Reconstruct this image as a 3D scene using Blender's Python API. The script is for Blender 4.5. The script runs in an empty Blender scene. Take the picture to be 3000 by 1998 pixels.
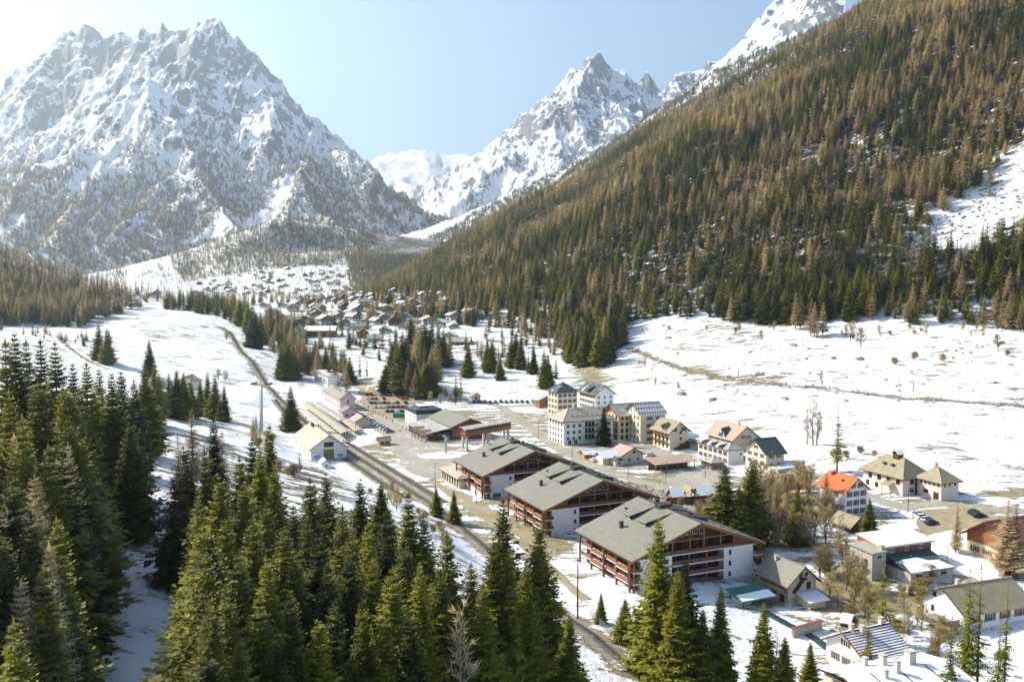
import bpy, bmesh, math, random
import numpy as np
from mathutils import Vector, Matrix

R = math.radians
scene = bpy.context.scene
COL = scene.collection
rnd = random.Random(7)

# ------------------------------------------------------------------ camera
F = 2650.0                       # focal length in the photograph's own pixels (3000 wide)
CAM = Vector((0.0, 0.0, 74.0))
PITCH = math.atan(189.0 / F)
cam_d = bpy.data.cameras.new("camera")
cam_d.sensor_width = 36.0
cam_d.lens = 36.0 * F / 3000.0
cam_d.clip_start = 1.0
cam_d.clip_end = 40000.0
cam = bpy.data.objects.new("camera", cam_d)
COL.objects.link(cam)
cam.location = CAM
cam.rotation_euler = (math.pi / 2 - PITCH, 0, 0)
scene.camera = cam

# ------------------------------------------------------------------ sky, sun, exposure
SUN_AZ = R(-68.0)                # clockwise from +Y (the view direction)
SUN_EL = R(37.0)
sun_vec = Vector((math.sin(SUN_AZ) * math.cos(SUN_EL), math.cos(SUN_AZ) * math.cos(SUN_EL), math.sin(SUN_EL)))
world = bpy.data.worlds.new("World")
scene.world = world
world.use_nodes = True
wn = world.node_tree
wn.nodes.clear()
sky = wn.nodes.new("ShaderNodeTexSky")
sky.sky_type = 'NISHITA'
sky.sun_disc = False
sky.sun_elevation = SUN_EL
sky.sun_rotation = SUN_AZ
sky.altitude = 1300.0
sky.air_density = 1.0
sky.dust_density = 1.8
sky.ozone_density = 1.0
bg = wn.nodes.new("ShaderNodeBackground")
bg.inputs["Strength"].default_value = 0.12
wo = wn.nodes.new("ShaderNodeOutputWorld")
wn.links.new(sky.outputs[0], bg.inputs[0])
wn.links.new(bg.outputs[0], wo.inputs[0])

sun_d = bpy.data.lights.new("sun", 'SUN')
sun_d.energy = 5.0
sun_d.angle = R(0.5)
sun_d.color = (1.0, 0.92, 0.79)
sun = bpy.data.objects.new("sun", sun_d)
COL.objects.link(sun)
sun.rotation_euler = sun_vec.to_track_quat('Z', 'Y').to_euler()
sun.location = (-300, 100, 400)

scene.view_settings.view_transform = 'Standard'
scene.view_settings.look = 'None'
scene.view_settings.exposure = 0.97
scene.view_settings.gamma = 1.0
scene.view_settings.use_curve_mapping = False
scene.cycles.use_denoising = True
scene.cycles.max_bounces = 6
scene.cycles.diffuse_bounces = 3
scene.cycles.glossy_bounces = 2
scene.cycles.transmission_bounces = 3
scene.cycles.transparent_max_bounces = 4
scene.cycles.volume_bounces = 0
scene.cycles.caustics_reflective = False
scene.cycles.caustics_refractive = False
scene.cycles.use_light_tree = False
scene.cycles.sample_clamp_indirect = 4.0

# ------------------------------------------------------------------ survey helpers
CP, SP = math.cos(PITCH), math.sin(PITCH)
def G(u, v, z=0.0):
    """ground point at height z seen at photograph pixel (u, v)"""
    b = (v - 999.0) / F
    t = (CAM.z - z) / (SP + CP * b)
    return Vector(((u - 1500.0) / F * t, (CP - SP * b) * t, z))
def AT(u, v, D):
    """point at distance y = D on the sight line through (u, v)"""
    b = (v - 999.0) / F
    t = D / (CP - SP * b)
    return Vector(((u - 1500.0) / F * t, D, CAM.z - (SP + CP * b) * t))
def PROJ(x, y, z):
    rz = z - CAM.z
    d = y * CP - rz * SP
    return 1500.0 + F * x / d, 999.0 - F * (y * SP + rz * CP) / d

# ------------------------------------------------------------------ object helpers
def link(o, parent=None):
    COL.objects.link(o)
    if parent is not None:
        o.parent = parent
    return o
def tag(o, label=None, cat=None, group=None, kind=None):
    if label: o["label"] = label
    if cat: o["category"] = cat
    if group: o["group"] = group
    if kind: o["kind"] = kind
    return o
def empty(name, loc=(0, 0, 0), rz=0.0, parent=None):
    o = bpy.data.objects.new(name, None)
    o.empty_display_size = 1.0
    o.location = loc
    o.rotation_euler = (0, 0, rz)
    return link(o, parent)
def inst(name, mesh, parent=None, loc=(0, 0, 0), rz=0.0, scale=(1, 1, 1)):
    o = bpy.data.objects.new(name, mesh)
    o.location = loc
    o.rotation_euler = (0, 0, rz)
    o.scale = scale
    return link(o, parent)

class MB:
    """collects boxes, prisms and tubes; build() links them as one mesh object"""
    def __init__(self):
        self.v = []; self.f = []; self.m = []; self.mats = []
    def mi(self, mat):
        if mat not in self.mats: self.mats.append(mat)
        return self.mats.index(mat)
    def add(self, verts, faces, mat):
        n = len(self.v); k = self.mi(mat)
        self.v.extend([tuple(p) for p in verts])
        for f in faces:
            self.f.append([i + n for i in f]); self.m.append(k)
    def box(self, x0, y0, z0, x1, y1, z1, mat):
        x0, x1 = min(x0, x1), max(x0, x1); y0, y1 = min(y0, y1), max(y0, y1); z0, z1 = min(z0, z1), max(z0, z1)
        v = [(x0,y0,z0),(x1,y0,z0),(x1,y1,z0),(x0,y1,z0),(x0,y0,z1),(x1,y0,z1),(x1,y1,z1),(x0,y1,z1)]
        self.add(v, [(0,3,2,1),(4,5,6,7),(0,1,5,4),(1,2,6,5),(2,3,7,6),(3,0,4,7)], mat)
    def hexa(self, bot, top, mat):
        """bot, top: rings of n points, same order, counter-clockwise from above"""
        n = len(bot)
        f = [tuple(reversed(range(n))), tuple(range(n, 2*n))]
        for i in range(n):
            j = (i + 1) % n
            f.append((i, j, n + j, n + i))
        self.add(list(bot) + list(top), f, mat)
    def slab(self, quad, th, mat):
        """a sheet of thickness th hanging below the given polygon"""
        self.hexa([(p[0], p[1], p[2] - th) for p in quad], quad, mat)
    def tube(self, p0, p1, r0, r1, mat, n=6):
        p0 = Vector(p0); p1 = Vector(p1); d = p1 - p0
        if d.length < 1e-6: return
        q = d.to_track_quat('Z', 'Y')
        a = []; b = []
        for i in range(n):
            c = Vector((math.cos(2*math.pi*i/n), math.sin(2*math.pi*i/n), 0))
            a.append(p0 + q @ (c * r0)); b.append(p1 + q @ (c * r1))
        self.hexa(a, b, mat)
    def mesh(self, name):
        me = bpy.data.meshes.new(name)
        me.from_pydata(self.v, [], self.f)
        for mt in self.mats: me.materials.append(mt)
        me.polygons.foreach_set("material_index", self.m)
        me.update()
        return me
    def build(self, name, parent=None, loc=(0, 0, 0), rz=0.0):
        return inst(name, self.mesh(name), parent, loc, rz)

# ------------------------------------------------------------------ materials
class NT:
    def __init__(self, name):
        self.m = bpy.data.materials.new(name)
        self.m.use_nodes = True
        self.t = self.m.node_tree
        self.t.nodes.clear()
        self.out = self.n("ShaderNodeOutputMaterial")
    def n(self, typ, **kw):
        nd = self.t.nodes.new(typ)
        for k, v in kw.items():
            if k.startswith("i_"): nd.inputs[k[2:].replace("_", " ")].default_value = v
            else: setattr(nd, k, v)
        return nd
    def l(self, a, b): self.t.links.new(a, b)
    def pos(self): return self.n("ShaderNodeNewGeometry").outputs["Position"]
    def obj(self): return self.n("ShaderNodeTexCoord").outputs["Object"]
    def mapv(self, vec, scale=(1,1,1), rot=(0,0,0)):
        m = self.n("ShaderNodeMapping"); m.inputs["Scale"].default_value = scale; m.inputs["Rotation"].default_value = rot
        self.l(vec, m.inputs["Vector"]); return m.outputs[0]
    def noise(self, vec, scale, detail=4, rough=0.55):
        n = self.n("ShaderNodeTexNoise"); n.inputs["Scale"].default_value = scale
        n.inputs["Detail"].default_value = detail; n.inputs["Roughness"].default_value = rough
        self.l(vec, n.inputs["Vector"]); return n.outputs["Fac"]
    def ramp(self, fac, stops):
        r = self.n("ShaderNodeValToRGB"); e = r.color_ramp.elements
        while len(e) < len(stops): e.new(0.5)
        for k, (p, c) in enumerate(stops):
            e[k].position = p; e[k].color = (c[0], c[1], c[2], 1) if hasattr(c, '__len__') else (c, c, c, 1)
        self.l(fac, r.inputs[0]); return r.outputs[0]
    def mix(self, fac, a, b, mode='MIX'):
        m = self.n("ShaderNodeMix", data_type='RGBA', blend_type=mode)
        for s, x in ((m.inputs[0], fac), (m.inputs[6], a), (m.inputs[7], b)):
            if hasattr(x, 'is_linked') or hasattr(x, 'links'): self.l(x, s)
            elif hasattr(x, '__len__'): s.default_value = (x[0], x[1], x[2], 1)
            else: s.default_value = x
        return m.outputs[2]
    def math(self, op, a, b=0.0, clamp=False):
        m = self.n("ShaderNodeMath", operation=op, use_clamp=clamp)
        for s, x in ((m.inputs[0], a), (m.inputs[1], b)):
            if hasattr(x, 'links'): self.l(x, s)
            else: s.default_value = x
        return m.outputs[0]
    def bump(self, h, strength=0.3, dist=0.1):
        b = self.n("ShaderNodeBump"); b.inputs["Strength"].default_value = strength; b.inputs["Distance"].default_value = dist
        self.l(h, b.inputs["Height"]); return b.outputs[0]
    def bsdf(self, col, rough=0.8, normal=None, metal=0.0, spec=0.3):
        b = self.n("ShaderNodeBsdfPrincipled")
        if hasattr(col, 'links'): self.l(col, b.inputs["Base Color"])
        else: b.inputs["Base Color"].default_value = (col[0], col[1], col[2], 1)
        if hasattr(rough, 'links'): self.l(rough, b.inputs["Roughness"])
        else: b.inputs["Roughness"].default_value = rough
        b.inputs["Metallic"].default_value = metal
        b.inputs["Specular IOR Level"].default_value = spec
        if normal is not None: self.l(normal, b.inputs["Normal"])
        self.l(b.outputs[0], self.out.inputs[0]); return b

def plain(name, c, rough=0.8, var=0.18, scale=1.5, metal=0.0, bump=0.0, spec=0.3):
    """a paint, stone or timber colour with blotchy variation"""
    t = NT(name); o = t.obj()
    n = t.noise(o, scale, 5, 0.6)
    lo = tuple(x * (1 - var) for x in c); hi = tuple(min(1, x * (1 + var)) for x in c)
    col = t.ramp(n, [(0.3, lo), (0.7, hi)])
    nm = t.bump(t.noise(o, scale * 6, 3), bump, 0.05) if bump else None
    t.bsdf(col, rough, nm, metal, spec)
    return t.m
# ------------------------------------------------------------------ noise
_prm = np.random.RandomState(11).permutation(1024)
_gr = np.random.RandomState(12).uniform(0, 2 * np.pi, 1024)
def perlin(x, y, seed=0):
    xi = np.floor(x).astype(np.int64); yi = np.floor(y).astype(np.int64)
    xf = x - xi; yf = y - yi
    def g(ix, iy, dx, dy):
        h = _prm[(_prm[(ix + seed * 37) & 1023] + iy) & 1023]
        a = _gr[h]
        return np.cos(a) * dx + np.sin(a) * dy
    u = xf * xf * xf * (xf * (xf * 6 - 15) + 10); w = yf * yf * yf * (yf * (yf * 6 - 15) + 10)
    n00 = g(xi, yi, xf, yf); n10 = g(xi + 1, yi, xf - 1, yf)
    n01 = g(xi, yi + 1, xf, yf - 1); n11 = g(xi + 1, yi + 1, xf - 1, yf - 1)
    return (n00 * (1 - u) + n10 * u) * (1 - w) + (n01 * (1 - u) + n11 * u) * w
def fbm(x, y, sc, oct=4, seed=0, gain=0.5):
    r = np.zeros_like(x, dtype=float); a = 1.0; f = 1.0 / sc
    for k in range(oct):
        r += a * perlin(x * f, y * f, seed + k); a *= gain; f *= 2.03
    return r
def ridged(x, y, sc, oct=5, seed=0, gain=0.5):
    r = np.zeros_like(x, dtype=float); a = 1.0; f = 1.0 / sc
    for k in range(oct):
        r += a * (1 - 2.2 * np.abs(perlin(x * f, y * f, seed + k))); a *= gain; f *= 2.07
    return r
def sstep(a, b, x):
    t = np.clip((x - a) / (b - a), 0, 1)
    return t * t * (3 - 2 * t)

# ------------------------------------------------------------------ the valley floor (surveyed spot heights)
def S(u, v, D): p = AT(u, v, D); return (p.x, p.y, p.z)
def Z(u, v, z): p = G(u, v, z); return (p.x, p.y, z)
spots = [
    Z(1000,1345,0), Z(900,1200,0), Z(1180,1300,0), Z(1300,1240,0), Z(1450,1190,1), Z(1620,1310,0), Z(1800,1390,0), Z(1950,1440,0),
    Z(1413,1480,0), Z(1600,1590,0), Z(1700,1700,0), Z(1300,1430,0), Z(1560,1700,0), Z(2000,1330,1), Z(2150,1400,0), Z(1850,1990,0),
    Z(2050,1750,-0.5), Z(960,1133,0.5), Z(910,1108,1), Z(1030,1130,0.5), Z(990,1095,1.5), Z(880,1140,1), Z(2198,1785,-3), Z(2330,1760,-3), Z(2450,1960,-4), Z(2800,1900,-4), Z(2990,1800,-2), Z(2700,1700,-2),
    Z(2480,1520,0), Z(2640,1455,2), Z(2900,1500,2), Z(3000,1600,1), Z(2250,1330,2), Z(1720,1200,3), Z(1400,1105,6), Z(1560,1100,8), Z(1250,1120,4),
    S(415,1998,110), S(400,1764,135), S(380,1636,157), S(440,1400,215), S(480,1250,340),
    (-75,110,33), (-90,160,35), (-60,100,29), (-130,200,38), (-110,80,38), (-160,300,36), (-25,120,18), (-5,115,13), (-30,160,17), (-45,200,17),
    (-1,151,9), (10,120,8), (22,100,1), (0,60,16), (-50,60,33), (60,60,-3), (60,100,-3), (100,100,-4), (200,180,-3), (-20,240,8), (-60,270,12), (-100,340,15),
    S(3000,1300,370), S(2500,1300,355), S(2500,1160,450), S(2900,1180,440), S(2100,1100,520), S(1900,1030,620), S(2700,960,620), S(3000,960,600),
    S(2300,950,680), S(2000,950,720), S(1850,950,760), S(1438,910,900), S(1121,866,1250), S(1530,1000,760), S(1700,1050,680), S(1240,1070,650), S(1300,1065,660), S(1200,1110,570),
    S(445,1105,575), S(545,1130,563), S(520,930,850), S(640,950,800), S(350,940,820), S(690,985,790), S(740,1050,660), S(800,1150,540),
    S(930,1000,800), S(890,985,830), S(1200,960,850), S(1000,900,1300), S(850,880,1400), S(1000,810,2200), S(900,780,2800), S(650,850,2000), S(600,845,2200), S(850,650,2900), S(720,700,2700), S(1000,670,3000), S(940,735,2600), S(560,812,2600), S(430,820,2600), S(200,820,2400), S(-100,820,2400), S(-300,820,2600),
    S(300,880,1500), S(400,850,1800), S(0,960,750), S(200,985,700), S(0,880,900), S(0,740,1300), S(330,850,1300), S(150,795,1250), S(-300,960,650),
    (-900,1500,100), (-700,900,90), (-500,500,70), (-300,250,50), (600,500,40), (500,250,4), (400,100,-4),
    (-1500,3000,60), (0,4000,170), (1500,3000,150), (-3000,6000,300), (0,7000,500), (3000,6000,300), (0,12000,700), (-6000,12000,700), (6000,12000,700),
]
spots = np.array(spots, dtype=float)
_MQ = 35.0
def _phi(d2): return np.sqrt(d2 + _MQ * _MQ)
_d2 = ((spots[:, None, :2] - spots[None, :, :2]) ** 2).sum(-1)
_A = np.zeros((len(spots) + 1,) * 2)
_A[:-1, :-1] = _phi(_d2) - 0.0
_A[:-1, :-1] += np.eye(len(spots)) * (-6.0)      # a little slack keeps the surface calm
_A[-1, :-1] = 1; _A[:-1, -1] = 1
_w = np.linalg.solve(_A, np.append(spots[:, 2], 0))
FLAT = np.array([G(u, v, 0)[:2] for u, v in [(850,1165),(1100,1165),(1480,1190),(1640,1240),(1850,1280),(2050,1345),(2160,1395),
                 (2160,1500),(2060,1640),(1900,1790),(1700,1790),(1560,1690),(1300,1480),(1000,1390),(860,1290)]])
def poly_sd(x, y, P):
    """signed distance to a polygon, negative inside"""
    d = np.full(x.shape, 1e18); ins = np.zeros(x.shape, bool)
    n = len(P)
    for i in range(n):
        ax, ay = P[i]; bx, by = P[(i + 1) % n]
        ex, ey = bx - ax, by - ay
        t = np.clip(((x - ax) * ex + (y - ay) * ey) / (ex * ex + ey * ey), 0, 1)
        d = np.minimum(d, (x - ax - t * ex) ** 2 + (y - ay - t * ey) ** 2)
        c = ((ay > y) != (by > y)) & (x < (bx - ax) * (y - ay) / (by - ay + 1e-12) + ax)
        ins ^= c
    d = np.sqrt(d)
    return np.where(ins, -d, d)
def line_d(x, y, P):
    d = np.full(x.shape, 1e18)
    for (ax, ay), (bx, by) in zip(P[:-1], P[1:]):
        ex, ey = bx - ax, by - ay
        t = np.clip(((x - ax) * ex + (y - ay) * ey) / (ex * ex + ey * ey + 1e-9), 0, 1)
        d = np.minimum(d, (x - ax - t * ex) ** 2 + (y - ay - t * ey) ** 2)
    return np.sqrt(d)

# the wooded hillside on the right: foot line and a steep even flank
PHI = R(10.2)
def TN(x, y): return -math.sin(PHI) * x + math.cos(PHI) * y, math.cos(PHI) * x + math.sin(PHI) * y
_foot = [AT(3000,960,600), AT(2700,960,620), AT(2300,950,680), AT(2000,950,720), AT(1850,950,760), AT(1438,910,900), AT(1121,866,1250), AT(1050,820,2000), AT(1020,780,3000)]
_ft = np.array(sorted([(TN(p.x, p.y)[0], TN(p.x, p.y)[1], p.z) for p in _foot]))
def hill_right(x, y):
    t, n = TN(x, y)
    n0 = np.interp(t, _ft[:, 0], _ft[:, 1]); z0 = np.interp(t, _ft[:, 0], _ft[:, 2])
    q = n - n0
    z = z0 - 9.0 + 0.572 * q - 14 * sstep(0, 400, q)
    z = z + (fbm(x, y, 320, 4, 3) * 42 + ridged(x + y * 0.35, y * 0.35, 260, 3, 9) * 10) * sstep(20, 350, q)
    z = z - 0.00050 * np.maximum(t - 1500, 0) ** 2
    return np.where(q > -200, z, -500)
def H(x, y):
    x = np.asarray(x, float); y = np.asarray(y, float)
    sh = x.shape; xf = x.ravel(); yf = y.ravel()
    z = np.empty(xf.shape)
    for k in range(0, len(xf), 20000):
        sl = slice(k, k + 20000)
        d2 = (xf[sl, None] - spots[None, :, 0]) ** 2 + (yf[sl, None] - spots[None, :, 1]) ** 2
        z[sl] = _phi(d2) @ _w[:-1] + _w[-1]
    m = 1 - sstep(0.0, 22.0, poly_sd(xf, yf, FLAT))
    rough = fbm(xf, yf, 60, 4, 21) * 1.8 + fbm(xf, yf, 22, 3, 23) * 0.8 + fbm(xf, yf, 8, 3, 22) * 0.5
    rough *= sstep(150, 500, yf) * 0.85 + 0.15
    z = (z + rough) * (1 - m)
    hr = hill_right(xf, yf)
    k = 14.0
    hmx = np.maximum(z, hr); z = hmx + k * np.log1p(np.exp(-np.abs(z - hr) / k)) * np.where(np.abs(z - hr) < 80, 1, 0) * (1 - m)
    return z.reshape(sh)
def H1(x, y): return float(H(np.array([x]), np.array([y]))[0])

# grid of the ground sheet: rows spread out with distance
NR, NC = 520, 520
_yr = 42.0 * (11500.0 / 42.0) ** (np.linspace(0, 1, NR) ** 1.12)
_cs = np.linspace(-1, 1, NC); _cs = np.sign(_cs) * (np.abs(_cs) ** 1.15)
GX = _cs[None, :] * (_yr[:, None] * 0.95 + 90); GY = np.repeat(_yr[:, None], NC, 1)
GZ = H(GX, GY)
def HQ(x, y):
    """height of the ground sheet as it is built (fast)"""
    x = np.asarray(x, float); y = np.asarray(y, float)
    r = np.interp(y, _yr, np.arange(NR)); i = np.clip(r.astype(int), 0, NR - 2); fr = r - i
    c = np.interp(np.clip(x / (y * 0.95 + 90), -1, 1), _cs, np.arange(NC)); j = np.clip(c.astype(int), 0, NC - 2); fc = c - j
    a = GZ[i, j] * (1 - fc) + GZ[i, j + 1] * fc; b = GZ[i + 1, j] * (1 - fc) + GZ[i + 1, j + 1] * fc
    return a * (1 - fr) + b * fr
def hq(x, y): return float(HQ(np.array([x]), np.array([y]))[0])
_ds = 60.0 * (6000 / 60.0) ** np.linspace(0, 1, 1400)
def HIT(u, v, up=0.0):
    """first point where the sight line (u, v) comes within 'up' metres above the ground"""
    b = (v - 999.0) / F; t = _ds / (CP - SP * b)
    x = (u - 1500.0) / F * t; z = CAM.z - (SP + CP * b) * t
    k = np.nonzero(z - HQ(x, _ds) - up < 0)[0]
    k = k[0] if len(k) else len(_ds) - 1
    return Vector((x[k], _ds[k], hq(x[k], _ds[k])))

# ------------------------------------------------------------------ what covers the ground
ROADS = {}      # filled below: name -> (centre line in world xy, width)
def PX(pts, z=0.0): return [tuple(G(u, v, z)[:2]) for u, v in pts]
def PH(pts): return [tuple(HIT(u, v)[:2]) for u, v in pts]
MAIN_ROAD = PX([(1330,1160),(1450,1172),(1510,1215),(1570,1262),(1650,1325),(1790,1375),(1900,1395),(1935,1412)], 0) 
TRACK = PH([(1845,1020),(1935,1058),(2100,1104),(2300,1132),(2500,1150),(2700,1172),(2850,1182),(2999,1192)])
SNOW_TRACK = PH([(415,1998),(405,1900),(395,1764),(385,1650),(420,1580),(445,1480),(440,1400)])
RAIL = PH([(640,960),(672,975),(688,1000),(715,1040),(765,1105),(800,1150)]) + PX([(850,1195),(905,1245),(1000,1310),(1120,1387),(1260,1478),(1400,1590),(1600,1765),(1850,1990)], 0)
BARE = [PH(p) for p in (
    [(1290,1420),(1440,1490),(1700,1560),(1660,1650),(1560,1600),(1350,1500)],
    [(1180,1300),(1300,1290),(1480,1330),(1440,1390),(1330,1400),(1240,1390)],
    [(1690,1080),(1760,1070),(1800,1100),(1800,1125),(1730,1130),(1680,1125)],
    [(2180,1380),(2420,1400),(2440,1560),(2300,1600),(2200,1560)],
    [(1850,1420),(2080,1480),(2060,1540),(1900,1500)],
    [(2300,1700),(2620,1640),(2700,1790),(2560,1880),(2400,1790)],
    [(1020,1180),(1240,1200),(1210,1280),(1090,1230)],
    [(2730,1480),(2990,1440),(2999,1530),(2790,1560)],
    [(820,940),(960,930),(1000,965),(880,985)],
    [(1040,860),(1280,840),(1380,930),(1080,950)],
)]
xx, yy = GX.ravel(), GY.ravel()
zone = np.zeros((len(xx), 4)); zone[:, 3] = 1
near = (yy < 1500)
for P in BARE:
    zone[near, 0] = np.maximum(zone[near, 0], 1 - sstep(-16, 14, poly_sd(xx[near], yy[near], np.array(P))))
VILL = np.array(PH([(1010,1165),(1600,1200),(2050,1290),(2500,1400),(2980,1450),(2990,1960),(2350,1960),(2100,1600),(1700,1720),(1300,1490),(1000,1340)]))
zone[near, 0] = np.maximum(zone[near, 0], 0.42 * (1 - sstep(-25, 10, poly_sd(xx[near], yy[near], VILL))))
zone[near, 0] = np.maximum(zone[near, 0], 0.75 * (1 - sstep(1.5, 5.0, line_d(xx[near], yy[near], RAIL))))
zone[near, 0] = np.maximum(zone[near, 0], 0.55 * (1 - sstep(0.5, 7.0, line_d(xx[near], yy[near], TRACK))))
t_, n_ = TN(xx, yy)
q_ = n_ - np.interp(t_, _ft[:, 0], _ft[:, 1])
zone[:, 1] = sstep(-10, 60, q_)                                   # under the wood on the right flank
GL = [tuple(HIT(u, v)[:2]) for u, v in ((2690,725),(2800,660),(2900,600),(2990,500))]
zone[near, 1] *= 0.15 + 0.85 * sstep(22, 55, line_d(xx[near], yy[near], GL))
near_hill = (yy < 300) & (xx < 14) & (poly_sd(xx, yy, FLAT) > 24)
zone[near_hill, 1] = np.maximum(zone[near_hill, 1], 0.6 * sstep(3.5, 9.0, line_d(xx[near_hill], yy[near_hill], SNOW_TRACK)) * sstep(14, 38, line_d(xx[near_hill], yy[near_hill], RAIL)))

def ground_material():
    t = NT("snow_ground"); p = t.pos()
    at = t.n("ShaderNodeVertexColor", layer_name="zone")
    sep = t.n("ShaderNodeSeparateColor"); t.l(at.outputs[0], sep.inputs[0])
    bare, wood = sep.outputs[0], sep.outputs[1]
    big = t.noise(p, 0.012, 5, 0.6); mid = t.noise(t.mapv(p, (0.07, 0.16, 0.1), (0, 0, 0.35)), 1.0, 6, 0.68); fine = t.noise(p, 0.9, 4, 0.6)
    # threshold for bare ground: patches where the noise is low
    a = t.math('ADD', t.math('MULTIPLY', big, 0.35), t.math('MULTIPLY', mid, 0.8))
    a = t.math('ADD', a, t.math('MULTIPLY', fine, 0.22))
    a = t.math('SUBTRACT', a, t.math('MULTIPLY', bare, 0.21))
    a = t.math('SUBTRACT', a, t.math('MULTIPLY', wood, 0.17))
    streak = t.noise(t.mapv(p, (0.030, 0.30, 0.05), (0, 0, -0.12)), 1.0, 5, 0.6)
    a = t.math('SUBTRACT', a, t.math('MULTIPLY', t.ramp(streak, [(0.58, 0.0), (0.68, 1.0)]), 0.13))
    snow = t.ramp(a, [(0.565, 0.0), (0.615, 1.0)])
    grass = t.ramp(t.noise(p, 0.35, 5, 0.7), [(0.3, (0.13, 0.10, 0.06)), (0.5, (0.26, 0.22, 0.12)), (0.7, (0.38, 0.34, 0.19))])
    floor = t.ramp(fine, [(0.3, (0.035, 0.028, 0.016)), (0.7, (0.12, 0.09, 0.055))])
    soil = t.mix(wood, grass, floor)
    white = t.ramp(t.math('ADD', t.math('MULTIPLY', big, 0.4), t.math('MULTIPLY', mid, 0.6)), [(0.36, (0.58, 0.58, 0.58)), (0.5, (0.76, 0.77, 0.79)), (0.66, (0.86, 0.86, 0.86))])
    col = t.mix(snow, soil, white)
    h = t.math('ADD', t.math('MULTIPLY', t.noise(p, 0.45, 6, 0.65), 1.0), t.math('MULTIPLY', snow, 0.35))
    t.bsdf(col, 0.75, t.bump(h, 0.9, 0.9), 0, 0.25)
    return t.m
M_GROUND = ground_material()

def grid_mesh(name, X, Y, Zv, mat, attr=None):
    nr, nc = X.shape
    me = bpy.data.meshes.new(name)
    co = np.stack([X, Y, Zv], -1).reshape(-1, 3).astype(np.float32)
    idx = np.arange(nr * nc).reshape(nr, nc)
    q = np.stack([idx[:-1, :-1], idx[:-1, 1:], idx[1:, 1:], idx[1:, :-1]], -1).reshape(-1, 4)
    me.vertices.add(len(co)); me.vertices.foreach_set("co", co.ravel())
    me.loops.add(q.size); me.loops.foreach_set("vertex_index", q.ravel().astype(np.int32))
    me.polygons.add(len(q)); me.polygons.foreach_set("loop_start", np.arange(0, q.size, 4, dtype=np.int32))
    me.polygons.foreach_set("use_smooth", np.ones(len(q), bool))
    me.update(calc_edges=True)
    if attr is not None:
        ca = me.color_attributes.new("zone", 'FLOAT_COLOR', 'POINT')
        ca.data.foreach_set("color", attr.astype(np.float32).ravel())
    me.materials.append(mat)
    return me
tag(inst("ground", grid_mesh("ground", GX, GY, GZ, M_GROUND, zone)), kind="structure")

# ------------------------------------------------------------------ mountains
def mountain_material(name, rock_lo, rock_hi, snow_bias, scale, shear=0.5, rocky=0.0):
    t = NT(name); p = t.pos()
    g = t.n("ShaderNodeNewGeometry")
    sx = t.n("ShaderNodeSeparateXYZ"); t.l(g.outputs["Normal"], sx.inputs[0])
    n1 = t.noise(t.mapv(p, (1, 0.6, shear * 0.5)), scale, 9, 0.66)
    n2 = t.noise(t.mapv(p, (1, 0.7, 0.30)), scale * 6, 7, 0.72)
    a = t.math('ADD', sx.outputs[2], t.math('MULTIPLY', t.math('SUBTRACT', n1, 0.5), 1.9))
    a = t.math('ADD', a, t.math('MULTIPLY', t.math('SUBTRACT', n2, 0.5), 1.6))
    ps = t.n("ShaderNodeSeparateXYZ"); t.l(p, ps.inputs[0])
    hi = t.n("ShaderNodeMapRange"); hi.inputs[1].default_value = 500; hi.inputs[2].default_value = 1250; hi.inputs[3].default_value = 0.0; hi.inputs[4].default_value = rocky; t.l(ps.outputs[2], hi.inputs[0])
    a = t.math('SUBTRACT', a, hi.outputs[0])
    a = t.math('ADD', a, snow_bias)
    snow = t.ramp(a, [(0.47, 0.0), (0.60, 1.0)])
    rock = t.ramp(n2, [(0.3, rock_lo), (0.7, rock_hi)])
    col = t.mix(snow, rock, (0.86, 0.87, 0.89))
    h = t.math('ADD', t.math('MULTIPLY', n1, 1.0), t.math('MULTIPLY', n2, 0.5))
    t.bsdf(col, 0.8, t.bump(h, 0.8, 5.0), 0, 0.2)
    return t.m
def tents(X, Y, lines, soft=18.0):
    out = None
    for line, slope, curve in lines:
        L = np.array(line, float)
        best = np.full(X.shape, -1e9)
        for a, b in zip(L[:-1], L[1:]):
            ex, ey = b[0] - a[0], b[1] - a[1]
            t = np.clip(((X - a[0]) * ex + (Y - a[1]) * ey) / (ex * ex + ey * ey + 1e-9), 0, 1)
            d = np.hypot(X - a[0] - t * ex, Y - a[1] - t * ey)
            best = np.maximum(best, a[2] + t * (b[2] - a[2]) - slope * d + curve * d * d)
        out = best if out is None else np.maximum(out, best) + soft * np.log1p(np.exp(-np.abs(out - best) / soft))
    return out
K = 3000 / 2354.0
def RL(pts): return [tuple(AT(u * K, v * K, D)) for u, v, D in pts]
MOUNT = []
def mountain(name, lines, y0, y1, s0, s1, nr, nc, mat, amp, nsc, seed, foot=None):
    yr = np.linspace(y0, y1, nr); cs = np.linspace(s0, s1, nc)
    X = cs[None, :] * yr[:, None]; Y = np.repeat(yr[:, None], nc, 1)
    wx = X + fbm(X, Y, nsc * 2.2, 3, seed + 40) * nsc * 0.5; wy = Y + fbm(X, Y, nsc * 2.2, 3, seed + 50) * nsc * 0.5
    Zm = tents(X * 0.55 + wx * 0.45, Y * 0.55 + wy * 0.45, lines)
    hi = np.clip((Zm - 60) / 500, 0.12, 1.0)
    Zm = Zm + amp * (ridged(X + 0.12 * Y, Y * 0.30, nsc * 0.55, 6, seed, 0.55) - 1.45) * hi + amp * 0.18 * (ridged(X, Y, nsc * 0.5, 5, seed + 7, 0.6) - 0.5) * hi
    if foot is not None: Zm = np.maximum(Zm, foot(X, Y))
    o = tag(inst(name, grid_mesh(name, X, Y, Zm, mat)), kind="structure")
    MOUNT.append((X, Y, Zm))
    return X, Y, Zm
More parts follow.
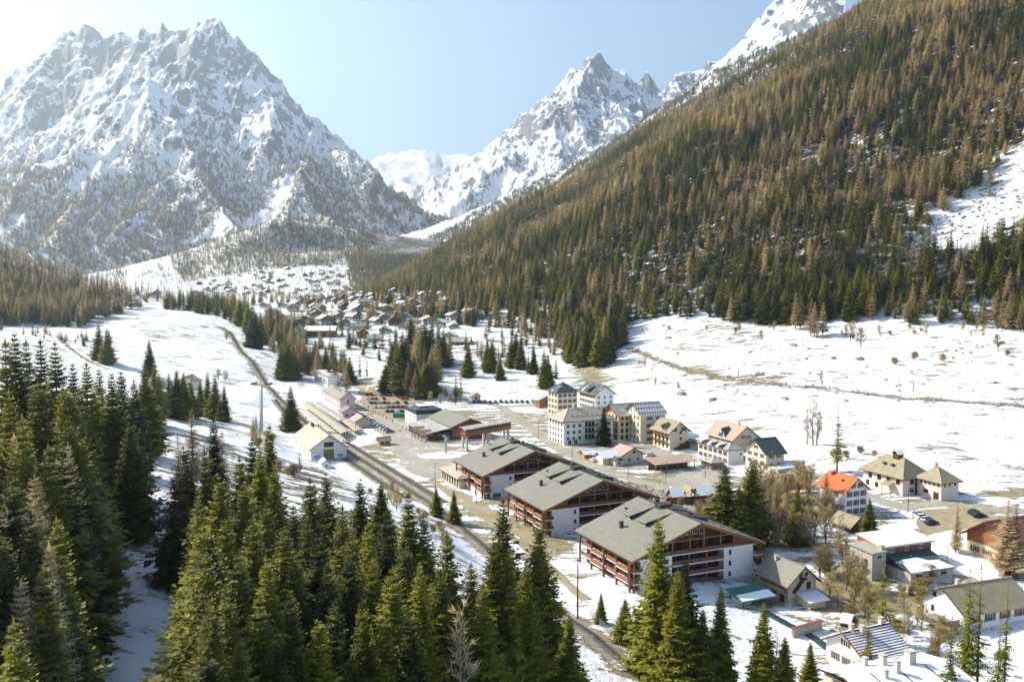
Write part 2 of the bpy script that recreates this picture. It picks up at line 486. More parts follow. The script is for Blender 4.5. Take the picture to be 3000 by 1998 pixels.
M_LEFT = mountain_material("granite_snow", (0.06, 0.075, 0.09), (0.24, 0.27, 0.30), 0.02, 0.0060, 0.5, 0.22)
M_FAR = mountain_material("glacier_snow", (0.14, 0.16, 0.19), (0.35, 0.37, 0.40), 0.18, 0.0022)
M_PEAK = mountain_material("peak_snow", (0.05, 0.065, 0.08), (0.24, 0.26, 0.28), -0.04, 0.0060, 0.5, 0.12)

left_lines = [
    (RL([(-180,300,5600),(-40,245,5500),(30,197,5500),(60,186,5500),(85,166,5500),(110,130,5550),(150,86,5600),(190,64,5600),(225,72,5600),(250,68,5600),(290,78,5600),(310,92,5550),
         (330,72,5450),(370,60,5400),(405,58,5350),(430,60,5350),(470,44,5300),(500,62,5250),(530,96,5200),(580,168,5050),(620,218,4950),(680,288,4800),(740,334,4650),(800,366,4500),(845,400,4400),(876,445,4300),(900,515,4200),(925,590,4150)]), 1.05, 0.00012),
    (RL([(470,48,5300),(440,110,5000),(345,165,4750),(330,215,4450),(400,300,4150),(430,400,3850),(500,500,3500),(560,570,3100)]), 0.98, 0.00006),
    (RL([(190,64,5600),(130,190,5300),(60,240,5100),(-60,300,4900)]), 0.95, 0.0001),
    (RL([(120,330,4600),(60,420,4200),(-80,500,3900)]), 0.62, 0.00008),
    (RL([(345,200,4450),(230,330,4000),(160,460,3500),(90,560,3000)]), 0.55, 0.00006),
    (RL([(620,218,4950),(640,330,4300),(690,430,3900),(740,480,3700),(790,510,3600)]), 0.85, 0.0001),
]
LM = mountain("left_mountain", left_lines, 2500, 6200, -0.78, -0.06, 330, 360, M_LEFT, 75, 420, 5)
far_lines = [(RL([(600,420,10500),(760,400,10500),(830,382,10400),(880,364,10200),(920,349,10000),(970,352,10000),(1030,364,9900),(1080,361,9800),(1110,374,9700),(1160,370,9500),(1300,360,9500),(1500,330,9500)]), 0.42, 0.00001),
             (RL([(970,352,10000),(960,420,8800),(940,470,7600),(930,500,6800)]), 0.22, 0.0),
             (RL([(1110,372,9700),(1060,430,8300),(1010,480,7200)]), 0.35, 0.0)]
mountain("far_mountain", far_lines, 5200, 11500, -0.42, 0.12, 160, 180, M_FAR, 70, 900, 15)
peak_lines = [
    (RL([(1000,500,6400),(1060,425,6500),(1100,382,6600),(1130,352,6700),(1180,308,6700),(1240,248,6700),(1290,188,6700),(1340,142,6700),(1368,134,6700),(1400,154,6750),(1440,176,6800),(1480,172,6850),(1505,205,6900),(1530,214,6900),(1560,186,6900),(1600,166,6900),(1650,150,6900),(1800,100,6800)]), 0.95, 0.00006),
    (RL([(1368,134,6700),(1330,220,6200),(1240,300,5900),(1130,400,5500),(1050,470,5100)]), 0.80, 0.00008),
    (RL([(1400,154,6750),(1440,240,6200),(1400,320,5700),(1250,400,5200)]), 0.75, 0.00008),
    (RL([(1560,190,6900),(1560,260,6000)]), 0.5, 0.0),
]
mountain("pointed_mountain", peak_lines, 4300, 7800, -0.24, 0.30, 240, 350, M_PEAK, 70, 420, 25)
crest_lines = [
    (RL([(1590,185,5000),(1640,142,4800),(1700,84,4600),(1742,34,4500),(1775,-12,4450),(1850,-60,4400),(1950,-140,4300),(2200,-260,4200)]), 1.15, 0.0),
]
mountain("snowy_crest", crest_lines, 3000, 5400, 0.0, 0.36, 150, 160, M_PEAK, 26, 330, 35)
M_FLANK = mountain_material("wooded_flank", (0.05, 0.05, 0.04), (0.16, 0.14, 0.11), -0.06, 0.012)
back_lines = [(RL([(820,575,3800),(900,545,3800),(1020,505,3800),(1110,470,3750),(1230,420,3700),(1340,372,3650),(1450,305,3600),(1530,240,3550),(1640,172,3450),(1740,120,3350),(1860,62,3200),(1960,20,3100),(2200,-100,2900)]), 0.75, 0.0),]
BM = mountain("wooded_ridge", back_lines, 2300, 4300, -0.32, 0.34, 190, 260, M_FLANK, 8, 260, 45)
# ------------------------------------------------------------------ trees: materials and meshes
def foliage(name, lo, hi, transl, rough=0.65):
    t = NT(name)
    oi = t.n("ShaderNodeObjectInfo"); p = t.pos()
    n = t.noise(p, 0.55, 3, 0.6)
    f = t.math('ADD', t.math('MULTIPLY', n, 0.85), t.math('MULTIPLY', t.math('SUBTRACT', oi.outputs["Random"], 0.5), 0.45))
    col = t.ramp(f, [(0.15, lo), (0.62, hi)])
    b = t.bsdf(col, rough, None, 0, 0.25)
    if transl:
        tr = t.n("ShaderNodeBsdfTranslucent"); t.l(t.mix(1.0, col, (1.0, 0.95, 0.55), 'MULTIPLY'), tr.inputs[0])
        mx = t.n("ShaderNodeMixShader"); mx.inputs[0].default_value = transl
        t.l(b.outputs[0], mx.inputs[1]); t.l(tr.outputs[0], mx.inputs[2]); t.l(mx.outputs[0], t.out.inputs[0])
    return t.m
M_SPRUCE = foliage("spruce_needles", (0.014, 0.022, 0.005), (0.260, 0.255, 0.022), 0.28)
M_LARCH = foliage("larch_twigs", (0.21, 0.155, 0.095), (0.64, 0.51, 0.33), 0.38, 0.8)
M_TWIG = foliage("bare_twigs", (0.24, 0.18, 0.09), (0.58, 0.45, 0.22), 0.35, 0.8)
M_BARK = plain("bark", (0.13, 0.10, 0.072), 0.9, 0.4, 1.2)
M_BIRCH = plain("pale_bark", (0.30, 0.25, 0.19), 0.9, 0.3, 1.2)

def frond(V, Fc, p, d, side, ln, wd):
    """a flat twig spray: four corners, narrow at both ends"""
    n = len(V)
    V.append(p); V.append(p + d * ln * 0.45 + side * wd); V.append(p + d * ln); V.append(p + d * ln * 0.45 - side * wd)
    Fc.append((n, n + 1, n + 2, n + 3))
def conifer(seed, whorls, per, sprays, rmax, base, width, droop, thin, curl=0.25, lf=0.34):
    """crown of a 1 m conifer (scale it up): whorls of drooping boughs set with sprays"""
    r = random.Random(seed); V = []; Fc = []
    gap = [r.uniform(0.75, 1.15) for _ in range(12)]
    for w in range(whorls):
        f = (w + r.uniform(-0.3, 0.3)) / whorls
        z = base + (0.985 - base) * max(0, f)
        prof = rmax * (1 - max(0, f)) ** 0.82 * (0.45 + 0.55 * min(1, (f + 0.04) / 0.14)) + 0.006
        m = max(3, int(per * (0.55 + 0.45 * (1 - f))))
        a0 = r.uniform(0, 6.28)
        for k in range(m):
            az = a0 + 6.283 * k / m + r.uniform(-0.25, 0.25)
            L = prof * r.uniform(0.62, 1.12) * gap[int(az / 6.283 * 12) % 12]
            if r.random() < thin: continue
            out = Vector((math.cos(az), math.sin(az), 0)); sd = Vector((-math.sin(az), math.cos(az), 0))
            sl0 = droop * (1 - f) + 0.55 * max(0, f - 0.6)                # lower boughs hang, top ones rise
            P = Vector((0, 0, z)); n_s = max(2, int(sprays * (0.45 + 0.55 * L / rmax)))
            for s in range(n_s + 1):
                q = s / n_s
                pos = P + out * (L * q) + Vector((0, 0, L * (sl0 * q + curl * q * q)))
                ln = L * lf * (1.15 - 0.6 * q) * r.uniform(0.7, 1.25) + 0.008
                tang = (out + Vector((0, 0, sl0 + 2 * curl * q))).normalized()
                if s == n_s:
                    frond(V, Fc, pos, tang, sd, ln * 0.8, ln * 0.26 * width)
                    continue
                for sg in (-1, 1):
                    ang = r.uniform(0.7, 1.15)
                    d = (tang * math.cos(ang) + sd * sg * math.sin(ang) + Vector((0, 0, r.uniform(-0.55, 0.05)))).normalized()
                    nrm = d.cross(Vector((r.uniform(-0.5, 0.5), r.uniform(-0.5, 0.5), 1))).normalized()
                    frond(V, Fc, pos, d, nrm, ln * 1.15, ln * 0.30 * width)
                if q > 0.15 and r.random() < 0.6:
                    d = (tang * 0.5 + Vector((r.uniform(-.3, .3), r.uniform(-.3, .3), -0.9))).normalized()
                    frond(V, Fc, pos, d, sd, ln * 0.75, ln * 0.24 * width)
    frond(V, Fc, Vector((0, 0, 0.94)), Vector((0, 0, 1)), Vector((1, 0, 0)), 0.06, 0.006)
    return V, Fc
def mesh_of(name, V, Fc, mat):
    me = bpy.data.meshes.new(name); me.from_pydata([tuple(v) for v in V], [], Fc); me.materials.append(mat); me.update(); return me
def trunk_mesh(name, r0, mat, top=0.97, lean=0.0, n=7, stubs=0, seed=1):
    mb = MB(); r = random.Random(seed); zs = [-0.04, 0.0, 0.03, 0.3, 0.65, top]; rs = [1.25, 1.2, 1.0, 0.78, 0.42, 0.06]
    for a in range(5):
        mb.tube((lean * zs[a] ** 2, 0, zs[a]), (lean * zs[a + 1] ** 2, 0, zs[a + 1]), r0 * rs[a], r0 * rs[a + 1], mat, n)
    for k in range(stubs):
        z = r.uniform(0.1, 0.5); a = r.uniform(0, 6.28); l = r.uniform(0.03, 0.09)
        mb.tube((0, 0, z), (math.cos(a) * l, math.sin(a) * l, z - 0.01), r0 * 0.12, r0 * 0.04, mat, 3)
    return mb.mesh(name)
SPRUCE_HI = [mesh_of("crown", *conifer(s, 46, 12, 8, rm * 1.1, 0.04, wd * 1.15, -0.42, 0.03), M_SPRUCE) for s, rm, wd in ((1, .215, 1.0), (2, .195, 1.05), (3, .24, 1.0), (4, .185, 1.0), (5, .22, 0.95))]
SPRUCE_MID = [mesh_of("crown", *conifer(s, 22, 9, 4, rm, 0.06, 1.5, -0.40, 0.05), M_SPRUCE) for s, rm in ((11, .20), (12, .175), (13, .225), (14, .155))]
SPRUCE_LO = [mesh_of("crown", *conifer(s, 10, 6, 2, rm, 0.07, 2.3, -0.40, 0.03), M_SPRUCE) for s, rm in ((21, .20), (22, .17), (23, .23))]
LARCH_HI = [mesh_of("crown", *conifer(s, 40, 11, 14, rm, 0.12, 0.50, -0.10, 0.08, 0.30, 0.21), M_LARCH) for s, rm in ((31, .19), (32, .165), (33, .21))]
LARCH_MID = [mesh_of("crown", *conifer(s, 22, 9, 6, rm, 0.12, 0.8, -0.12, 0.06, 0.30), M_LARCH) for s, rm in ((41, .19), (42, .165), (43, .21))]
LARCH_LO = [mesh_of("crown", *conifer(s, 11, 7, 3, rm, 0.12, 1.6, -0.12, 0.03, 0.30), M_LARCH) for s, rm in ((51, .19), (52, .16), (53, .21))]
SPARSE = [mesh_of("crown", *conifer(s, 30, 6, 6, rm, 0.16, 0.8, -0.50, 0.30, 0.15), M_SPRUCE) for s, rm in ((61, .14), (62, .12))]
TRUNKS = [trunk_mesh("trunk", 0.011, M_BARK, stubs=10, seed=k) for k in range(2)]
TRUNK_L = trunk_mesh("trunk", 0.010, M_BARK, n=4)

def broadleaf(seed, spread, stems, mat_b, mat_t, low=0.2, boughs=16, twig_l=0.085, dense=1.0):
    """a bare deciduous tree of height 1: leaning stems, rising boughs, and twigs all along them"""
    r = random.Random(seed); mb = MB(); V = []; Fc = []
    def twigs(p, q, n, ln):
        d = (q - p).normalized()
        for k in range(n):
            t = r.uniform(0.25, 1.0)
            dd = (d * 0.7 + Vector((r.uniform(-1, 1), r.uniform(-1, 1), r.uniform(-0.4, 0.8))) * 0.8).normalized()
            side = dd.cross(Vector((r.uniform(-1, 1), r.uniform(-1, 1), 0.3))).normalized()
            frond(V, Fc, p.lerp(q, t), dd, side, ln * r.uniform(0.6, 1.3), ln * 0.05)
    for s in range(stems):
        a = r.uniform(0, 6.28); lean = r.uniform(0.04, 0.16) * (1 if stems > 1 else 0.4); pts = []
        for k in range(7):
            z = k / 6 * r.uniform(0.93, 1.0); pts.append(Vector((math.cos(a) * lean * z + r.uniform(-.012, .012), math.sin(a) * lean * z + r.uniform(-.012, .012), z * 0.94 - 0.02)))
        for k in range(6): mb.tube(pts[k], pts[k + 1], 0.020 * (1 - k / 6.6) ** 1.1, 0.020 * (1 - (k + 1) / 6.6) ** 1.1, mat_b, 5)
        twigs(pts[5], pts[6], 8, twig_l)
        for b in range(boughs):
            f = low + (0.95 - low) * (b + r.random()) / boughs; i = min(5, int(f * 6)); p = pts[i].lerp(pts[i + 1], f * 6 - i)
            az = r.uniform(0, 6.28); L = spread * (math.sin(math.pi * min(1, (f - low) / (1 - low) * 0.75 + 0.25)) ** 0.7) * r.uniform(0.55, 1.1) + 0.03
            d = Vector((math.cos(az), math.sin(az), r.uniform(0.45, 1.0))).normalized(); q = p + d * L * 0.55; e = q + (d + Vector((r.uniform(-.4, .4), r.uniform(-.4, .4), 0.45))).normalized() * L * 0.5
            mb.tube(p, q, 0.0075, 0.005, mat_b, 3); mb.tube(q, e, 0.005, 0.002, mat_b, 3); twigs(p, q, int(5 * dense), twig_l); twigs(q, e, int(9 * dense), twig_l)
            for k in range(3):
                t = r.uniform(0.3, 1); p2 = p.lerp(q, t); e2 = p2 + (d * 0.6 + Vector((r.uniform(-1, 1), r.uniform(-1, 1), 0.5)) * 0.7).normalized() * L * 0.5
                mb.tube(p2, e2, 0.004, 0.0015, mat_b, 3); twigs(p2, e2, int(7 * dense), twig_l)
    return mb.mesh("trunk"), mesh_of("crown", V, Fc, mat_t)
BARE_TREES = [broadleaf(s, sp, st, M_BARK, M_TWIG, 0.18, bo, 0.10, 0.9) for s, sp, st, bo in ((71, .36, 1, 22), (72, .32, 2, 14), (73, .30, 3, 11))]
PALE_TREES = [broadleaf(s, .11, st, M_BIRCH, M_LARCH, 0.15, 20, 0.06, 0.7) for s, st in ((81, 1), (82, 2))]
SHRUBS = [broadleaf(s, .55, 4, M_BARK, M_TWIG, 0.05, 9, 0.20, 1.2) for s in (91, 92)]

# ------------------------------------------------------------------ trees: where they stand
TREES = []        # (kind, x, y, z, height, label)
def sp(kind, label):
    return label.replace("spruce", "larch").replace("conifer", "larch") if kind == "larch" else label.replace("conifer", "spruce") if kind == "spruce" else label
def t_top(kind, u, v, h, label):
    label = sp(kind, label); p = HIT(u, v, h); TREES.append((kind, p.x, p.y, p.z, h, label))
def t_base(kind, u, v, h, label):
    label = sp(kind, label); p = HIT(u, v); TREES.append((kind, p.x, p.y, p.z, h, label))
TR = random.Random(99)
L_W = "tall dark spruce in the grove west of the snowy track"
L_E = "tall sunlit spruce in the grove between the snowy track and the railway"
for u, v, h in ((14,984,33),(41,963,34),(75,984,31),(117,984,33),(160,989,34),(212,1054,30),(252,1054,29),(289,1074,27),(326,1084,28),(354,1082,27),(391,1108,23),(422,1074,24),
                (64,1204,30),(25,1130,31),(110,1110,31),(185,1110,31),(240,1150,30),(300,1170,29),(38,1382,28),(140,1290,28),(270,1240,28),(330,1210,27),(355,1180,26),(380,1230,22),
                (15,1560,25),(90,1480,26),(190,1509,24),(38,1796,22),(130,1640,24),(-60,1100,32),(-100,1300,30),(-70,1500,26),(-150,1050,34),(350,1180,28),(400,1225,28),(375,1280,27),(430,1290,24),(330,1240,28),(310,1330,27)):
    t_top("spruce", u, v, h, L_W)
for u, v, h in ((471,1280,24),(625,1215,25),(598,1305,26),(643,1382,26),(713,1407,26),(802,1356,26),(573,1458,26),(541,1509,26),(859,1471,25),(545,1573,25),(700,1330,26),(760,1300,24),(789,1235,26),(738,1274,24),
                (660,1500,26),(620,1560,25),(560,1610,25),(740,1500,26),(780,1460,26),(830,1540,25),(700,1600,25),(900,1500,25),(860,1600,24),(930,1560,25),(780,1620,24),(960,1640,24),
                (660,1700,24),(560,1740,24),(620,1830,22),(760,1730,23),(530,1690,24),(545,1870,22),(850,1720,23),(700,1860,21),(540,1790,23),(820,1850,20),
                (908,1391,26),(954,1375,25),(1055,1393,24),(1115,1408,17),(1003,1470,26),(1197,1428,27),(1135,1486,27),(1078,1515,26),(1032,1523,27),(1189,1585,26),(1240,1500,24),(1309,1548,26),
                (1020,1610,25),(1090,1620,25),(1150,1650,26),(1230,1640,26),(1290,1660,25),(980,1740,23),(1060,1740,23),(1130,1770,23),(1200,1780,23),(930,1800,21)):
    t_top("spruce", u, v, h, L_E)
for u, v, h in ((1474,1453,29),(1491,1598,25),(1578,1523,27),(1416,1701,22),(1668,1792,17),(1445,1560,26),(1540,1640,23),(1380,1640,22)):
    t_top("spruce", u, v, h, "big spruce beside the railway in front of the middle brown chalet")
for u, v, h in ((1930,1504,31),(2008,1630,25),(2113,1710,22),(2238,1759,21),(1985,1660,24),(2060,1780,18)):
    t_top("spruce", u, v, h, "large spruce rising in front of the brown chalet with the green carport")
t_base("spruce", 1278, 1513, 9.5, "young spruce with clear trunk by the track below the far brown chalet")
t_base("spruce", 1330, 1535, 10.5, "young bushy spruce by the track below the far brown chalet")
t_base("spruce", 1760, 1828, 7.0, "small spruce on the snow beside the wire fence")
t_base("spruce", 1830, 1885, 9.5, "bushy spruce at the end of the wire fence")
for u, v, h, l in ((2590,1640,18,"yellowish spruce between the old garage and the snow-striped tiled roof"),(2545,1790,14,"yellowish spruce low down behind the snow-striped tiled roof"),
                   (2844,1659,24,"tall thin spruce in front of the white house with wooden deck"),(2876,1649,25,"tall thin spruce in front of the white house with wooden deck"),
                   (2955,1690,22,"tall thin spruce in front of the white house with wooden deck"),(2790,1800,18,"tall thin spruce in front of the white house with wooden deck"),(2930,1840,17,"tall thin spruce in front of the white house with wooden deck"),
                   (2375,1880,11,"small dark spruce beside the sunken lane"),(2300,1860,15,"spruce below the small chalet's parked woodpile"),
                   (2125,1355,23,"spruce standing by the stream near the school yard"),(2205,1335,25,"spruce standing by the stream near the school yard"),(2165,1420,18,"spruce standing by the stream near the school yard"),
                   (2335,1430,16,"spruce among bare trees left of the red roofed house"),(2548,1455,12,"small spruce against the red roofed house"),(2457,1185,25,"lone slender spruce on the open snowfield"),
                   (851,1129,22,"spruce beside the goods shed and platform roofs")):
    t_top("sparse" if "slender" in l or "thin" in l or "yellowish" in l else "spruce", u, v, h, l)
t_base("spruce", 1768, 1306, 17.5, "dark spruce in front of the white hotel")
TREES.append(("thuja",) + tuple(HIT(2350, 1432)) + (10.5, "dense dark rounded conifer by the road bend"))
L_M = "spruce in the clump behind the car park"
for u, v, h in ((1150,1140,30),(1165,1150,31),(1180,1120,33),(1205,1060,36),(1225,1065,38),(1245,1070,37),(1265,1070,34),(1285,1072,30),(1300,1065,27),(1145,1100,26),(1250,1165,20),(1265,1160,18),(1130,1150,18),(1190,1090,26),(1215,1100,24),(1160,1085,28)):
    t_base("spruce" if TR.random() < .75 else "larch", u, v, h, L_M)
L_C = "spruce on the snow meadow behind the hotels"
for u, v, h in ((1111,1057,14),(1372,1105,24),(1428,1088,24),(1440,1090,22),(1465,1115,17),(1499,1078,24),(1526,1082,24),(1512,1075,26),(1564,1097,18),(1548,1095,16),(1593,1140,24),(1605,1130,20),(1629,1109,16),(1432,975,18),(1490,960,20),(1500,985,18)):
    t_base("spruce", u, v, h, L_C)
for u, v, h in ((1350,1180,20),(1335,1185,19),(1290,1120,18),(1460,1060,16),(1055,1110,18),(1075,1110,17)):
    t_base("sparse", u, v, h, "thin see-through conifer on the snow meadow")
L_S = "spruce in the dark stand at the foot of the wooded slope"
for k in range(46):
    u = 1640 + 165 * TR.random(); v = 1000 + 80 * TR.random()
    t_base("spruce" if TR.random() < .8 else "larch", u, v - (12 if u > 1780 else 0), TR.uniform(22, 31), L_S)
for u, v in ((1809,1013),(1822,1012),(1800,1022)): t_base("spruce", u, v, 26, L_S)
L_R = "spruce in the row hiding the small house by the meadow"
for u in (425, 450, 472, 498, 520, 540, 562, 588, 612, 636, 660): t_base("spruce", u + TR.uniform(-6, 6), 1228 + TR.uniform(-12, 14), TR.uniform(17, 23), L_R)
for u, v, h, l in ((292,1057,26,"spruce of the pair at the meadow's edge"),(316,1067,24,"spruce of the pair at the meadow's edge"),(439,1105,24,"lone spruce above the small meadow house"),
                   (825,1112,26,"spruce of the clump beside the railway cutting"),(845,1115,27,"spruce of the clump beside the railway cutting"),(860,1110,25,"spruce of the clump beside the railway cutting"),(838,1095,26,"spruce of the clump beside the railway cutting"),
                   (738,1018,30,"spruce of the clump where the railway curves away"),(752,1022,30,"spruce of the clump where the railway curves away"),(765,1010,28,"spruce of the clump where the railway curves away"),(745,1000,28,"spruce of the clump where the railway curves away"),(728,975,26,"spruce of the clump where the railway curves away"),(782,1012,20,"spruce of the clump where the railway curves away"),
                   (690,950,24,"spruce of the clump where the railway curves away"),(702,955,26,"spruce of the clump where the railway curves away"),(676,945,24,"spruce of the clump where the railway curves away")):
    t_base("spruce", u, v, h, l)
for u, v, h in ((890,1085,22),(910,1090,24),(935,1085,22),(955,1100,22),(985,1105,24),(1000,1110,22),(1025,1130,20),(925,1070,20),(975,1085,22),(1015,1150,18)):
    t_base("larch" if TR.random() < .5 else "spruce", u, v, h, "conifer in the belt behind the flat roofed white building")
for u, v, h in ((150,1580,24),(60,1690,22),(215,1290,26),(100,1380,25),(20,1480,24),(40,1260,27),(120,1810,19)): t_top("larch", u, v, h, "bare brown larch among the evergreens west of the snowy track")
for u, v, h in ((520,1260,22),(560,1190,20),(650,1260,20),(500,1330,22)): t_top("larch", u, v, h, "bare brown larch among the evergreens beside the snowy track")
for u, v, h in ((2255,1420,15),(2275,1400,16),(2300,1440,13),(2180,1440,15)): t_top("larch", u, v, h, "bare brown larch by the stream near the school yard")
for u, v, h in ((2805,1465,15),(2955,1460,20),(2980,1470,19)): t_top("larch", u, v, h, "tall bare larch beside the tan parking area")
for u, v, h in ((2140,945,24),(2330,965,26),(2345,962,24),(2375,985,26),(2385,988,24),(2410,985,23),(2935,965,22),(2955,968,23),(2990,975,23),(2880,962,22)):
    t_base("larch", u, v, h, "tall larch at the edge of the wood above the snowfield")
for u, v, h, l in ((2385,1620,13,"broad bare tree above the small timber chalet"),(2340,1610,11,"broad bare tree above the small timber chalet"),(2420,1590,11,"broad bare tree above the small timber chalet"),
                   (2470,1650,9,"bare tree beside the old garage"),(2480,1730,9,"bare tree on the stream bank below the small timber chalet"),(2430,1700,9,"bare tree on the stream bank below the small timber chalet"),(2520,1740,8,"bare tree on the stream bank below the small timber chalet"),
                   (2490,1000,14,"bare tree on the boulder-strewn snow slope"),(2522,1020,14,"bare tree on the boulder-strewn snow slope"),(2715,990,10,"bare tree on the boulder-strewn snow slope"),(2925,1030,11,"bare tree on the boulder-strewn snow slope"),(2580,990,9,"bare tree on the boulder-strewn snow slope"),
                   (2408,1135,10,"bare tree beside the field track"),(2675,1155,8,"bare tree beside the field track"),(2162,1110,6,"bare tree beside the field track"),
                   (2365,1305,17,"group of slim bare trunks on the open snowfield"),(2380,1305,21,"group of slim bare trunks on the open snowfield"),(2392,1303,16,"group of slim bare trunks on the open snowfield"),
                   (660,1125,9,"bare tree by the small house on the meadow"),(665,1000,9,"bare tree on the snowy hump by the railway bend"),(640,1115,8,"bare tree by the small house on the meadow"),
                   (1920,1130,5,"bare tree on the snowfield behind the hotels"),(1990,1145,5,"bare tree on the snowfield behind the hotels"),(1890,1080,7,"bare tree on the snowfield behind the hotels"),
                   (1260,1180,7,"golden bare tree behind the lift station"),(1240,1170,8,"golden bare tree behind the lift station"),(1290,1185,6,"golden bare tree behind the lift station"),
                   (2700,1850,7,"bare tree below the wooden deck"),(2650,1800,6,"bare tree below the wooden deck"),(2740,1930,8,"bare tree below the wooden deck"),(2640,1900,6,"bare tree below the wooden deck"),
                   (2050,1530,6,"bare tree beside the covered footbridge"),(2080,1520,7,"bare tree beside the covered footbridge"),(2200,1510,8,"bare tree by the stream near the school yard"),(2240,1500,12,"bare tree by the stream near the school yard"),(2290,1520,12,"bare tree by the stream near the school yard")):
    t_base("pale" if "slim" in l or "field track" in l else "bare", u, v, h, l)
for u, v, h, l in ((1335,1720,24,"pale stemmed birch among the dark spruces"),(2465,1490,14,"pale twin stemmed birch beside the timber barn"),(2275,1830,9,"pale birch leaning over the stream bank")):
    t_top("pale", u, v, h, l)
for u, v, h in ((1060,1940,13),(1115,1950,13),(880,1962,13),(1000,1958,12)): t_top("bare", u, v, h, "rounded bare golden tree at the foot of the spruce grove")
for u, v in ((1040,1990),(890,1990)):
    p = HIT(u, v, 4.0); TREES.append(("shrub", p.x, p.y, p.z, 5.5, "rounded leafless golden shrub at the foot of the spruces"))
for u, v, h in ((2680,1735,2.5),(2700,1730,3),(2720,1700,4),(2640,1740,2.5),(2690,1770,2),(2790,1450,4),(2520,1330,3),(2480,1345,3),(2560,1338,2.5),(2440,1340,2.5),(1620,1160,4)):
    t_base("shrub", u, v, h, "low bushy shrub in the village gardens")
for u, v in ((2620,1070),(2760,1060),(2680,1055),(2950,1045),(2420,975)): t_base("shrub", u, v, TR.uniform(3, 5), "low tangled bush on the boulder-strewn snow slope")
def brush(poly, n, kinds, h0, h1, label, seed):
    r = random.Random(seed); us = [p[0] for p in poly]; vs = [p[1] for p in poly]; k = 0
    while k < n:
        u = r.uniform(min(us), max(us)); v = r.uniform(min(vs), max(vs)); c = False
        for i in range(len(poly)):
            (ax, ay), (bx, by) = poly[i], poly[(i + 1) % len(poly)]
            if (ay > v) != (by > v) and u < (bx - ax) * (v - ay) / (by - ay) + ax: c = not c
        if not c: continue
        kd = r.choice(kinds); t_base(kd, u, v, r.uniform(h0, h1) * (0.45 if kd == "shrub" else 1), {"shrub": "leafless bush", "bare": "bare twiggy tree", "larch": "bare larch"}[kd] + " " + label); k += 1
brush([(2180,1440),(2390,1440),(2430,1540),(2300,1620),(2200,1580)], 22, ("bare", "bare", "larch", "shrub"), 8, 14, "in the thicket along the stream below the school", 501)
brush([(2380,1640),(2500,1690),(2560,1850),(2440,1800)], 15, ("bare", "shrub"), 6, 9, "on the scrubby bank between small chalet and workshop", 502)
brush([(2600,1790),(2790,1850),(2760,1960),(2660,1940)], 11, ("shrub", "shrub", "bare"), 4, 7, "in the garden below the white house's deck", 503)
brush([(1960,1490),(2120,1520),(2100,1580),(2010,1540)], 12, ("shrub", "bare"), 4, 7, "beside the covered footbridge", 504)
brush([(1180,1155),(1350,1150),(1340,1185),(1270,1190),(1250,1172)], 16, ("bare", "shrub"), 5, 9, "in the golden scrub behind the lift station", 505)
brush([(1020,1410),(1150,1440),(1390,1620),(1300,1600)], 18, ("shrub", "bare"), 3, 6, "on the snowy verge of the railway", 506)
brush([(760,1250),(880,1380),(860,1420),(720,1290)], 14, ("shrub", "larch"), 5, 10, "on the bank behind the goods shed", 507)
brush([(1860,960),(2980,955),(2980,990),(2200,1000)], 26, ("shrub", "bare"), 4, 8, "in the scrub along the foot of the wood", 508)
brush([(2640,1690),(2760,1690),(2740,1760),(2640,1770)], 10, ("shrub",), 4, 7, "in the garden behind the white house", 509)
N_FIXED = len(TREES)

# the wood on the right flank
def in_poly(u, v, P):
    c = False; n = len(P)
    for i in range(n):
        (ax, ay), (bx, by) = P[i], P[(i + 1) % n]
        if (ay > v) != (by > v) and u < (bx - ax) * (v - ay) / (by - ay) + ax: c = not c
    return c
GULLY = [(2660,745),(2740,640),(2850,560),(2960,450),(3060,330),(3060,640),(2900,700),(2800,735)]
GULLY2 = [(2600,600),(2650,570),(2680,600),(2630,650)]
def wood_right():
    out = []
    ts = np.arange(330, 2600, 6.7)
    T, Q = np.meshgrid(ts, np.arange(-34, 1400, 6.7), indexing='ij')
    rs = np.random.RandomState(5)
    T = T + rs.uniform(-4, 4, T.shape); Q = Q + rs.uniform(-4, 4, Q.shape)
    N0 = np.interp(T, _ft[:, 0], _ft[:, 1])
    Nn = N0 + Q
    X = math.cos(PHI) * Nn - math.sin(PHI) * T; Y = math.sin(PHI) * Nn + math.cos(PHI) * T
    X = X.ravel(); Y = Y.ravel(); ok = (Y > 300) & (Y < 4200) & (X / np.maximum(Y, 1) < 0.66)
    X = X[ok]; Y = Y[ok]; Zt = HQ(X, Y)
    d = Y * CP - (Zt - 74) * SP
    U = 1500 + F * X / d; Vv = 999 - F * (Y * SP + (Zt - 74) * CP) / d
    hole = fbm(X, Y, 45, 3, 61) + 0.35 * fbm(X, Y, 15, 2, 62)
    mixn = fbm(X, Y, 120, 3, 63)
    edge = fbm(X, Y, 70, 2, 64) * 30 - 14
    Qf = Q.ravel()[ok]
    keep = (U > -60) & (U < 3120) & (Vv > -30) & (hole < 0.46) & (Qf > edge)
    lar = rs.uniform(0, 1, X.shape) < (0.38 + 1.3 * mixn) * (0.45 + 0.55 * sstep(60, 260, Qf))
    hh = (rs.uniform(11, 25, X.shape) + 8 * fbm(X, Y, 90, 3, 65)) * (1 - 0.22 * sstep(400, 1300, Qf)) * (1 - 0.22 * sstep(900, 1900, Y))
    for i in np.nonzero(keep)[0]:
        if in_poly(U[i], Vv[i], GULLY) and rs.uniform() < 0.97: continue
        if in_poly(U[i], Vv[i], GULLY2): continue
        out.append(("larch" if lar[i] else "spruce", X[i], Y[i], Zt[i], hh[i] * (1.08 if lar[i] else 1.0), None))
    return out
WOOD = wood_right()
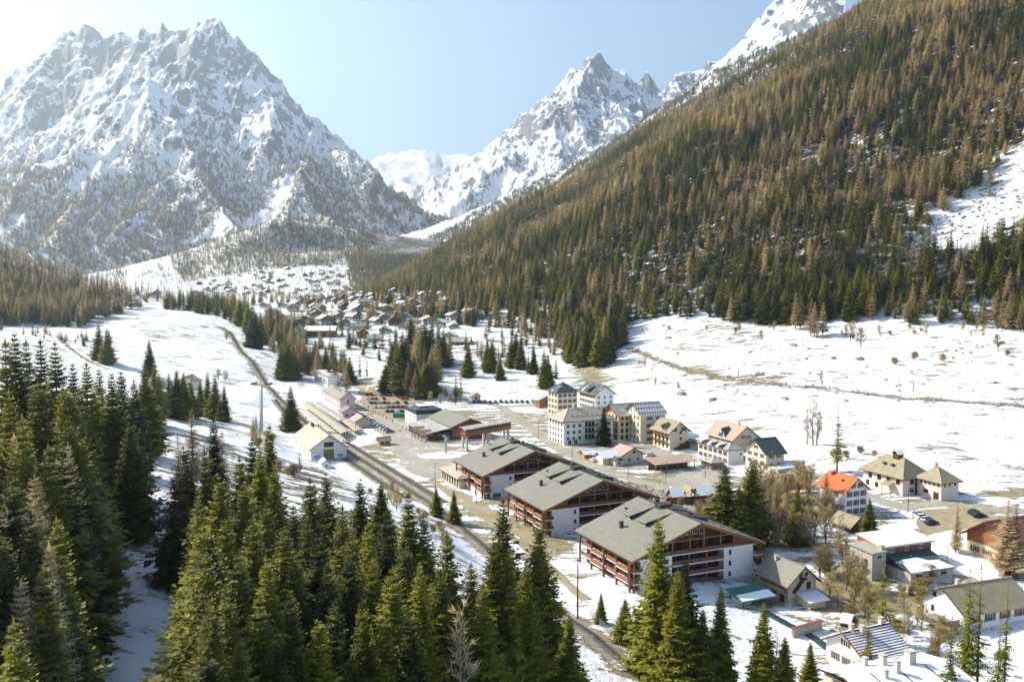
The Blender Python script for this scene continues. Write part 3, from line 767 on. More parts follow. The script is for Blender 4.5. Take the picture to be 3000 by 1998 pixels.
def clear_track(t):
    """keep the crowns of both groves off the snowy track"""
    kd, x, y, z, h, lab = t
    if lab and y < 160 and ("west of the snowy track" in lab or "between the snowy track and" in lab or "beside the snowy track" in lab):
        u, _ = PROJ(x, y, z); r = 0.20 * h / y * F
        if "west" in lab and u + r > 335: x -= (u + r - 335) * y / F
        elif "west" not in lab and u - r < 462: x += (462 - u + r) * y / F
        z = hq(x, y)
    return (kd, x, y, z, h, lab)
TREES = [clear_track(t) for t in TREES]
def scatter(poly, n, mixp, h0, h1, label, seed):
    """trees on the ground inside a surveyed outline, thinned evenly over the picture"""
    r = random.Random(seed); us = [p[0] for p in poly]; vs = [p[1] for p in poly]; out = []
    while len(out) < n:
        u = r.uniform(min(us), max(us)); v = r.uniform(min(vs), max(vs))
        if not in_poly(u, v, poly): continue
        p = HIT(u, v)
        out.append(("larch" if r.random() < mixp else "spruce", p.x, p.y, p.z, r.uniform(h0, h1), label))
    return out
WOOD += scatter([(-40,735),(60,755),(170,800),(260,835),(330,860),(300,930),(240,960),(0,955),(-60,960)], 950, 0.45, 14, 24, None, 301)
WOOD += scatter([(-600,690),(-40,735),(-60,960),(-600,960)], 900, 0.45, 14, 24, None, 341)
WOOD += scatter([(880,960),(1120,950),(1350,980),(1340,1060),(1110,1060),(900,1040)], 42, 0.35, 12, 22, None, 342)
WOOD += scatter([(100,770),(330,760),(350,850),(260,835),(170,800)], 200, 0.75, 12, 22, None, 311)
WOOD += scatter([(480,740),(700,660),(860,620),(1020,630),(1100,700),(1080,775),(900,780),(640,810),(540,830)], 3600, 0.5, 14, 23, None, 312)
WOOD += scatter([(-40,670),(180,700),(340,740),(330,770),(100,775),(60,760),(-40,740)], 650, 0.6, 14, 24, None, 321)
WOOD += scatter([(1010,735),(1150,730),(1190,790),(1040,800)], 190, 0.4, 12, 20, None, 331)
WOOD += scatter([(230,690),(560,680),(560,850),(300,870),(200,800)], 420, 0.6, 12, 22, None, 322)
WOOD += scatter([(330,760),(360,740),(370,800),(345,850)], 60, 0.7, 12, 20, None, 313)
WOOD += scatter([(460,690),(560,680),(600,720),(500,760)], 140, 0.7, 12, 20, None, 314)
WOOD += scatter([(1640,900),(1840,930),(1830,990),(1800,1040),(1660,1040),(1620,980)], 130, 0.25, 20, 30, None, 315)
WOOD += scatter([(1100,870),(1420,900),(1640,940),(1640,1000),(1400,960),(1150,930)], 170, 0.4, 13, 24, None, 316)
WOOD += scatter([(760,940),(860,960),(900,1060),(960,1090),(1030,1130),(990,1140),(880,1090),(800,1040)], 110, 0.4, 14, 24, None, 317)
WOOD += scatter([(1130,1090),(1320,1050),(1330,1110),(1260,1180),(1150,1180)], 36, 0.35, 14, 24, None, 318)
WOOD += scatter([(330,865),(400,880),(420,900),(300,935),(240,960)], 60, 0.5, 14, 22, None, 302)
WOOD += scatter([(470,895),(560,890),(700,905),(740,930),(700,945),(560,915),(470,910)], 90, 0.15, 16, 24, None, 303)
WOOD += scatter([(330,850),(560,860),(760,840),(900,870),(720,900),(480,890),(330,880)], 150, 0.5, 10, 20, None, 304)
WOOD += scatter([(560,815),(800,790),(1000,770),(1130,830),(1110,880),(860,900),(700,870)], 620, 0.5, 8, 17, None, 305)
WOOD += scatter([(860,900),(1110,880),(1300,880),(1400,920),(1290,950),(1000,960),(880,930)], 70, 0.4, 10, 20, None, 306)
WOOD += scatter([(0,965),(330,1000),(330,1025),(0,985)], 26, 0.8, 7, 12, None, 307)
WOOD += scatter([(780,930),(880,930),(900,960),(800,990)], 14, 0.3, 14, 22, None, 308)
WOOD += scatter([(1340,1000),(1640,960),(1640,1060),(1380,1060)], 26, 0.4, 12, 22, None, 309)
def on_mesh(M, n, zlo, zhi, mixp, h0, h1, seed, dens, umin=-80, umax=3080):
    X, Y, Zm = M; rs = np.random.RandomState(seed); out = []
    nr, nc = X.shape
    i = rs.uniform(0, nr - 1.001, n * 7); j = rs.uniform(0, nc - 1.001, n * 7)
    i0 = i.astype(int); j0 = j.astype(int); a = i - i0; b = j - j0
    def bil(A): return (A[i0, j0] * (1 - a) * (1 - b) + A[i0 + 1, j0] * a * (1 - b) + A[i0, j0 + 1] * (1 - a) * b + A[i0 + 1, j0 + 1] * a * b)
    x, y, z = bil(X), bil(Y), bil(Zm)
    d = y * CP - (z - 74) * SP; U = 1500 + F * x / d
    w = dens(x, y, z)
    ok = (z > HQ(x, y) - 2) & (rs.uniform(0, 1, x.shape) < w) & (U > umin) & (U < umax) & (z > zlo) & (z < zhi)
    k = np.nonzero(ok)[0][:n]
    lar = rs.uniform(0, 1, x.shape) < mixp
    return [("larch" if lar[q] else "spruce", x[q], y[q], z[q] - 0.5, rs.uniform(h0, h1), None) for q in k]
def dens_left(x, y, z):
    n = fbm(x, y * 0.4, 240, 4, 71) + 0.5 * fbm(x, y, 60, 3, 72) + 0.22 * sstep(-1100, -300, x)
    alt = 1 - sstep(420, 900, z)
    return np.clip(0.95 * alt * sstep(-0.18, 0.28, n + 0.30 * alt), 0, 1)
WOOD += on_mesh(LM, 40000, 60, 900, 0.4, 16, 28, 401, dens_left, -520)
def dens_back(x, y, z):
    n = fbm(x, y, 130, 4, 73)
    return sstep(-0.42, -0.15, n + 0.1) * (y < 3750)
WOOD += on_mesh(BM, 26000, 60, 1400, 0.25, 16, 26, 402, dens_back, 1150, 2560)
# ------------------------------------------------------------------ trees: the 300 largest of a kind stand singly, the rest is the wood
def size_of(t): return t[4] / math.hypot(t[1], t[2])
SOLO = {"spruce": 0, "larch": 0}
pool = sorted(range(len(WOOD)), key=lambda k: -size_of(WOOD[k]))
n_s = sum(1 for t in TREES if t[0] in ("spruce", "sparse", "thuja")); n_l = sum(1 for t in TREES if t[0] == "larch")
room = {"spruce": max(0, 298 - n_s), "larch": max(0, 298 - n_l)}
solo = set()
for k in pool:
    t = WOOD[k]
    u, v = PROJ(t[1], t[2], t[3] + t[4] * 0.6)
    if room[t[0]] > 0 and 0 < u < 3000 and 0 < v < 1998:
        room[t[0]] -= 1; solo.add(k)
for k in solo:
    kd, x, y, z, h, _ = WOOD[k]
    if x > 40: lab = ("dark green spruce" if kd == "spruce" else "bare tan larch") + " in the wood's front rank above the snowfield"
    elif x > -60 and y < 1000: lab = ("dark green spruce" if kd == "spruce" else "bare tan larch") + " on the slope between the hotels and the hamlet"
    else: lab = ("dark green spruce" if kd == "spruce" else "bare tan larch") + " in the wood beyond the meadow and railway bend"
    TREES.append((kd, x, y, z, h, lab))
def refine(kd, x, y, h, lab):
    """say more closely where a tree of a big grove stands and how it looks"""
    if lab.startswith("tall sunlit spruce in the grove"):
        dt = float(line_d(np.array([x]), np.array([y]), SNOW_TRACK)[0]); dr = float(line_d(np.array([x]), np.array([y]), RAIL)[0])
        w = "at the edge of the snowy track" if dt < 14 else "on the bank just above the railway" if dr < 22 else "behind the first rank facing the goods shed" if y > 190 else "in the thick of the grove by the railway"
        return ("very tall" if h > 25.5 else "tall" if h > 23.5 else "shorter") + " sunlit spruce " + w
    if lab.startswith("tall dark spruce in the grove"):
        dt = float(line_d(np.array([x]), np.array([y]), SNOW_TRACK)[0])
        w = "leaning over the snowy track" if dt < 16 else "on the crest of the hill west of the snowy track" if y > 165 else "deep in the grove west of the snowy track"
        return ("towering" if h > 31 else "tall" if h > 27 else "shorter") + " dark spruce " + w
    if "front rank" in lab or "the wood beyond" in lab or "between the hotels" in lab:
        return ("tall " if h > 25 else "middling " if h > 20 else "short ") + lab + (" near the gully" if x > 300 and "front" in lab else " behind the hotels" if x < 160 and "front" in lab else "")
    return lab
TREES = [(kd, x, y, z, h, refine(kd, x, y, h, lab)) for kd, x, y, z, h, lab in TREES]
NAMES = {"spruce": "spruce_tree", "sparse": "spruce_tree", "thuja": "thuja_tree", "larch": "larch_tree", "bare": "bare_tree", "pale": "birch_tree", "shrub": "shrub"}
CATS = {"spruce": "spruce", "sparse": "spruce", "thuja": "conifer", "larch": "larch", "bare": "tree", "pale": "birch", "shrub": "shrub"}
TV = random.Random(5)
for kd, x, y, z, h, lab in TREES:
    px = h / math.hypot(x, y) * F
    o = empty(NAMES[kd], (x, y, z - 0.15), TV.uniform(0, 6.28))
    wide = TV.uniform(0.9, 1.12) if px > 260 else TV.uniform(1.1, 1.45)
    o.scale = (h * wide, h * wide, h)
    tr = TRUNKS[TV.randrange(2)]
    if kd == "spruce": cr = (SPRUCE_HI if px > 75 else SPRUCE_MID)[TV.randrange(4)]
    elif kd == "thuja": cr = SPRUCE_HI[2]; o.scale = (h * 1.15, h * 1.15, h)
    elif kd == "sparse": cr = SPARSE[TV.randrange(2)]
    elif kd == "larch": cr = (LARCH_HI if px > 110 else LARCH_MID)[TV.randrange(3)]
    elif kd == "bare": tr, cr = BARE_TREES[TV.randrange(3)]; o.scale = (h, h, h)
    elif kd == "pale": tr, cr = PALE_TREES[TV.randrange(2)]; o.scale = (h, h, h)
    else: tr, cr = SHRUBS[TV.randrange(2)]; o.scale = (h * 1.2, h * 1.2, h)
    inst("trunk", tr, o); inst("crown", cr, o)
    tag(o, lab, CATS[kd], {"spruce": "spruces", "sparse": "spruces", "larch": "larches", "bare": "bare trees", "pale": "pale birches", "shrub": "bushes and shrubs"}.get(kd))

# the rest of the wood: instances on points
def variants(name, crowns, tr):
    c = bpy.data.collections.new(name)
    for k, cr in enumerate(crowns):
        me = cr.copy(); me.name = name
        bm = bmesh.new(); bm.from_mesh(cr); n0 = len(bm.faces); bm.from_mesh(tr)
        bm.faces.ensure_lookup_table()
        for f in bm.faces[n0:]: f.material_index = 1
        bm.to_mesh(me); bm.free()
        me.materials.append(tr.materials[0])
        c.objects.link(bpy.data.objects.new("%s_%d" % (name, k), me))
    return c
def wood_object(name, pts, coll, nvar, label):
    if not pts: return
    r = np.random.RandomState(len(pts))
    me = bpy.data.meshes.new(name)
    me.vertices.add(len(pts))
    me.vertices.foreach_set("co", np.array([(p[1], p[2], p[3] - 0.3) for p in pts], dtype=np.float32).ravel())
    for nm, typ, val in (("size", 'FLOAT', np.array([p[4] for p in pts])), ("spin", 'FLOAT', r.uniform(0, 6.28, len(pts))), ("wide", 'FLOAT', r.uniform(0.95, 1.5, len(pts))), ("pick", 'INT', r.randint(0, nvar, len(pts)))):
        a = me.attributes.new(nm, typ, 'POINT')
        a.data.foreach_set("value", val.astype(np.int32 if typ == 'INT' else np.float32))
    me.update()
    o = inst(name, me)
    ng = bpy.data.node_groups.new(name, 'GeometryNodeTree')
    ng.interface.new_socket("Geometry", in_out='INPUT', socket_type='NodeSocketGeometry')
    ng.interface.new_socket("Geometry", in_out='OUTPUT', socket_type='NodeSocketGeometry')
    N = ng.nodes.new; Lk = ng.links.new
    gi = N('NodeGroupInput'); go = N('NodeGroupOutput')
    ci = N('GeometryNodeCollectionInfo'); ci.inputs['Collection'].default_value = coll; ci.inputs['Separate Children'].default_value = True; ci.inputs['Reset Children'].default_value = True
    ip = N('GeometryNodeInstanceOnPoints'); ip.inputs['Pick Instance'].default_value = True
    def attr(nm, typ):
        a = N('GeometryNodeInputNamedAttribute'); a.data_type = typ; a.inputs['Name'].default_value = nm; return a.outputs['Attribute']
    rot = N('ShaderNodeCombineXYZ'); Lk(attr("spin", 'FLOAT'), rot.inputs[2])
    sc = N('ShaderNodeCombineXYZ'); sz = attr("size", 'FLOAT'); mu = N('ShaderNodeMath'); mu.operation = 'MULTIPLY'
    Lk(sz, mu.inputs[0]); Lk(attr("wide", 'FLOAT'), mu.inputs[1]); Lk(mu.outputs[0], sc.inputs[0]); Lk(mu.outputs[0], sc.inputs[1]); Lk(sz, sc.inputs[2])
    Lk(gi.outputs[0], ip.inputs['Points']); Lk(ci.outputs[0], ip.inputs['Instance']); Lk(attr("pick", 'INT'), ip.inputs['Instance Index'])
    Lk(rot.outputs[0], ip.inputs['Rotation']); Lk(sc.outputs[0], ip.inputs['Scale']); Lk(ip.outputs[0], go.inputs[0])
    m = o.modifiers.new("trees", 'NODES'); m.node_group = ng
    tag(o, label, "forest", kind="stuff")
C_SP = variants("spruce_near", SPRUCE_MID, TRUNK_L); C_SF = variants("spruce_far", SPRUCE_LO, TRUNK_L)
C_LN = variants("larch_near", LARCH_MID, TRUNK_L); C_LF = variants("larch_far", LARCH_LO, TRUNK_L)
rest = [WOOD[k] for k in range(len(WOOD)) if k not in solo]
for kd, cn, cf, nn, nf, lab in (("spruce", C_SP, C_SF, 4, 3, "dark spruce forest"), ("larch", C_LN, C_LF, 3, 3, "bare tan larch forest")):
    a = [t for t in rest if t[0] == kd and t[2] < 1150]; b = [t for t in rest if t[0] == kd and t[2] >= 1150]
    wood_object(kd + "_forest", a, cn, nn, lab + " on the lower slope behind its front rank")
    wood_object("distant_" + kd + "_forest", b, cf, nf, lab + " covering the far slopes and mountain foot")
# ------------------------------------------------------------------ building materials
M_WHITE = plain("white_render", (0.74, 0.73, 0.71), 0.85, 0.06, 0.5)
M_CREAM = plain("cream_render", (0.68, 0.60, 0.45), 0.85, 0.07, 0.5)
M_YELLOW = plain("ochre_render", (0.66, 0.54, 0.32), 0.85, 0.08, 0.5)
M_PINK = plain("pink_render", (0.62, 0.44, 0.43), 0.85, 0.08, 0.5)
M_ROSE = plain("faded_rose_render", (0.68, 0.57, 0.50), 0.85, 0.10, 0.6)
M_BEIGE = plain("beige_render", (0.60, 0.50, 0.36), 0.85, 0.08, 0.5)
M_STONEW = plain("old_stone", (0.42, 0.39, 0.33), 0.9, 0.30, 1.2, bump=0.6)
M_CONC = plain("concrete", (0.50, 0.47, 0.41), 0.9, 0.12, 0.8)
M_METAL = plain("galvanised_steel", (0.42, 0.45, 0.47), 0.45, 0.10, 2.0, 0.6)
M_DKMETAL = plain("dark_metal", (0.05, 0.06, 0.06), 0.5, 0.2, 2.0, 0.3)
M_SNOW = plain("roof_snow", (0.85, 0.86, 0.88), 0.7, 0.03, 0.8, bump=0.3)
M_GREEN = plain("green_paint", (0.03, 0.15, 0.11), 0.6, 0.15)
M_GDOOR = plain("mossy_green_door", (0.20, 0.20, 0.045), 0.7, 0.2)
M_SHUTB = plain("brown_shutter", (0.16, 0.09, 0.05), 0.7, 0.2)
M_SHUTG = plain("green_shutter", (0.045, 0.11, 0.095), 0.7, 0.2)
M_GLASS = (lambda t: (t.bsdf((0.018, 0.022, 0.026), 0.08, None, 0, 0.5), t.m)[1])(NT("window_glass"))
def boards(name, c, scale=7.0, vert=True, var=0.35, rough=0.7):
    t = NT(name); o = t.obj()
    n = t.noise(t.mapv(o, (scale, scale, 0.35) if vert else (0.3, 0.3, scale)), 1.0, 3, 0.6)
    lo = tuple(x * (1 - var) for x in c); hi = tuple(min(1, x * (1 + var)) for x in c)
    t.bsdf(t.ramp(n, [(0.3, lo), (0.7, hi)]), rough, t.bump(n, 0.4, 0.02), 0, 0.25)
    return t.m
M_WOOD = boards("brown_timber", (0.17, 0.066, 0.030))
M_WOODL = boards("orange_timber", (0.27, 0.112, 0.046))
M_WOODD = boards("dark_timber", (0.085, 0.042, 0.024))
M_WOODG = boards("grey_timber", (0.26, 0.20, 0.14), 4.0)
M_WOODY = boards("honey_timber", (0.50, 0.27, 0.075))
def roofing(name, c, pitch, var=0.16, rough=0.6, metal=0.0, snow=0.0, axis='Y', rows=True):
    """courses of sheet or slate across the slope, with weathering and an optional crust of snow"""
    t = NT(name); o = t.obj()
    w = t.n("ShaderNodeTexWave", wave_type='BANDS', bands_direction=axis, wave_profile='SAW')
    w.inputs["Scale"].default_value = pitch; w.inputs["Distortion"].default_value = 0.25; w.inputs["Detail"].default_value = 1.0
    t.l(o, w.inputs["Vector"])
    n = t.noise(o, 0.6, 5, 0.65); n2 = t.noise(o, 5.0, 3, 0.6)
    f = t.math('ADD', t.math('MULTIPLY', n, 0.7), t.math('MULTIPLY', n2, 0.3))
    lo = tuple(x * (1 - var) for x in c); hi = tuple(min(1, x * (1 + var)) for x in c)
    col = t.mix(t.math('MULTIPLY', t.math('POWER', w.outputs["Fac"], 6.0), 0.35), t.ramp(f, [(0.3, lo), (0.7, hi)]), tuple(x * 0.55 for x in c))
    if snow:
        s = t.ramp(t.noise(t.mapv(o, (0.22, 0.30, 0.22)), 1.0, 6, 0.7), [(0.62 - snow * 0.28, 0.0), (0.66 - snow * 0.28, 1.0)])
        col = t.mix(s, col, (0.85, 0.86, 0.88))
    t.bsdf(col, rough, t.bump(w.outputs["Fac"], 0.35, 0.06), metal, 0.3)
    return t.m
M_RCHALET = roofing("grey_green_sheet_roof", (0.215, 0.205, 0.160), 0.55, 0.20)
M_RGREY = roofing("grey_sheet_roof", (0.36, 0.35, 0.30), 0.7, 0.15, snow=0.12)
M_RSLATE = roofing("dark_slate_roof", (0.060, 0.085, 0.088), 0.9, 0.25, snow=0.10)
M_RTAN = roofing("tan_tile_roof", (0.42, 0.375, 0.29), 0.9, 0.15)
M_RSTONE = roofing("lauze_stone_roof", (0.32, 0.27, 0.17), 0.7, 0.28, 0.9)
M_RPINK = roofing("pinkish_tile_roof", (0.45, 0.31, 0.23), 0.9, 0.15)
M_RRED = roofing("orange_red_tile_roof", (0.62, 0.13, 0.035), 1.0, 0.12)
M_RRUST = roofing("rust_brown_roof", (0.26, 0.09, 0.055), 0.8, 0.2)
def chequer(name, a, b, s, rot):
    t = NT(name); o = t.mapv(t.obj(), (1, 1, 1), (0, 0, rot))
    c = t.n("ShaderNodeTexChecker"); c.inputs["Scale"].default_value = s; t.l(o, c.inputs[0])
    c.inputs[1].default_value = (*a, 1); c.inputs[2].default_value = (*b, 1)
    t.bsdf(c.outputs[0], 0.7, None, 0, 0.3)
    return t.m
M_RCHECK = chequer("chequered_slate_with_snow", (0.11, 0.11, 0.11), (0.62, 0.62, 0.65), 1.05, 0.785)
M_RCHECKT = chequer("chequered_tile", (0.30, 0.27, 0.20), (0.42, 0.38, 0.29), 1.2, 0.785)
def striped_tiles():
    t = NT("tiles_striped_with_snow"); o = t.obj()
    w = t.n("ShaderNodeTexWave", wave_type='BANDS', bands_direction='Y'); w.inputs["Scale"].default_value = 0.62; w.inputs["Distortion"].default_value = 0.5; w.inputs["Detail"].default_value = 2
    t.l(o, w.inputs["Vector"])
    s = t.ramp(t.math('ADD', w.outputs["Fac"], t.math('MULTIPLY', t.math('SUBTRACT', t.noise(o, 0.5, 4), 0.5), 0.6)), [(0.30, 0.0), (0.42, 1.0)])
    t.bsdf(t.mix(s, (0.12, 0.055, 0.035), (0.85, 0.86, 0.88)), 0.75, t.bump(w.outputs["Fac"], 0.5, 0.08), 0, 0.25)
    return t.m
M_RSTRIPE = striped_tiles()

# ------------------------------------------------------------------ building kit
TH = R(23.8)                                   # the village grid: fronts run along E1, ridges along E2
_win = {}
def window_mesh(ww, wh, frame, shut=None, bars=True):
    key = (round(ww, 2), round(wh, 2), frame.name, shut.name if shut else "", bars)
    if key in _win: return _win[key]
    mb = MB(); t = min(0.09, ww * 0.12)
    mb.box(-ww/2, -0.02, 0, ww/2, 0.10, wh, M_GLASS)
    mb.box(-ww/2 - t, -0.07, -t, -ww/2, 0.05, wh + t, frame); mb.box(ww/2, -0.07, -t, ww/2 + t, 0.05, wh + t, frame)
    mb.box(-ww/2, -0.07, wh, ww/2, 0.05, wh + t, frame); mb.box(-ww/2 - 0.04, -0.14, -t - 0.03, ww/2 + 0.04, 0.05, -0.001, frame)
    if bars and ww > 0.7: mb.box(-0.03, -0.05, 0, 0.03, 0.03, wh, frame)
    sm = None
    if shut:
        sb = MB(); sb.box(-ww * 0.27, -0.11, 0.0, ww * 0.27, -0.04, wh, shut)
        for k in (0.25, 0.75): sb.box(-ww * 0.25, -0.135, wh * k - 0.05, ww * 0.25, -0.109, wh * k + 0.05, shut)
        sm = sb.mesh("shutter")
    _win[key] = (mb.mesh("window"), sm)
    return _win[key]
def put_window(parent, face, a, z, w, d, ww, wh, frame=None, shut=None):
    me, sm = window_mesh(ww, wh, frame or M_WHITE, shut)
    loc, rz = {"F": ((a, 0, z), 0), "B": ((a, d, z), math.pi), "L": ((0, a, z), -math.pi/2), "R": ((w, a, z), math.pi/2)}[face]
    o = inst("window", me, parent, loc, rz)
    if sm:
        for s in (-1, 1): inst("shutter", sm, o, (s * (ww * 0.80 + 0.06), 0, 0))
    return o
def put_grid(parent, w, d, spec):
    for g in spec:
        face, cols, rows, a0, a1, z0, dz, ww, wh = g[:9]
        shut = g[9] if len(g) > 9 else None; fr = g[10] if len(g) > 10 else None
        for c in range(cols):
            for r in range(rows):
                a = a0 + (a1 - a0) * (c / (cols - 1) if cols > 1 else 0.5)
                put_window(parent, face, a, z0 + r * dz, w, d, ww, wh, fr, shut)
def roof_obj(parent, kind, w, d, h, rise, ov, mat, th=0.28, fascia=None, name="roof"):
    fascia = fascia or M_WOODD; mb = MB()
    s = ov
    if kind == "e2":                            # ridge along y, gables front and back
        k = rise / (w / 2); e = h - k * s
        mb.slab([(-s, -s, e), (w/2, -s, h + rise), (w/2, d + s, h + rise), (-s, d + s, e)], th, mat)
        mb.slab([(w/2, -s, h + rise), (w + s, -s, e), (w + s, d + s, e), (w/2, d + s, h + rise)], th, mat)
        mb.box(w/2 - 0.2, -s - 0.02, h + rise - 0.05, w/2 + 0.2, d + s + 0.02, h + rise + 0.10, mat)
    elif kind == "e1":
        k = rise / (d / 2); e = h - k * s
        mb.slab([(-s, -s, e), (w + s, -s, e), (w + s, d/2, h + rise), (-s, d/2, h + rise)], th, mat)
        mb.slab([(-s, d/2, h + rise), (w + s, d/2, h + rise), (w + s, d + s, e), (-s, d + s, e)], th, mat)
        mb.box(-s - 0.02, d/2 - 0.2, h + rise - 0.05, w + s + 0.02, d/2 + 0.2, h + rise + 0.10, mat)
    elif kind in ("hip", "pyr"):
        if kind == "pyr": a = (w/2, d/2 - 0.05); b = (w/2, d/2 + 0.05)
        elif d > w: a = (w/2, w * 0.42); b = (w/2, d - w * 0.42)
        else: a = (d * 0.42, d/2); b = (w - d * 0.42, d/2)
        z1 = h + rise; A = (a[0], a[1], z1); B = (b[0], b[1], z1)
        c = [(-s, -s, h), (w + s, -s, h), (w + s, d + s, h), (-s, d + s, h)]
        lo = [(x, y, h - th) for x, y, z in c]
        if d > w or kind == "pyr": up = [(c[0], c[1], A), (c[1], c[2], B, A), (c[2], c[3], B), (c[3], c[0], A, B)]
        else: up = [(c[0], c[1], B, A), (c[1], c[2], B), (c[2], c[3], A, B), (c[3], c[0], A)]
        for f in up: mb.add(f, [tuple(range(len(f)))], mat)
        mb.add(lo, [(3, 2, 1, 0)], fascia)
        for i in range(4):
            j = (i + 1) % 4; mb.add([lo[i], lo[j], c[j], c[i]], [(0, 1, 2, 3)], fascia)
        hips = [(0, A), (1, A if (d > w or kind == "pyr") else B), (2, B), (3, B if (d > w or kind == "pyr") else A)]
        for i, P in hips: mb.tube(c[i], P, 0.10, 0.10, mat, 4)
    elif kind == "flat":
        mb.box(-s, -s, h, w + s, d + s, h + th, mat)
    elif kind == "shed":                        # high at the back
        mb.slab([(-s, -s, h), (w + s, -s, h), (w + s, d + s, h + rise), (-s, d + s, h + rise)], th, mat)
    o = mb.build(name, parent)
    if kind in ("e1", "e2"):
        fb = MB(); e = h - rise / ((w if kind == "e2" else d) / 2) * s
        for sg in ((0, 1) if kind == "e2" else (0, 1)):
            if kind == "e2":
                y = -s - 0.06 if sg == 0 else d + s; 
                for x0, x1 in ((-s, w/2), (w + s, w/2)):
                    fb.hexa([(x0, y, e - th - 0.06), (x1, y, h + rise - th - 0.06), (x1, y + 0.06, h + rise - th - 0.06), (x0, y + 0.06, e - th - 0.06)],
                            [(x0, y, e + 0.03), (x1, y, h + rise + 0.03), (x1, y + 0.06, h + rise + 0.03), (x0, y + 0.06, e + 0.03)], fascia)
            else:
                x = -s - 0.06 if sg == 0 else w + s
                for y0, y1 in ((-s, d/2), (d + s, d/2)):
                    fb.hexa([(x, y0, e - th - 0.06), (x + 0.06, y0, e - th - 0.06), (x + 0.06, y1, h + rise - th - 0.06), (x, y1, h + rise - th - 0.06)],
                            [(x, y0, e + 0.03), (x + 0.06, y0, e + 0.03), (x + 0.06, y1, h + rise + 0.03), (x, y1, h + rise + 0.03)], fascia)
        fb.build("barge_board", o)
    return o
def roof_z(kind, w, d, h, rise, x, y):
    if kind == "e2": return h + rise * (1 - abs(x - w/2) / (w/2))
    if kind == "e1": return h + rise * (1 - abs(y - d/2) / (d/2))
    if kind == "shed": return h + rise * y / d
    if kind in ("hip", "pyr"): return h + rise * min(1, min(x, y, w - x, d - y) / (min(w, d) / 2) )
    return h
def chimney(parent, x, y, z, s=0.6, hh=1.4, mat=None, cap=None):
    mb = MB(); mb.box(x - s/2, y - s/2, z - 0.8, x + s/2, y + s/2, z + hh, mat or M_BEIGE)
    mb.box(x - s/2 - 0.1, y - s/2 - 0.1, z + hh, x + s/2 + 0.1, y + s/2 + 0.1, z + hh + 0.12, cap or M_CONC)
    for a in (-1, 1):
        for b in (-1, 1): mb.box(x + a * s * 0.36 - 0.05, y + b * s * 0.36 - 0.05, z + hh + 0.12, x + a * s * 0.36 + 0.05, y + b * s * 0.36 + 0.05, z + hh + 0.32, mat or M_BEIGE)
    mb.box(x - s/2 - 0.08, y - s/2 - 0.08, z + hh + 0.32, x + s/2 + 0.08, y + s/2 + 0.08, z + hh + 0.40, cap or M_CONC)
    return mb.build("chimney", parent)
def house(name, label, corner, z, w, d, h, kind, rise, ov, wall, roof, wins=(), chims=(), th=TH, cat="house", group=None, gable=None, upper=None, band=None, wallL=None, plinth=None):
    """corner: photograph pixel of the near corner's foot (local origin); w runs along E1, d along E2"""
    p = G(corner[0], corner[1], z) if len(corner) == 2 else Vector(corner)
    o = empty(name, (p.x, p.y, z), th); tag(o, label, cat, group)
    o["dims"] = [w, d, h]
    mb = MB(); gm = gable or wall
    z0 = -3.0
    if upper:                                   # timber upper storey on a masonry base
        mb.box(0, 0, z0, w, d, upper[0], wall); mb.box(-0.04, -0.04, upper[0], w + 0.04, d + 0.04, h - 0.02, upper[1]); gm = upper[1]
    else:
        mb.box(0, 0, z0, w, d, h - 0.02, wall)
    e = 0.04 if upper else 0.0
    if kind == "e2":
        for y0, y1 in ((0 - e, 0.3), (d - 0.3, d + e)): mb.hexa([(0-e, y0, h - 0.02), (w+e, y0, h - 0.02), (w+e, y1, h - 0.02), (0-e, y1, h - 0.02)], [(w/2 - 0.01, y0, h + rise - 0.2), (w/2 + 0.01, y0, h + rise - 0.2), (w/2 + 0.01, y1, h + rise - 0.2), (w/2 - 0.01, y1, h + rise - 0.2)], gm)
    if kind == "e1":
        for x0, x1 in ((0 - e, 0.3), (w - 0.3, w + e)): mb.hexa([(x0, 0-e, h - 0.02), (x1, 0-e, h - 0.02), (x1, d+e, h - 0.02), (x0, d+e, h - 0.02)], [(x0, d/2 - 0.01, h + rise - 0.2), (x1, d/2 - 0.01, h + rise - 0.2), (x1, d/2 + 0.01, h + rise - 0.2), (x0, d/2 + 0.01, h + rise - 0.2)], gm)
    if kind == "shed":
        mb.hexa([(0, 0, h - 0.02), (w, 0, h - 0.02), (w, d, h - 0.02), (0, d, h - 0.02)], [(0, 0, h - 0.02 + 0.001), (w, 0, h - 0.019), (w, d, h + rise - 0.3), (0, d, h + rise - 0.3)], gm)
    if plinth: mb.box(-0.12, -0.12, z0, w + 0.12, d + 0.12, plinth[0], plinth[1])
    mb.build("wall", o)
    if band:
        b = MB(); b.box(-0.08, -0.08, band[0], w + 0.08, -0.001, band[0] + 0.25, band[1]); b.box(-0.08, -0.001, band[0], -0.001, d + 0.08, band[0] + 0.25, band[1]); b.build("string_course", o)
    r = roof_obj(o, kind, w, d, h, rise, ov, roof)
    for c in chims: chimney(r, c[0], c[1], roof_z(kind, w, d, h, rise, c[0], c[1]), *(c[2:] or ()))
    put_grid(o, w, d, wins)
    return o, r
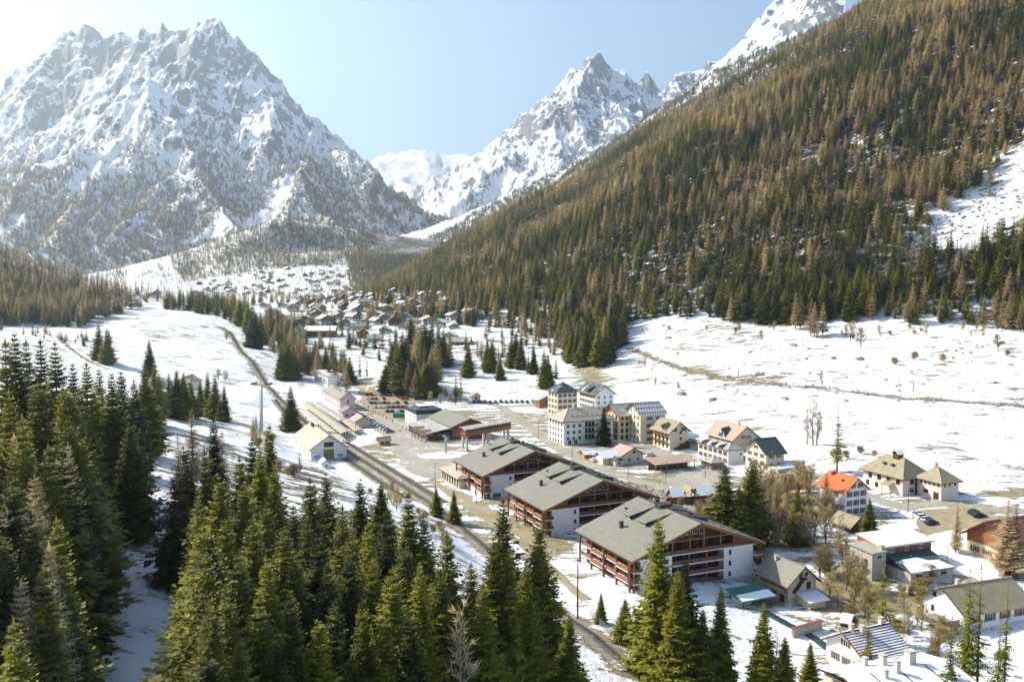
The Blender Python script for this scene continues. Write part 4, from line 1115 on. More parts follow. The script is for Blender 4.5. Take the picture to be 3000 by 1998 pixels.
def railing(parent, p0, p1, z, hh, mat, name="railing", th=0.08):
    """a balcony front of boards between posts, from p0 to p1 (local xy)"""
    mb = MB(); a = Vector((p0[0], p0[1], 0)); b = Vector((p1[0], p1[1], 0)); L = (b - a).length; d = (b - a) / L; n = Vector((-d.y, d.x, 0)) * th / 2
    def strip(s0, s1, z0, z1, k=1.0):
        q = [a + d * s0 - n * k, a + d * s1 - n * k, a + d * s1 + n * k, a + d * s0 + n * k]
        mb.hexa([(v.x, v.y, z0) for v in q], [(v.x, v.y, z1) for v in q], mat)
    m = max(2, int(L / 2.2))
    for k in range(m): strip(L * k / m + 0.09, L * (k + 1) / m - 0.09, z + 0.05, z + hh - 0.16, 0.7)
    strip(0, L, z + hh - 0.12, z + hh, 1.3)
    for k in range(m + 1): strip(max(0, L * k / m - 0.07), min(L, L * k / m + 0.07), z - 0.1, z + hh - 0.12, 1.1)
    return mb.build(name, parent)

# ------------------------------------------------------------------ the three big timber chalets
CW, CD, CE, CR = 38.8, 28.8, 8.0, 15.1
def big_chalet(A, label, drop, base_white, extra=True):
    o = empty("chalet_building", (A.x, A.y, 0), TH); tag(o, label, "chalet", "big timber chalets in a row")
    k = (CR - CE) / (CW / 2)
    def under(x): return CE + k * (x if x < CW/2 else CW - x) - 0.42
    # walls
    mb = MB()
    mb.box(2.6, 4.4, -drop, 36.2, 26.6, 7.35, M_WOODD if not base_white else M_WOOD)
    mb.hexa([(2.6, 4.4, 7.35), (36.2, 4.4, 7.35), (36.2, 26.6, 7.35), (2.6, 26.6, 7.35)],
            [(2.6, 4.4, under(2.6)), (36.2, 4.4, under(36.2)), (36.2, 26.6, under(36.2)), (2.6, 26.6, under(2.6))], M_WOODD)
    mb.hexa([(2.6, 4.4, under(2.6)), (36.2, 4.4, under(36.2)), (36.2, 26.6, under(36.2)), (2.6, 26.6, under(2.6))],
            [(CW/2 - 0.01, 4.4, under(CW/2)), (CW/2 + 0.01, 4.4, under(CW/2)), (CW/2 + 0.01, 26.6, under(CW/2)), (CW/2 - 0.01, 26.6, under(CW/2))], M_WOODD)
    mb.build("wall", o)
    mb = MB(); mb.box(3.6, 2.0, -drop, 12.4, 4.38, 7.33, M_WHITE); mb.build("white_pier", o)
    mb = MB(); mb.box(27.6, 2.0, -drop, 36.4, 4.38, 7.33, M_WHITE); mb.build("white_pier", o)
    mb = MB(); mb.box(3.3, 1.7, -drop - 1, 36.7, 4.37, -0.45 if not base_white else -0.2, M_CONC); mb.build("plinth", o)
    # gable timber
    for x0, x1 in ((2.2, 8.6), (CW - 2.2, CW - 8.6)):
        g = MB(); a, b = min(x0, x1), max(x0, x1)
        g.hexa([(a, 1.95, 7.58), (b, 1.95, 7.58), (b, 4.39, 7.58), (a, 4.39, 7.58)], [(a, 1.95, under(a)), (b, 1.95, under(b)), (b, 4.39, under(b)), (a, 4.39, under(a))], M_WOOD)
        g.build("gable_cladding", o)
    # floor slabs of the recessed loggias
    for z in (7.34, 4.64, 1.94):
        s = MB(); x0, x1 = (1.6, 37.2) if z > 7 else (12.41, 27.59)
        s.box(x0, 1.55, z, x1, 4.39, z + 0.22, M_WHITE); s.build("floor_slab", o)
    railing(o, (8.6, 1.62), (CW - 8.6, 1.62), 7.56, 1.0, M_WOOD)
    for z in (4.86, 2.16, -0.5): railing(o, (12.5, 1.9), (27.5, 1.9), z, 1.0, M_WOOD)
    for x in (12.4, 17.4, 21.4, 26.4):
        p = MB(); p.box(x - 0.16, 1.70, 7.56, x + 0.16, 2.02, under(x) - 0.0, M_WOODL); p.build("post", o)
    for x in (17.4, 22.6):
        p = MB(); p.box(x - 0.15, 2.05, -0.4, x + 0.15, 2.33, 7.33, M_WOODL); p.build("post", o)
    b = MB(); b.box(9.6, 1.75, 10.55, CW - 9.6, 1.97, 10.85, M_WOODL); b.build("tie_beam", o)
    # glazing at the back of the loggias
    for z, xs in ((7.7, (10.5, 13.6, 16.0, 19.4, 22.6, 25.2, 28.2)), (5.0, (13.8, 16.0, 19.2, 22.0, 24.6, 26.6)), (2.3, (13.8, 16.0, 19.2, 22.0, 24.6, 26.6)), (-0.4, (13.8, 16.0, 19.2, 22.0, 24.6, 26.6))):
        for x in xs: inst("window", window_mesh(1.5, 2.0, M_WOOD)[0], o, (x, 4.36, z))
    for x, z in ((16.2, 10.9), (18.3, 11.2), (20.5, 11.2), (22.6, 10.9)): inst("window", window_mesh(1.3, 1.5, M_WHITE)[0], o, (x, 4.36, z))
    for x in (11.0, 29.4):
        for z in (5.6, 2.9, 0.2): inst("window", window_mesh(0.55, 1.0, M_WOODD)[0], o, (x, 1.98, z))
    # lit side: posts, timber panels, three storeys of balconies
    for y in (2.1, 8.2, 14.4, 20.6, 26.8):
        p = MB(); p.box(0.55, y - 0.2, -0.5, 0.95, y + 0.2, CE + k * 0.75 - 0.42, M_WOOD); p.build("post", o)
    for lv, z in enumerate((4.64, 1.94)):
        for i, (y0, y1) in enumerate(((2.4, 8.0), (8.4, 14.2), (14.6, 20.4), (20.8, 26.6))):
            s = MB(); deep = 0.35 if (i % 2 == 0) else 1.1
            s.box(deep, y0, z, 2.59, y1, z + 0.2, M_WHITE); s.build("balcony_slab", o)
            railing(o, (deep + 0.05, y0), (deep + 0.05, y1), z + 0.2, 1.0, M_WOODL)
    for z in (5.0, 2.3) + (() if base_white else (-0.3,)):
        for y in (3.4, 6.6, 9.6, 12.8, 15.8, 19.0, 22.0, 25.2): inst("window", window_mesh(1.3, 2.0, M_WOODD)[0], o, (2.58, y, z), -math.pi/2)
    for y in (5.0, 11.2, 17.4, 23.6):
        p = MB(); p.box(2.3, y - 0.9, -0.4, 2.58, y + 0.9, 7.3, M_WOODL); p.build("timber_panel", o)
    if base_white:
        b = MB(); b.box(1.2, 2.2, -drop, 2.58, 26.5, 1.7, M_WHITE); b.build("ground_floor_wall", o)
        q = MB(); q.box(4.6, 1.90, 0.1, 7.4, 1.985, 1.3, M_GREEN); q.build("sign_board", o)
    # corner balconies at both ends of the front
    for x0, x1 in ((1.2, 3.55), (36.45, 38.5)):
        for z in (4.64, 1.94, -0.9):
            if z < 0 and x0 < 10: continue
            s = MB(); s.box(x0, 0.9, z, x1, 4.3, z + 0.2, M_WHITE); s.build("balcony_slab", o)
            railing(o, (x0, 0.95), (x1, 0.95), z + 0.2, 1.0, M_WOOD); xe = x0 + 0.05 if x0 < 10 else x1 - 0.05
            railing(o, (xe, 1.1), (xe, 4.2), z + 0.2, 1.0, M_WOOD)
        xp = 1.4 if x0 < 10 else 38.1
        p = MB(); p.box(xp - 0.2, 1.1, -0.9, xp + 0.2, 1.5, under(max(0.3, min(xp, CW - 0.3))), M_WOOD); p.build("post", o)
    # roof
    mb = MB(); e = CE
    mb.slab([(0, 0, e), (CW/2, 0, CR), (CW/2, CD, CR), (0, CD, e)], 0.3, M_RCHALET)
    mb.slab([(CW/2, 0, CR), (CW, 0, e), (CW, CD, e), (CW/2, CD, CR)], 0.3, M_RCHALET)
    r = mb.build("roof", o)
    f = MB()
    for x0, x1 in ((0, CW/2), (CW, CW/2)):
        for y0, y1, th in ((-0.10, -0.005, 0.36), (0.35, 0.75, 0.75)):
            f.hexa([(x0, y0, e - th - 0.06), (x1, y0, CR - th - 0.06), (x1, y1, CR - th - 0.06), (x0, y1, e - th - 0.06)] if x0 < x1 else [(x1, y0, CR - th - 0.06), (x0, y0, e - th - 0.06), (x0, y1, e - th - 0.06), (x1, y1, CR - th - 0.06)],
                   [(x0, y0, e - (0.31 if y0 > 0 else -0.04)), (x1, y0, CR - (0.31 if y0 > 0 else -0.04)), (x1, y1, CR - (0.31 if y0 > 0 else -0.04)), (x0, y1, e - (0.31 if y0 > 0 else -0.04))] if x0 < x1 else
                   [(x1, y0, CR - (0.31 if y0 > 0 else -0.04)), (x0, y0, e - (0.31 if y0 > 0 else -0.04)), (x0, y1, e - (0.31 if y0 > 0 else -0.04)), (x1, y1, CR - (0.31 if y0 > 0 else -0.04))], M_WOODL)
    f.box(-0.08, 0, e - 0.42, -0.005, CD, e + 0.02, M_WOODD); f.box(CW + 0.005, 0, e - 0.42, CW + 0.08, CD, e + 0.02, M_WOODD)
    f.build("barge_board", r)
    c = MB(); c.box(CW/2 - 0.22, -0.05, CR - 0.04, CW/2 + 0.22, CD + 0.05, CR + 0.10, M_DKMETAL); c.build("ridge_cap", r)
    def zr(x): return CE + k * (x if x < CW/2 else CW - x)
    for x, y, s, hh in ((7.6, 17.6, 0.8, 1.5), (13.0, 24.2, 0.6, 0.9), (19.4, 19.6, 1.0, 1.2), (24.0, 20.5, 0.8, 1.0), (24.4, 12.0, 0.8, 1.0)):
        cm = MB(); cm.box(x - s/2, y - s/2, zr(x) - 0.5, x + s/2, y + s/2, zr(x) + hh, M_WOODD); cm.box(x - s/2 - 0.08, y - s/2 - 0.08, zr(x) + hh, x + s/2 + 0.08, y + s/2 + 0.08, zr(x) + hh + 0.1, M_DKMETAL); cm.build("chimney", r)
    for y0, y1, xa, xb in ((18.8, 23.0, 10.8, 18.6), (11.4, 15.6, 10.8, 18.6)):     # long shed dormers
        dm = MB(); zt0 = zr(xa) + 1.15; zt1 = zr(xb) + 0.12
        dm.hexa([(xa + 0.35, y0 + 0.2, zr(xa) - 0.3), (xb, y0 + 0.2, zr(xb) - 0.3), (xb, y1 - 0.2, zr(xb) - 0.3), (xa + 0.35, y1 - 0.2, zr(xa) - 0.3)],
                [(xa + 0.35, y0 + 0.2, zt0 - 0.12), (xb, y0 + 0.2, zt1 - 0.16), (xb, y1 - 0.2, zt1 - 0.16), (xa + 0.35, y1 - 0.2, zt0 - 0.12)], M_DKMETAL)
        dm.slab([(xa - 0.35, y0 - 0.15, zt0 - 0.02), (xb + 0.1, y0 - 0.15, zt1), (xb + 0.1, y1 + 0.15, zt1), (xa - 0.35, y1 + 0.15, zt0 - 0.02)], 0.16, M_RCHALET)
        do = dm.build("dormer", r)
        for q in (0.28, 0.72): inst("window", window_mesh(1.2, 0.55, M_WHITE)[0], do, (xa + 0.34, y0 + (y1 - y0) * q, zr(xa) + 0.32), -math.pi/2)
    bx = MB(); bx.box(18.0, 15.8, zr(18.0) - 0.3, 20.8, 18.6, CR + 0.75, M_DKMETAL); bx.build("ridge_box", r)
    for y0, y1 in ((9.0, 14.4), (16.0, 24.0)):                                       # dark dormers on the far slope
        dm = MB(); xa, xb = 21.2, 28.0; zt0 = zr(xb) + 1.15
        dm.hexa([(xa, y0, zr(xa) - 0.3), (xb - 0.2, y0, zr(xb) - 0.3), (xb - 0.2, y1, zr(xb) - 0.3), (xa, y1, zr(xa) - 0.3)], [(xa, y0, zr(xa) + 0.1), (xb - 0.2, y0, zt0), (xb - 0.2, y1, zt0), (xa, y1, zr(xa) + 0.1)], M_DKMETAL)
        dm.build("dormer", r)
    for i in range(16):                                                              # snow stops along the far eave
        y = 0.8 + i * 1.8; sb = MB(); x = 33.5; sb.hexa([(x - 3.4, y, zr(x - 3.4)), (x + 3.4, y, zr(x + 3.4)), (x + 3.4, y + 0.9, zr(x + 3.4)), (x - 3.4, y + 0.9, zr(x - 3.4))], [(x - 3.4, y, zr(x - 3.4) + 0.12), (x + 3.4, y, zr(x + 3.4) + 0.12), (x + 3.4, y + 0.9, zr(x + 3.4) + 0.12), (x - 3.4, y + 0.9, zr(x - 3.4) + 0.12)], M_DKMETAL if i % 2 else M_RGREY)
        sb.build("roof_batten", r)
    return o
A3 = G(1851, 1646, CE); A2 = G(1593, 1496.5, CE); A1 = G(1413.5, 1395.5, CE)
big_chalet(A3, "large brown timber chalet with grey-green roof beside the small carport", 5.0, False)
big_chalet(A2, "large brown timber chalet standing between its two twins", 3.0, False)
big_chalet(A1, "large timber chalet with white ground floor next to the lift station", 3.0, True)
# ------------------------------------------------------------------ the station quarter
o, r = house("goods_shed", "white railway goods shed with tan roof and mossy green doors", (911, 1350), 0, 14.5, 36, 5.0, "e2", 4.9, 0.7, M_WHITE, M_RTAN, cat="shed",
             wins=[("L", 4, 1, 5, 31, 1.6, 0, 1.2, 1.6, None, M_BEIGE)], chims=[(6.4, 26, 0.7, 1.6, M_DKMETAL), (6.4, 29.5, 0.7, 1.6, M_DKMETAL)])
for s in (-1, 1):
    m = MB(); m.box(7.25 + (0.03 if s > 0 else -2.1), -0.10, 0, 7.25 + (2.1 if s > 0 else -0.03), -0.02, 4.2, M_GDOOR)
    m.box(7.25 + (0.2 if s > 0 else -1.9), -0.14, 2.0, 7.25 + (1.9 if s > 0 else -0.2), -0.10, 2.2, M_WOODD); m.build("door", o)
put_window(o, "F", 7.25, 5.2, 14.5, 36, 3.8, 1.9, M_GDOOR)
for q in (-1.0, 1.0):
    m = MB(); m.box(7.25 + q - 0.05, -0.10, 5.2, 7.25 + q + 0.05, -0.03, 7.1, M_GDOOR); m.build("glazing_bar", o)
M_BLUE = plain("blue_spray_paint", (0.05, 0.22, 0.42), 0.7, 0.4, 3.0)
g = MB(); rg = random.Random(3)
for x0, wd in ((1.2, 2.4), (11.0, 2.0)):
    for k in range(7):
        x = x0 + wd * k / 7; g.hexa([(x, -0.03, 0.9), (x + 0.1, -0.03, 0.9), (x + 0.1, -0.02, 0.9), (x, -0.02, 0.9)], [(x + rg.uniform(-.2, .3), -0.03, 1.9 + rg.uniform(-.3, .2)), (x + 0.15 + rg.uniform(0, .3), -0.03, 1.9), (x + 0.2, -0.02, 1.9), (x, -0.02, 1.9)], M_BLUE)
    g.box(x0, -0.035, 0.85, x0 + wd, -0.021, 0.97, M_BLUE)
g.build("graffiti", o)
house("tool_shed", "tiny white gabled hut in front of the goods shed", (944, 1374), 0, 3.2, 6.0, 2.2, "e2", 1.3, 0.3, M_WHITE, M_RGREY, wins=[("F", 1, 1, 1.6, 1.6, 0.6, 0, .8, 1.0)], cat="hut")
o, r = house("station_building", "long pink railway station with grey-green roof and small chimneys", (997, 1202), 0, 8.6, 42, 6.4, "e2", 3.6, 0.5, M_PINK, M_RCHALET, cat="station",
             wins=[("F", 1, 1, 4.3, 4.3, 3.6, 0, 1.1, 1.7, None, M_WHITE), ("L", 9, 2, 3, 39, 0.9, 3.0, 1.0, 1.7, None, M_BEIGE)],
             chims=[(3.4, 3, .6, 1.4), (3.0, 14, .7, 1.2, M_WHITE), (3.0, 19, .7, 1.2, M_WHITE), (3.0, 24, .7, 1.2, M_WHITE), (3.0, 29, .7, 1.2, M_WHITE)])
house("station_annex", "low pink gabled annex against the station's end wall", (1004, 1226), 0, 8.0, 9.0, 3.4, "e2", 2.2, 0.5, M_PINK, M_RCHALET, wins=[("F", 2, 1, 2.2, 5.8, 0.8, 0, 1.0, 1.5, M_SHUTB)], cat="annex")
house("ticket_pavilion", "small beige pavilion with pinkish roof beside the platforms", (1040, 1254), 0, 8.0, 11.0, 3.2, "e2", 2.4, 0.5, M_BEIGE, M_RPINK, wins=[("L", 3, 1, 2, 9, 0.8, 0, 1.0, 1.5)], cat="pavilion")
o, r = house("depot_building", "long white flat-roofed depot behind the station", (960, 1133), 0.6, 15.0, 44.0, 6.6, "flat", 0, 1.0, M_WHITE, M_RTAN, cat="building",
             wins=[("L", 9, 1, 4, 40, 1.2, 0, 2.2, 3.2, None, M_BEIGE), ("F", 1, 1, 11, 11, 4.2, 0, 5.0, 0.9, None, M_CONC)])
m = MB(); m.box(2, 14, 6.89, 13, 43, 7.03, M_SNOW); m.build("snow_cover", r)
for x, y in ((4, 8), (9, 16), (6, 26)):
    m = MB(); m.box(x, y, 6.8, x + 0.7, y + 0.7, 8.0, M_METAL); m.build("roof_vent", r)
m = MB(); m.box(6.3, -0.06, 0, 8.0, -0.02, 6.5, M_CONC); m.build("downpipe_bay", o)
def canopy(name, label, far, near, wd, zt, mat, side):
    a = G(*near, zt); b = G(*far, zt); d = (b - a); L = d.length; th = math.atan2(d.y, d.x) - math.pi/2
    o = empty(name, (a.x, a.y, 0), th); tag(o, label, "canopy", "platform canopies")
    m = MB(); m.slab([(0, 0, zt), (wd/2, 0, zt + 0.55), (wd/2, L, zt + 0.55), (0, L, zt)], 0.18, mat); m.slab([(wd/2, 0, zt + 0.55), (wd, 0, zt), (wd, L, zt), (wd/2, L, zt + 0.55)], 0.18, mat); m.build("roof", o)
    m = MB(); m.box(-0.08, 0, zt - 0.42, 0, L, zt - 0.02, M_YELLOW); m.build("fascia", o)
    m = MB(); m.box(-0.6, -2, -0.5, wd + 0.6, L + 2, 0.45, M_CONC); m.build("platform", o)
    for k in range(int(L / 5) + 1):
        p = MB(); p.box(wd/2 - 0.12, k * 5.0 + 0.3, 0.45, wd/2 + 0.12, k * 5.0 + 0.54, zt + 0.3, M_DKMETAL); p.build("post", o)
    return o
canopy("platform_canopy", "long tan platform roof beside the goods shed", (884, 1180), (1000, 1268), 5.0, 4.2, M_RTAN, 0)
canopy("platform_canopy", "pale narrow platform roof in front of the pink station", (916, 1180), (994, 1231), 4.2, 4.0, M_RGREY, 0)
canopy("platform_canopy", "short pale platform roof beside the beige pavilion", (1002, 1231), (1042, 1262), 4.2, 4.0, M_RPINK, 0)

# ------------------------------------------------------------------ the lift station
o, r = house("lift_office", "white block with dark slate hat beside the lift hall", (1220, 1252), 0, 13, 19, 8.4, "hip", 1.8, 0.4, M_WHITE, M_RSLATE, cat="building",
             wins=[("L", 3, 2, 3, 16, 1.6, 2.8, 1.2, 1.1, None, M_CONC)])
m = MB(); m.box(-0.10, -0.10, 6.3, 13.1, 19.1, 8.1, M_DKMETAL); m.build("slate_band", o)
m = MB(); m.slab([(2.5, 3.0, 10.05), (9.5, 3.0, 10.05), (9.5, 9.5, 10.25), (2.5, 9.5, 10.25)], 0.2, M_SNOW); m.build("snow_cover", r)
pa = G(1322, 1252, 6.0)
o = empty("lift_hall", (pa.x, pa.y, 0), TH); tag(o, "timber lift hall under a broad grey gable roof", "building")
m = MB(); m.box(1, 1.5, -1, 17.5, 32, 5.6, M_WOOD); m.hexa([(1, 1.5, 5.6), (17.5, 1.5, 5.6), (17.5, 32, 5.6), (1, 32, 5.6)], [(9.2, 1.5, 9.0), (9.3, 1.5, 9.0), (9.3, 32, 9.0), (9.2, 32, 9.0)], M_WOOD); m.build("wall", o)
m = MB(); m.slab([(0, 0, 6.0), (9.2, 0, 9.5), (9.2, 34, 9.5), (0, 34, 6.0)], 0.3, M_RCHALET); m.slab([(9.2, 0, 9.5), (18.4, 0, 6.0), (18.4, 34, 6.0), (9.2, 34, 9.5)], 0.3, M_RCHALET); r = m.build("roof", o)
for x0, x1 in ((0, 9.2), (18.4, 9.2)):
    m = MB(); a, b = (x0, 6.0), (x1, 9.5)
    if x0 > x1: a, b = b, a
    m.hexa([(a[0], -0.1, a[1] - 0.5), (b[0], -0.1, b[1] - 0.5), (b[0], -0.01, b[1] - 0.5), (a[0], -0.01, a[1] - 0.5)], [(a[0], -0.1, a[1] + 0.05), (b[0], -0.1, b[1] + 0.05), (b[0], -0.01, b[1] + 0.05), (a[0], -0.01, a[1] + 0.05)], M_WOODL); m.build("barge_board", r)
m = MB(); m.slab([(-11, 2, 3.6), (-0.05, 1, 5.5), (-0.05, 33, 5.5), (-11, 33, 3.6)], 0.25, M_RGREY); m.build("lower_roof", o)
m = MB(); m.box(-10, 3, -1, 0.95, 32, 3.3, M_WOODD); m.build("lower_wall", o)
for y in (5, 15):                              # small gabled porches on the plaza side
    m = MB(); m.slab([(-13.6, y - 2.6, 2.9), (-8.0, y - 2.6, 2.9), (-8.0, y, 5.0), (-13.6, y, 5.0)], 0.18, M_RPINK); m.slab([(-13.6, y, 5.0), (-8.0, y, 5.0), (-8.0, y + 2.6, 2.9), (-13.6, y + 2.6, 2.9)], 0.18, M_RPINK); p = m.build("porch_roof", o)
    for yy_ in (y - 2.2, y + 2.2):
        q = MB(); q.box(-13.2, yy_ - 0.12, -0.5, -12.95, yy_ + 0.12, 2.9, M_WOOD); q.build("porch_post", p)
    inst("window", window_mesh(2.6, 1.9, M_WHITE)[0], o, (-10.02, y, 0.6), -math.pi/2)
pb = G(1364, 1281, 6.0)
o = empty("cabin_garage", (pb.x, pb.y, 0), TH); tag(o, "raised timber gondola shed on concrete legs with a strip of dark windows", "building")
LB, WB, RB = 21.0, 6.0, 2.2
m = MB(); m.hexa([(0, 0, 6.0), (LB, 0, 6.0 + RB), (LB, WB, 6.0 + RB), (0, WB, 6.0)], [(0, 0, 9.2), (LB, 0, 9.2 + RB), (LB, WB, 9.2 + RB), (0, WB, 9.2)], M_WOODL); m.build("wall", o)
m = MB(); m.slab([(-0.8, -0.8, 9.3), (LB + 0.5, -0.8, 9.3 + RB), (LB + 0.5, WB/2, 10.0 + RB), (-0.8, WB/2, 10.0)], 0.2, M_RGREY); m.slab([(-0.8, WB/2, 10.0), (LB + 0.5, WB/2, 10.0 + RB), (LB + 0.5, WB + 0.8, 9.3 + RB), (-0.8, WB + 0.8, 9.3)], 0.2, M_RGREY); m.build("roof", o)
for k in range(16):
    x = 0.5 + k * (LB - 1.0) / 16; zz = 7.75 + RB * (x + 0.6) / LB
    m = MB(); m.box(x, -0.06, zz, x + 0.95, -0.005, zz + 1.15, M_GLASS); m.build("window", o)
for x in (0.4, 10.0, 19.5):
    for y in (0.6, WB - 0.6):
        m = MB(); m.box(x, y - 0.45, -1, x + 0.9, y + 0.45, 5.99 + RB * x / LB, M_CONC); m.build("leg", o)
m = MB()
for k in range(6): m.tube((-3.5, 1 + (k % 3) * 2, 6.4 + (k // 3) * 2.2), (-0.02, 1 + (k % 3) * 2, 6.4 + (k // 3) * 2.2), 0.12, 0.12, M_RRUST)
for k in range(3): m.tube((-3.5, 1 + k * 2, 6.4), (-0.2, 1 + k * 2, 8.6), 0.12, 0.12, M_RRUST)
m.build("launch_frame", o)
pp = G(1306, 1332, 0)
o = empty("lift_pylon", (pp.x, pp.y, 0), TH); tag(o, "stout blue-grey lift pylon on the snowy roundabout", "pylon")
m = MB(); m.tube((0, 0, -0.5), (0, 0, 7.2), 0.65, 0.5, M_METAL, 12); m.build("mast", o)
m = MB(); m.box(-0.5, -3.2, 7.2, 0.5, 3.2, 7.8, M_METAL); m.build("crossarm", o)
for y in (-2.8, 2.8):
    m = MB(); m.box(-2.6, y - 0.2, 7.81, 2.6, y + 0.2, 8.1, M_DKMETAL)
    for k in range(6): m.tube((-2.3 + k * 0.9, y - 0.12, 8.25), (-2.3 + k * 0.9, y + 0.12, 8.25), 0.24, 0.24, M_DKMETAL, 8)
    m.build("sheave_train", o)
o, r = house("market_chalet", "small honey-coloured timber kiosk on the station plaza", (1112, 1306), 0, 5.0, 4.0, 2.3, "e1", 1.2, 0.5, M_WOODY, M_RSTONE, wins=[("F", 2, 1, 1.3, 3.6, 0.9, 0, 1.1, 0.9, None, M_WOOD)], cat="kiosk")
o, r = house("restaurant_wing", "low tan-roofed restaurant joined to the white-based chalet", (1345, 1432), 0, 9.5, 19, 3.6, "hip", 2.2, 1.0, M_BEIGE, M_RTAN, wins=[("L", 7, 1, 1.6, 17, 0.4, 0, 1.3, 2.3, None, M_WOOD), ("F", 2, 1, 3, 6.5, 0.6, 0, 1.4, 1.9, None, M_WOOD)], cat="restaurant")

# ------------------------------------------------------------------ hotels
o, r = house("hotel", "white four-storey hotel with chequered hipped roof", (1651, 1304), 0, 25, 15, 10.3, "hip", 5.0, 0.9, M_WHITE, M_RCHECKT, cat="hotel",
             wins=[("F", 3, 3, 2.2, 8.0, 2.0, 2.75, 1.2, 1.4, None, M_BEIGE), ("F", 3, 3, 17, 23, 2.0, 2.75, 1.2, 1.4, None, M_BEIGE), ("L", 5, 4, 2, 13, 0.3, 2.6, 1.1, 1.4, None, M_BEIGE), ("F", 2, 1, 3, 6, 0.0, 0, 1.5, 2.0)],
             chims=[(9, 7.5, .8, 1.2), (19, 7.8, .8, 1.2)])
for z in (1.9, 4.65, 7.4):
    m = MB(); m.box(10.2, -1.1, z - 0.15, 15.8, -0.01, z, M_WHITE); m.build("balcony_slab", o); railing(o, (10.2, -1.1), (15.8, -1.1), z, 0.95, M_SHUTG)
    for x in (11.3, 13.0, 14.7): put_window(o, "F", x, z + 0.1, 25, 15, 1.1, 2.0, M_WOODD)
for q in range(7):
    m = MB(); x = 5 + q * 2.5; z = 10.3 + 5.0 * (2.4 / 7.5); m.box(x, 2.0, z - 0.3, x + 0.8, 2.9, z + 0.42, M_DKMETAL); m.build("roof_light", r)
house("hotel", "square cream hotel with pointed slate roof and brown shutters", (1633, 1222), 2, 11.5, 11, 12.6, "pyr", 4.8, 0.8, M_CREAM, M_RSLATE, cat="hotel",
      wins=[("F", 4, 4, 1.6, 9.9, 1.2, 3.0, 0.9, 1.6, M_SHUTB, M_BEIGE), ("L", 3, 4, 2, 9, 1.2, 3.0, 0.9, 1.6, M_SHUTB, M_BEIGE)])
o, r = house("guest_house", "white gabled guest house with orange eaves behind the hotels", (1744, 1206), 4, 11, 18, 9.5, "e2", 4.0, 1.2, M_WHITE, M_RSLATE, cat="house",
      wins=[("F", 3, 3, 2, 9, 1.0, 2.8, 1.1, 1.4), ("L", 6, 3, 2, 16, 1.0, 2.8, 1.0, 1.5, M_SHUTB)])
m = MB(); m.slab([(-1.3, 6.5, 10.6), (3.5, 6.5, 12.8), (3.5, 10.5, 12.8), (-1.3, 10.5, 10.6)], 0.2, M_RSLATE); m.slab([(-1.4, -1.0, 9.2), (-1.3, -1.0, 9.2), (-1.3, 19.0, 9.2), (-1.4, 19.0, 9.2)], 0.4, M_WOODY); m.build("eave_trim", r)
house("hotel_wing", "yellow hotel wing with snow-dusted roof and timber gable", (1811, 1292), 0, 10, 13, 12.0, "e1", 4.0, 1.3, M_YELLOW, M_RGREY, cat="hotel", gable=M_WOODY,
      wins=[("L", 4, 4, 1.8, 11.2, 0.8, 2.9, 1.1, 1.6, None, M_WOOD), ("F", 2, 4, 2.0, 4.5, 0.8, 2.9, 1.2, 1.7, None, M_WOOD)])
house("hotel_annex", "low slate-roofed hotel annex squeezed behind the yellow wing", (1775, 1250), 3, 22, 9, 6.0, "e1", 2.8, 1.2, M_YELLOW, M_RGREY, cat="hotel", wins=[("F", 5, 2, 2, 20, 0.8, 2.7, 1.1, 1.4, None, M_WOOD), ("L", 2, 2, 2.4, 6.6, 0.8, 2.7, 1.0, 1.4)])
house("hotel", "tall cream hotel with snow-chequered slate roof", (1876, 1299), 0, 13, 13, 13.2, "e1", 4.2, 0.8, M_CREAM, M_RCHECK, cat="hotel",
      wins=[("L", 4, 4, 2, 11, 1.4, 3.0, 1.0, 1.7, None, M_BEIGE), ("L", 2, 1, 5, 8, 13.2, 0, 0.8, 1.2), ("F", 2, 2, 4.6, 9.6, 7.0, 3.2, 1.3, 1.4, M_SHUTB), ("F", 1, 2, 4.6, 4.6, 1.0, 3.0, 1.3, 1.4, M_SHUTB)])
o, r = house("chalet_house", "cream three-storey house with stone-tiled gable and wooden balconies", (1962, 1318), 0, 9.2, 13, 8.3, "e2", 3.6, 1.3, M_CREAM, M_RSTONE, cat="house",
      wins=[("F", 1, 3, 5.5, 5.5, 1.3, 2.7, 0.9, 1.1, None, M_WOOD), ("F", 2, 1, 2.4, 7.0, 7.8, 0, 1.1, 1.5, M_SHUTB), ("L", 4, 3, 2, 11, 0.7, 2.7, 1.1, 1.6, None, M_WOOD)])
m = MB(); m.slab([(-1.4, 3.0, 8.6), (2.6, 3.0, 10.4), (2.6, 5.2, 11.2), (-1.4, 5.2, 10.0)], 0.2, M_DKMETAL); m.build("dormer", r)
railing(o, (-0.9, 1), (-0.9, 12), 5.4, 0.95, M_WOOD); railing(o, (-0.9, 1), (-0.9, 12), 2.7, 0.95, M_WOOD)
for z in (2.55, 5.25):
    m = MB(); m.box(-0.95, 1, z, -0.01, 12, z + 0.15, M_WOODD); m.build("balcony_slab", o)
m = MB(); m.hexa([(1.5, -1.6, 0), (9.2, -1.6, 0), (9.2, -0.02, 0), (1.5, -0.02, 0)], [(8.8, -1.6, 3.4), (9.2, -1.6, 3.4), (9.2, -0.02, 3.4), (8.8, -0.02, 3.4)], M_WOODD); m.build("outside_stair", o)
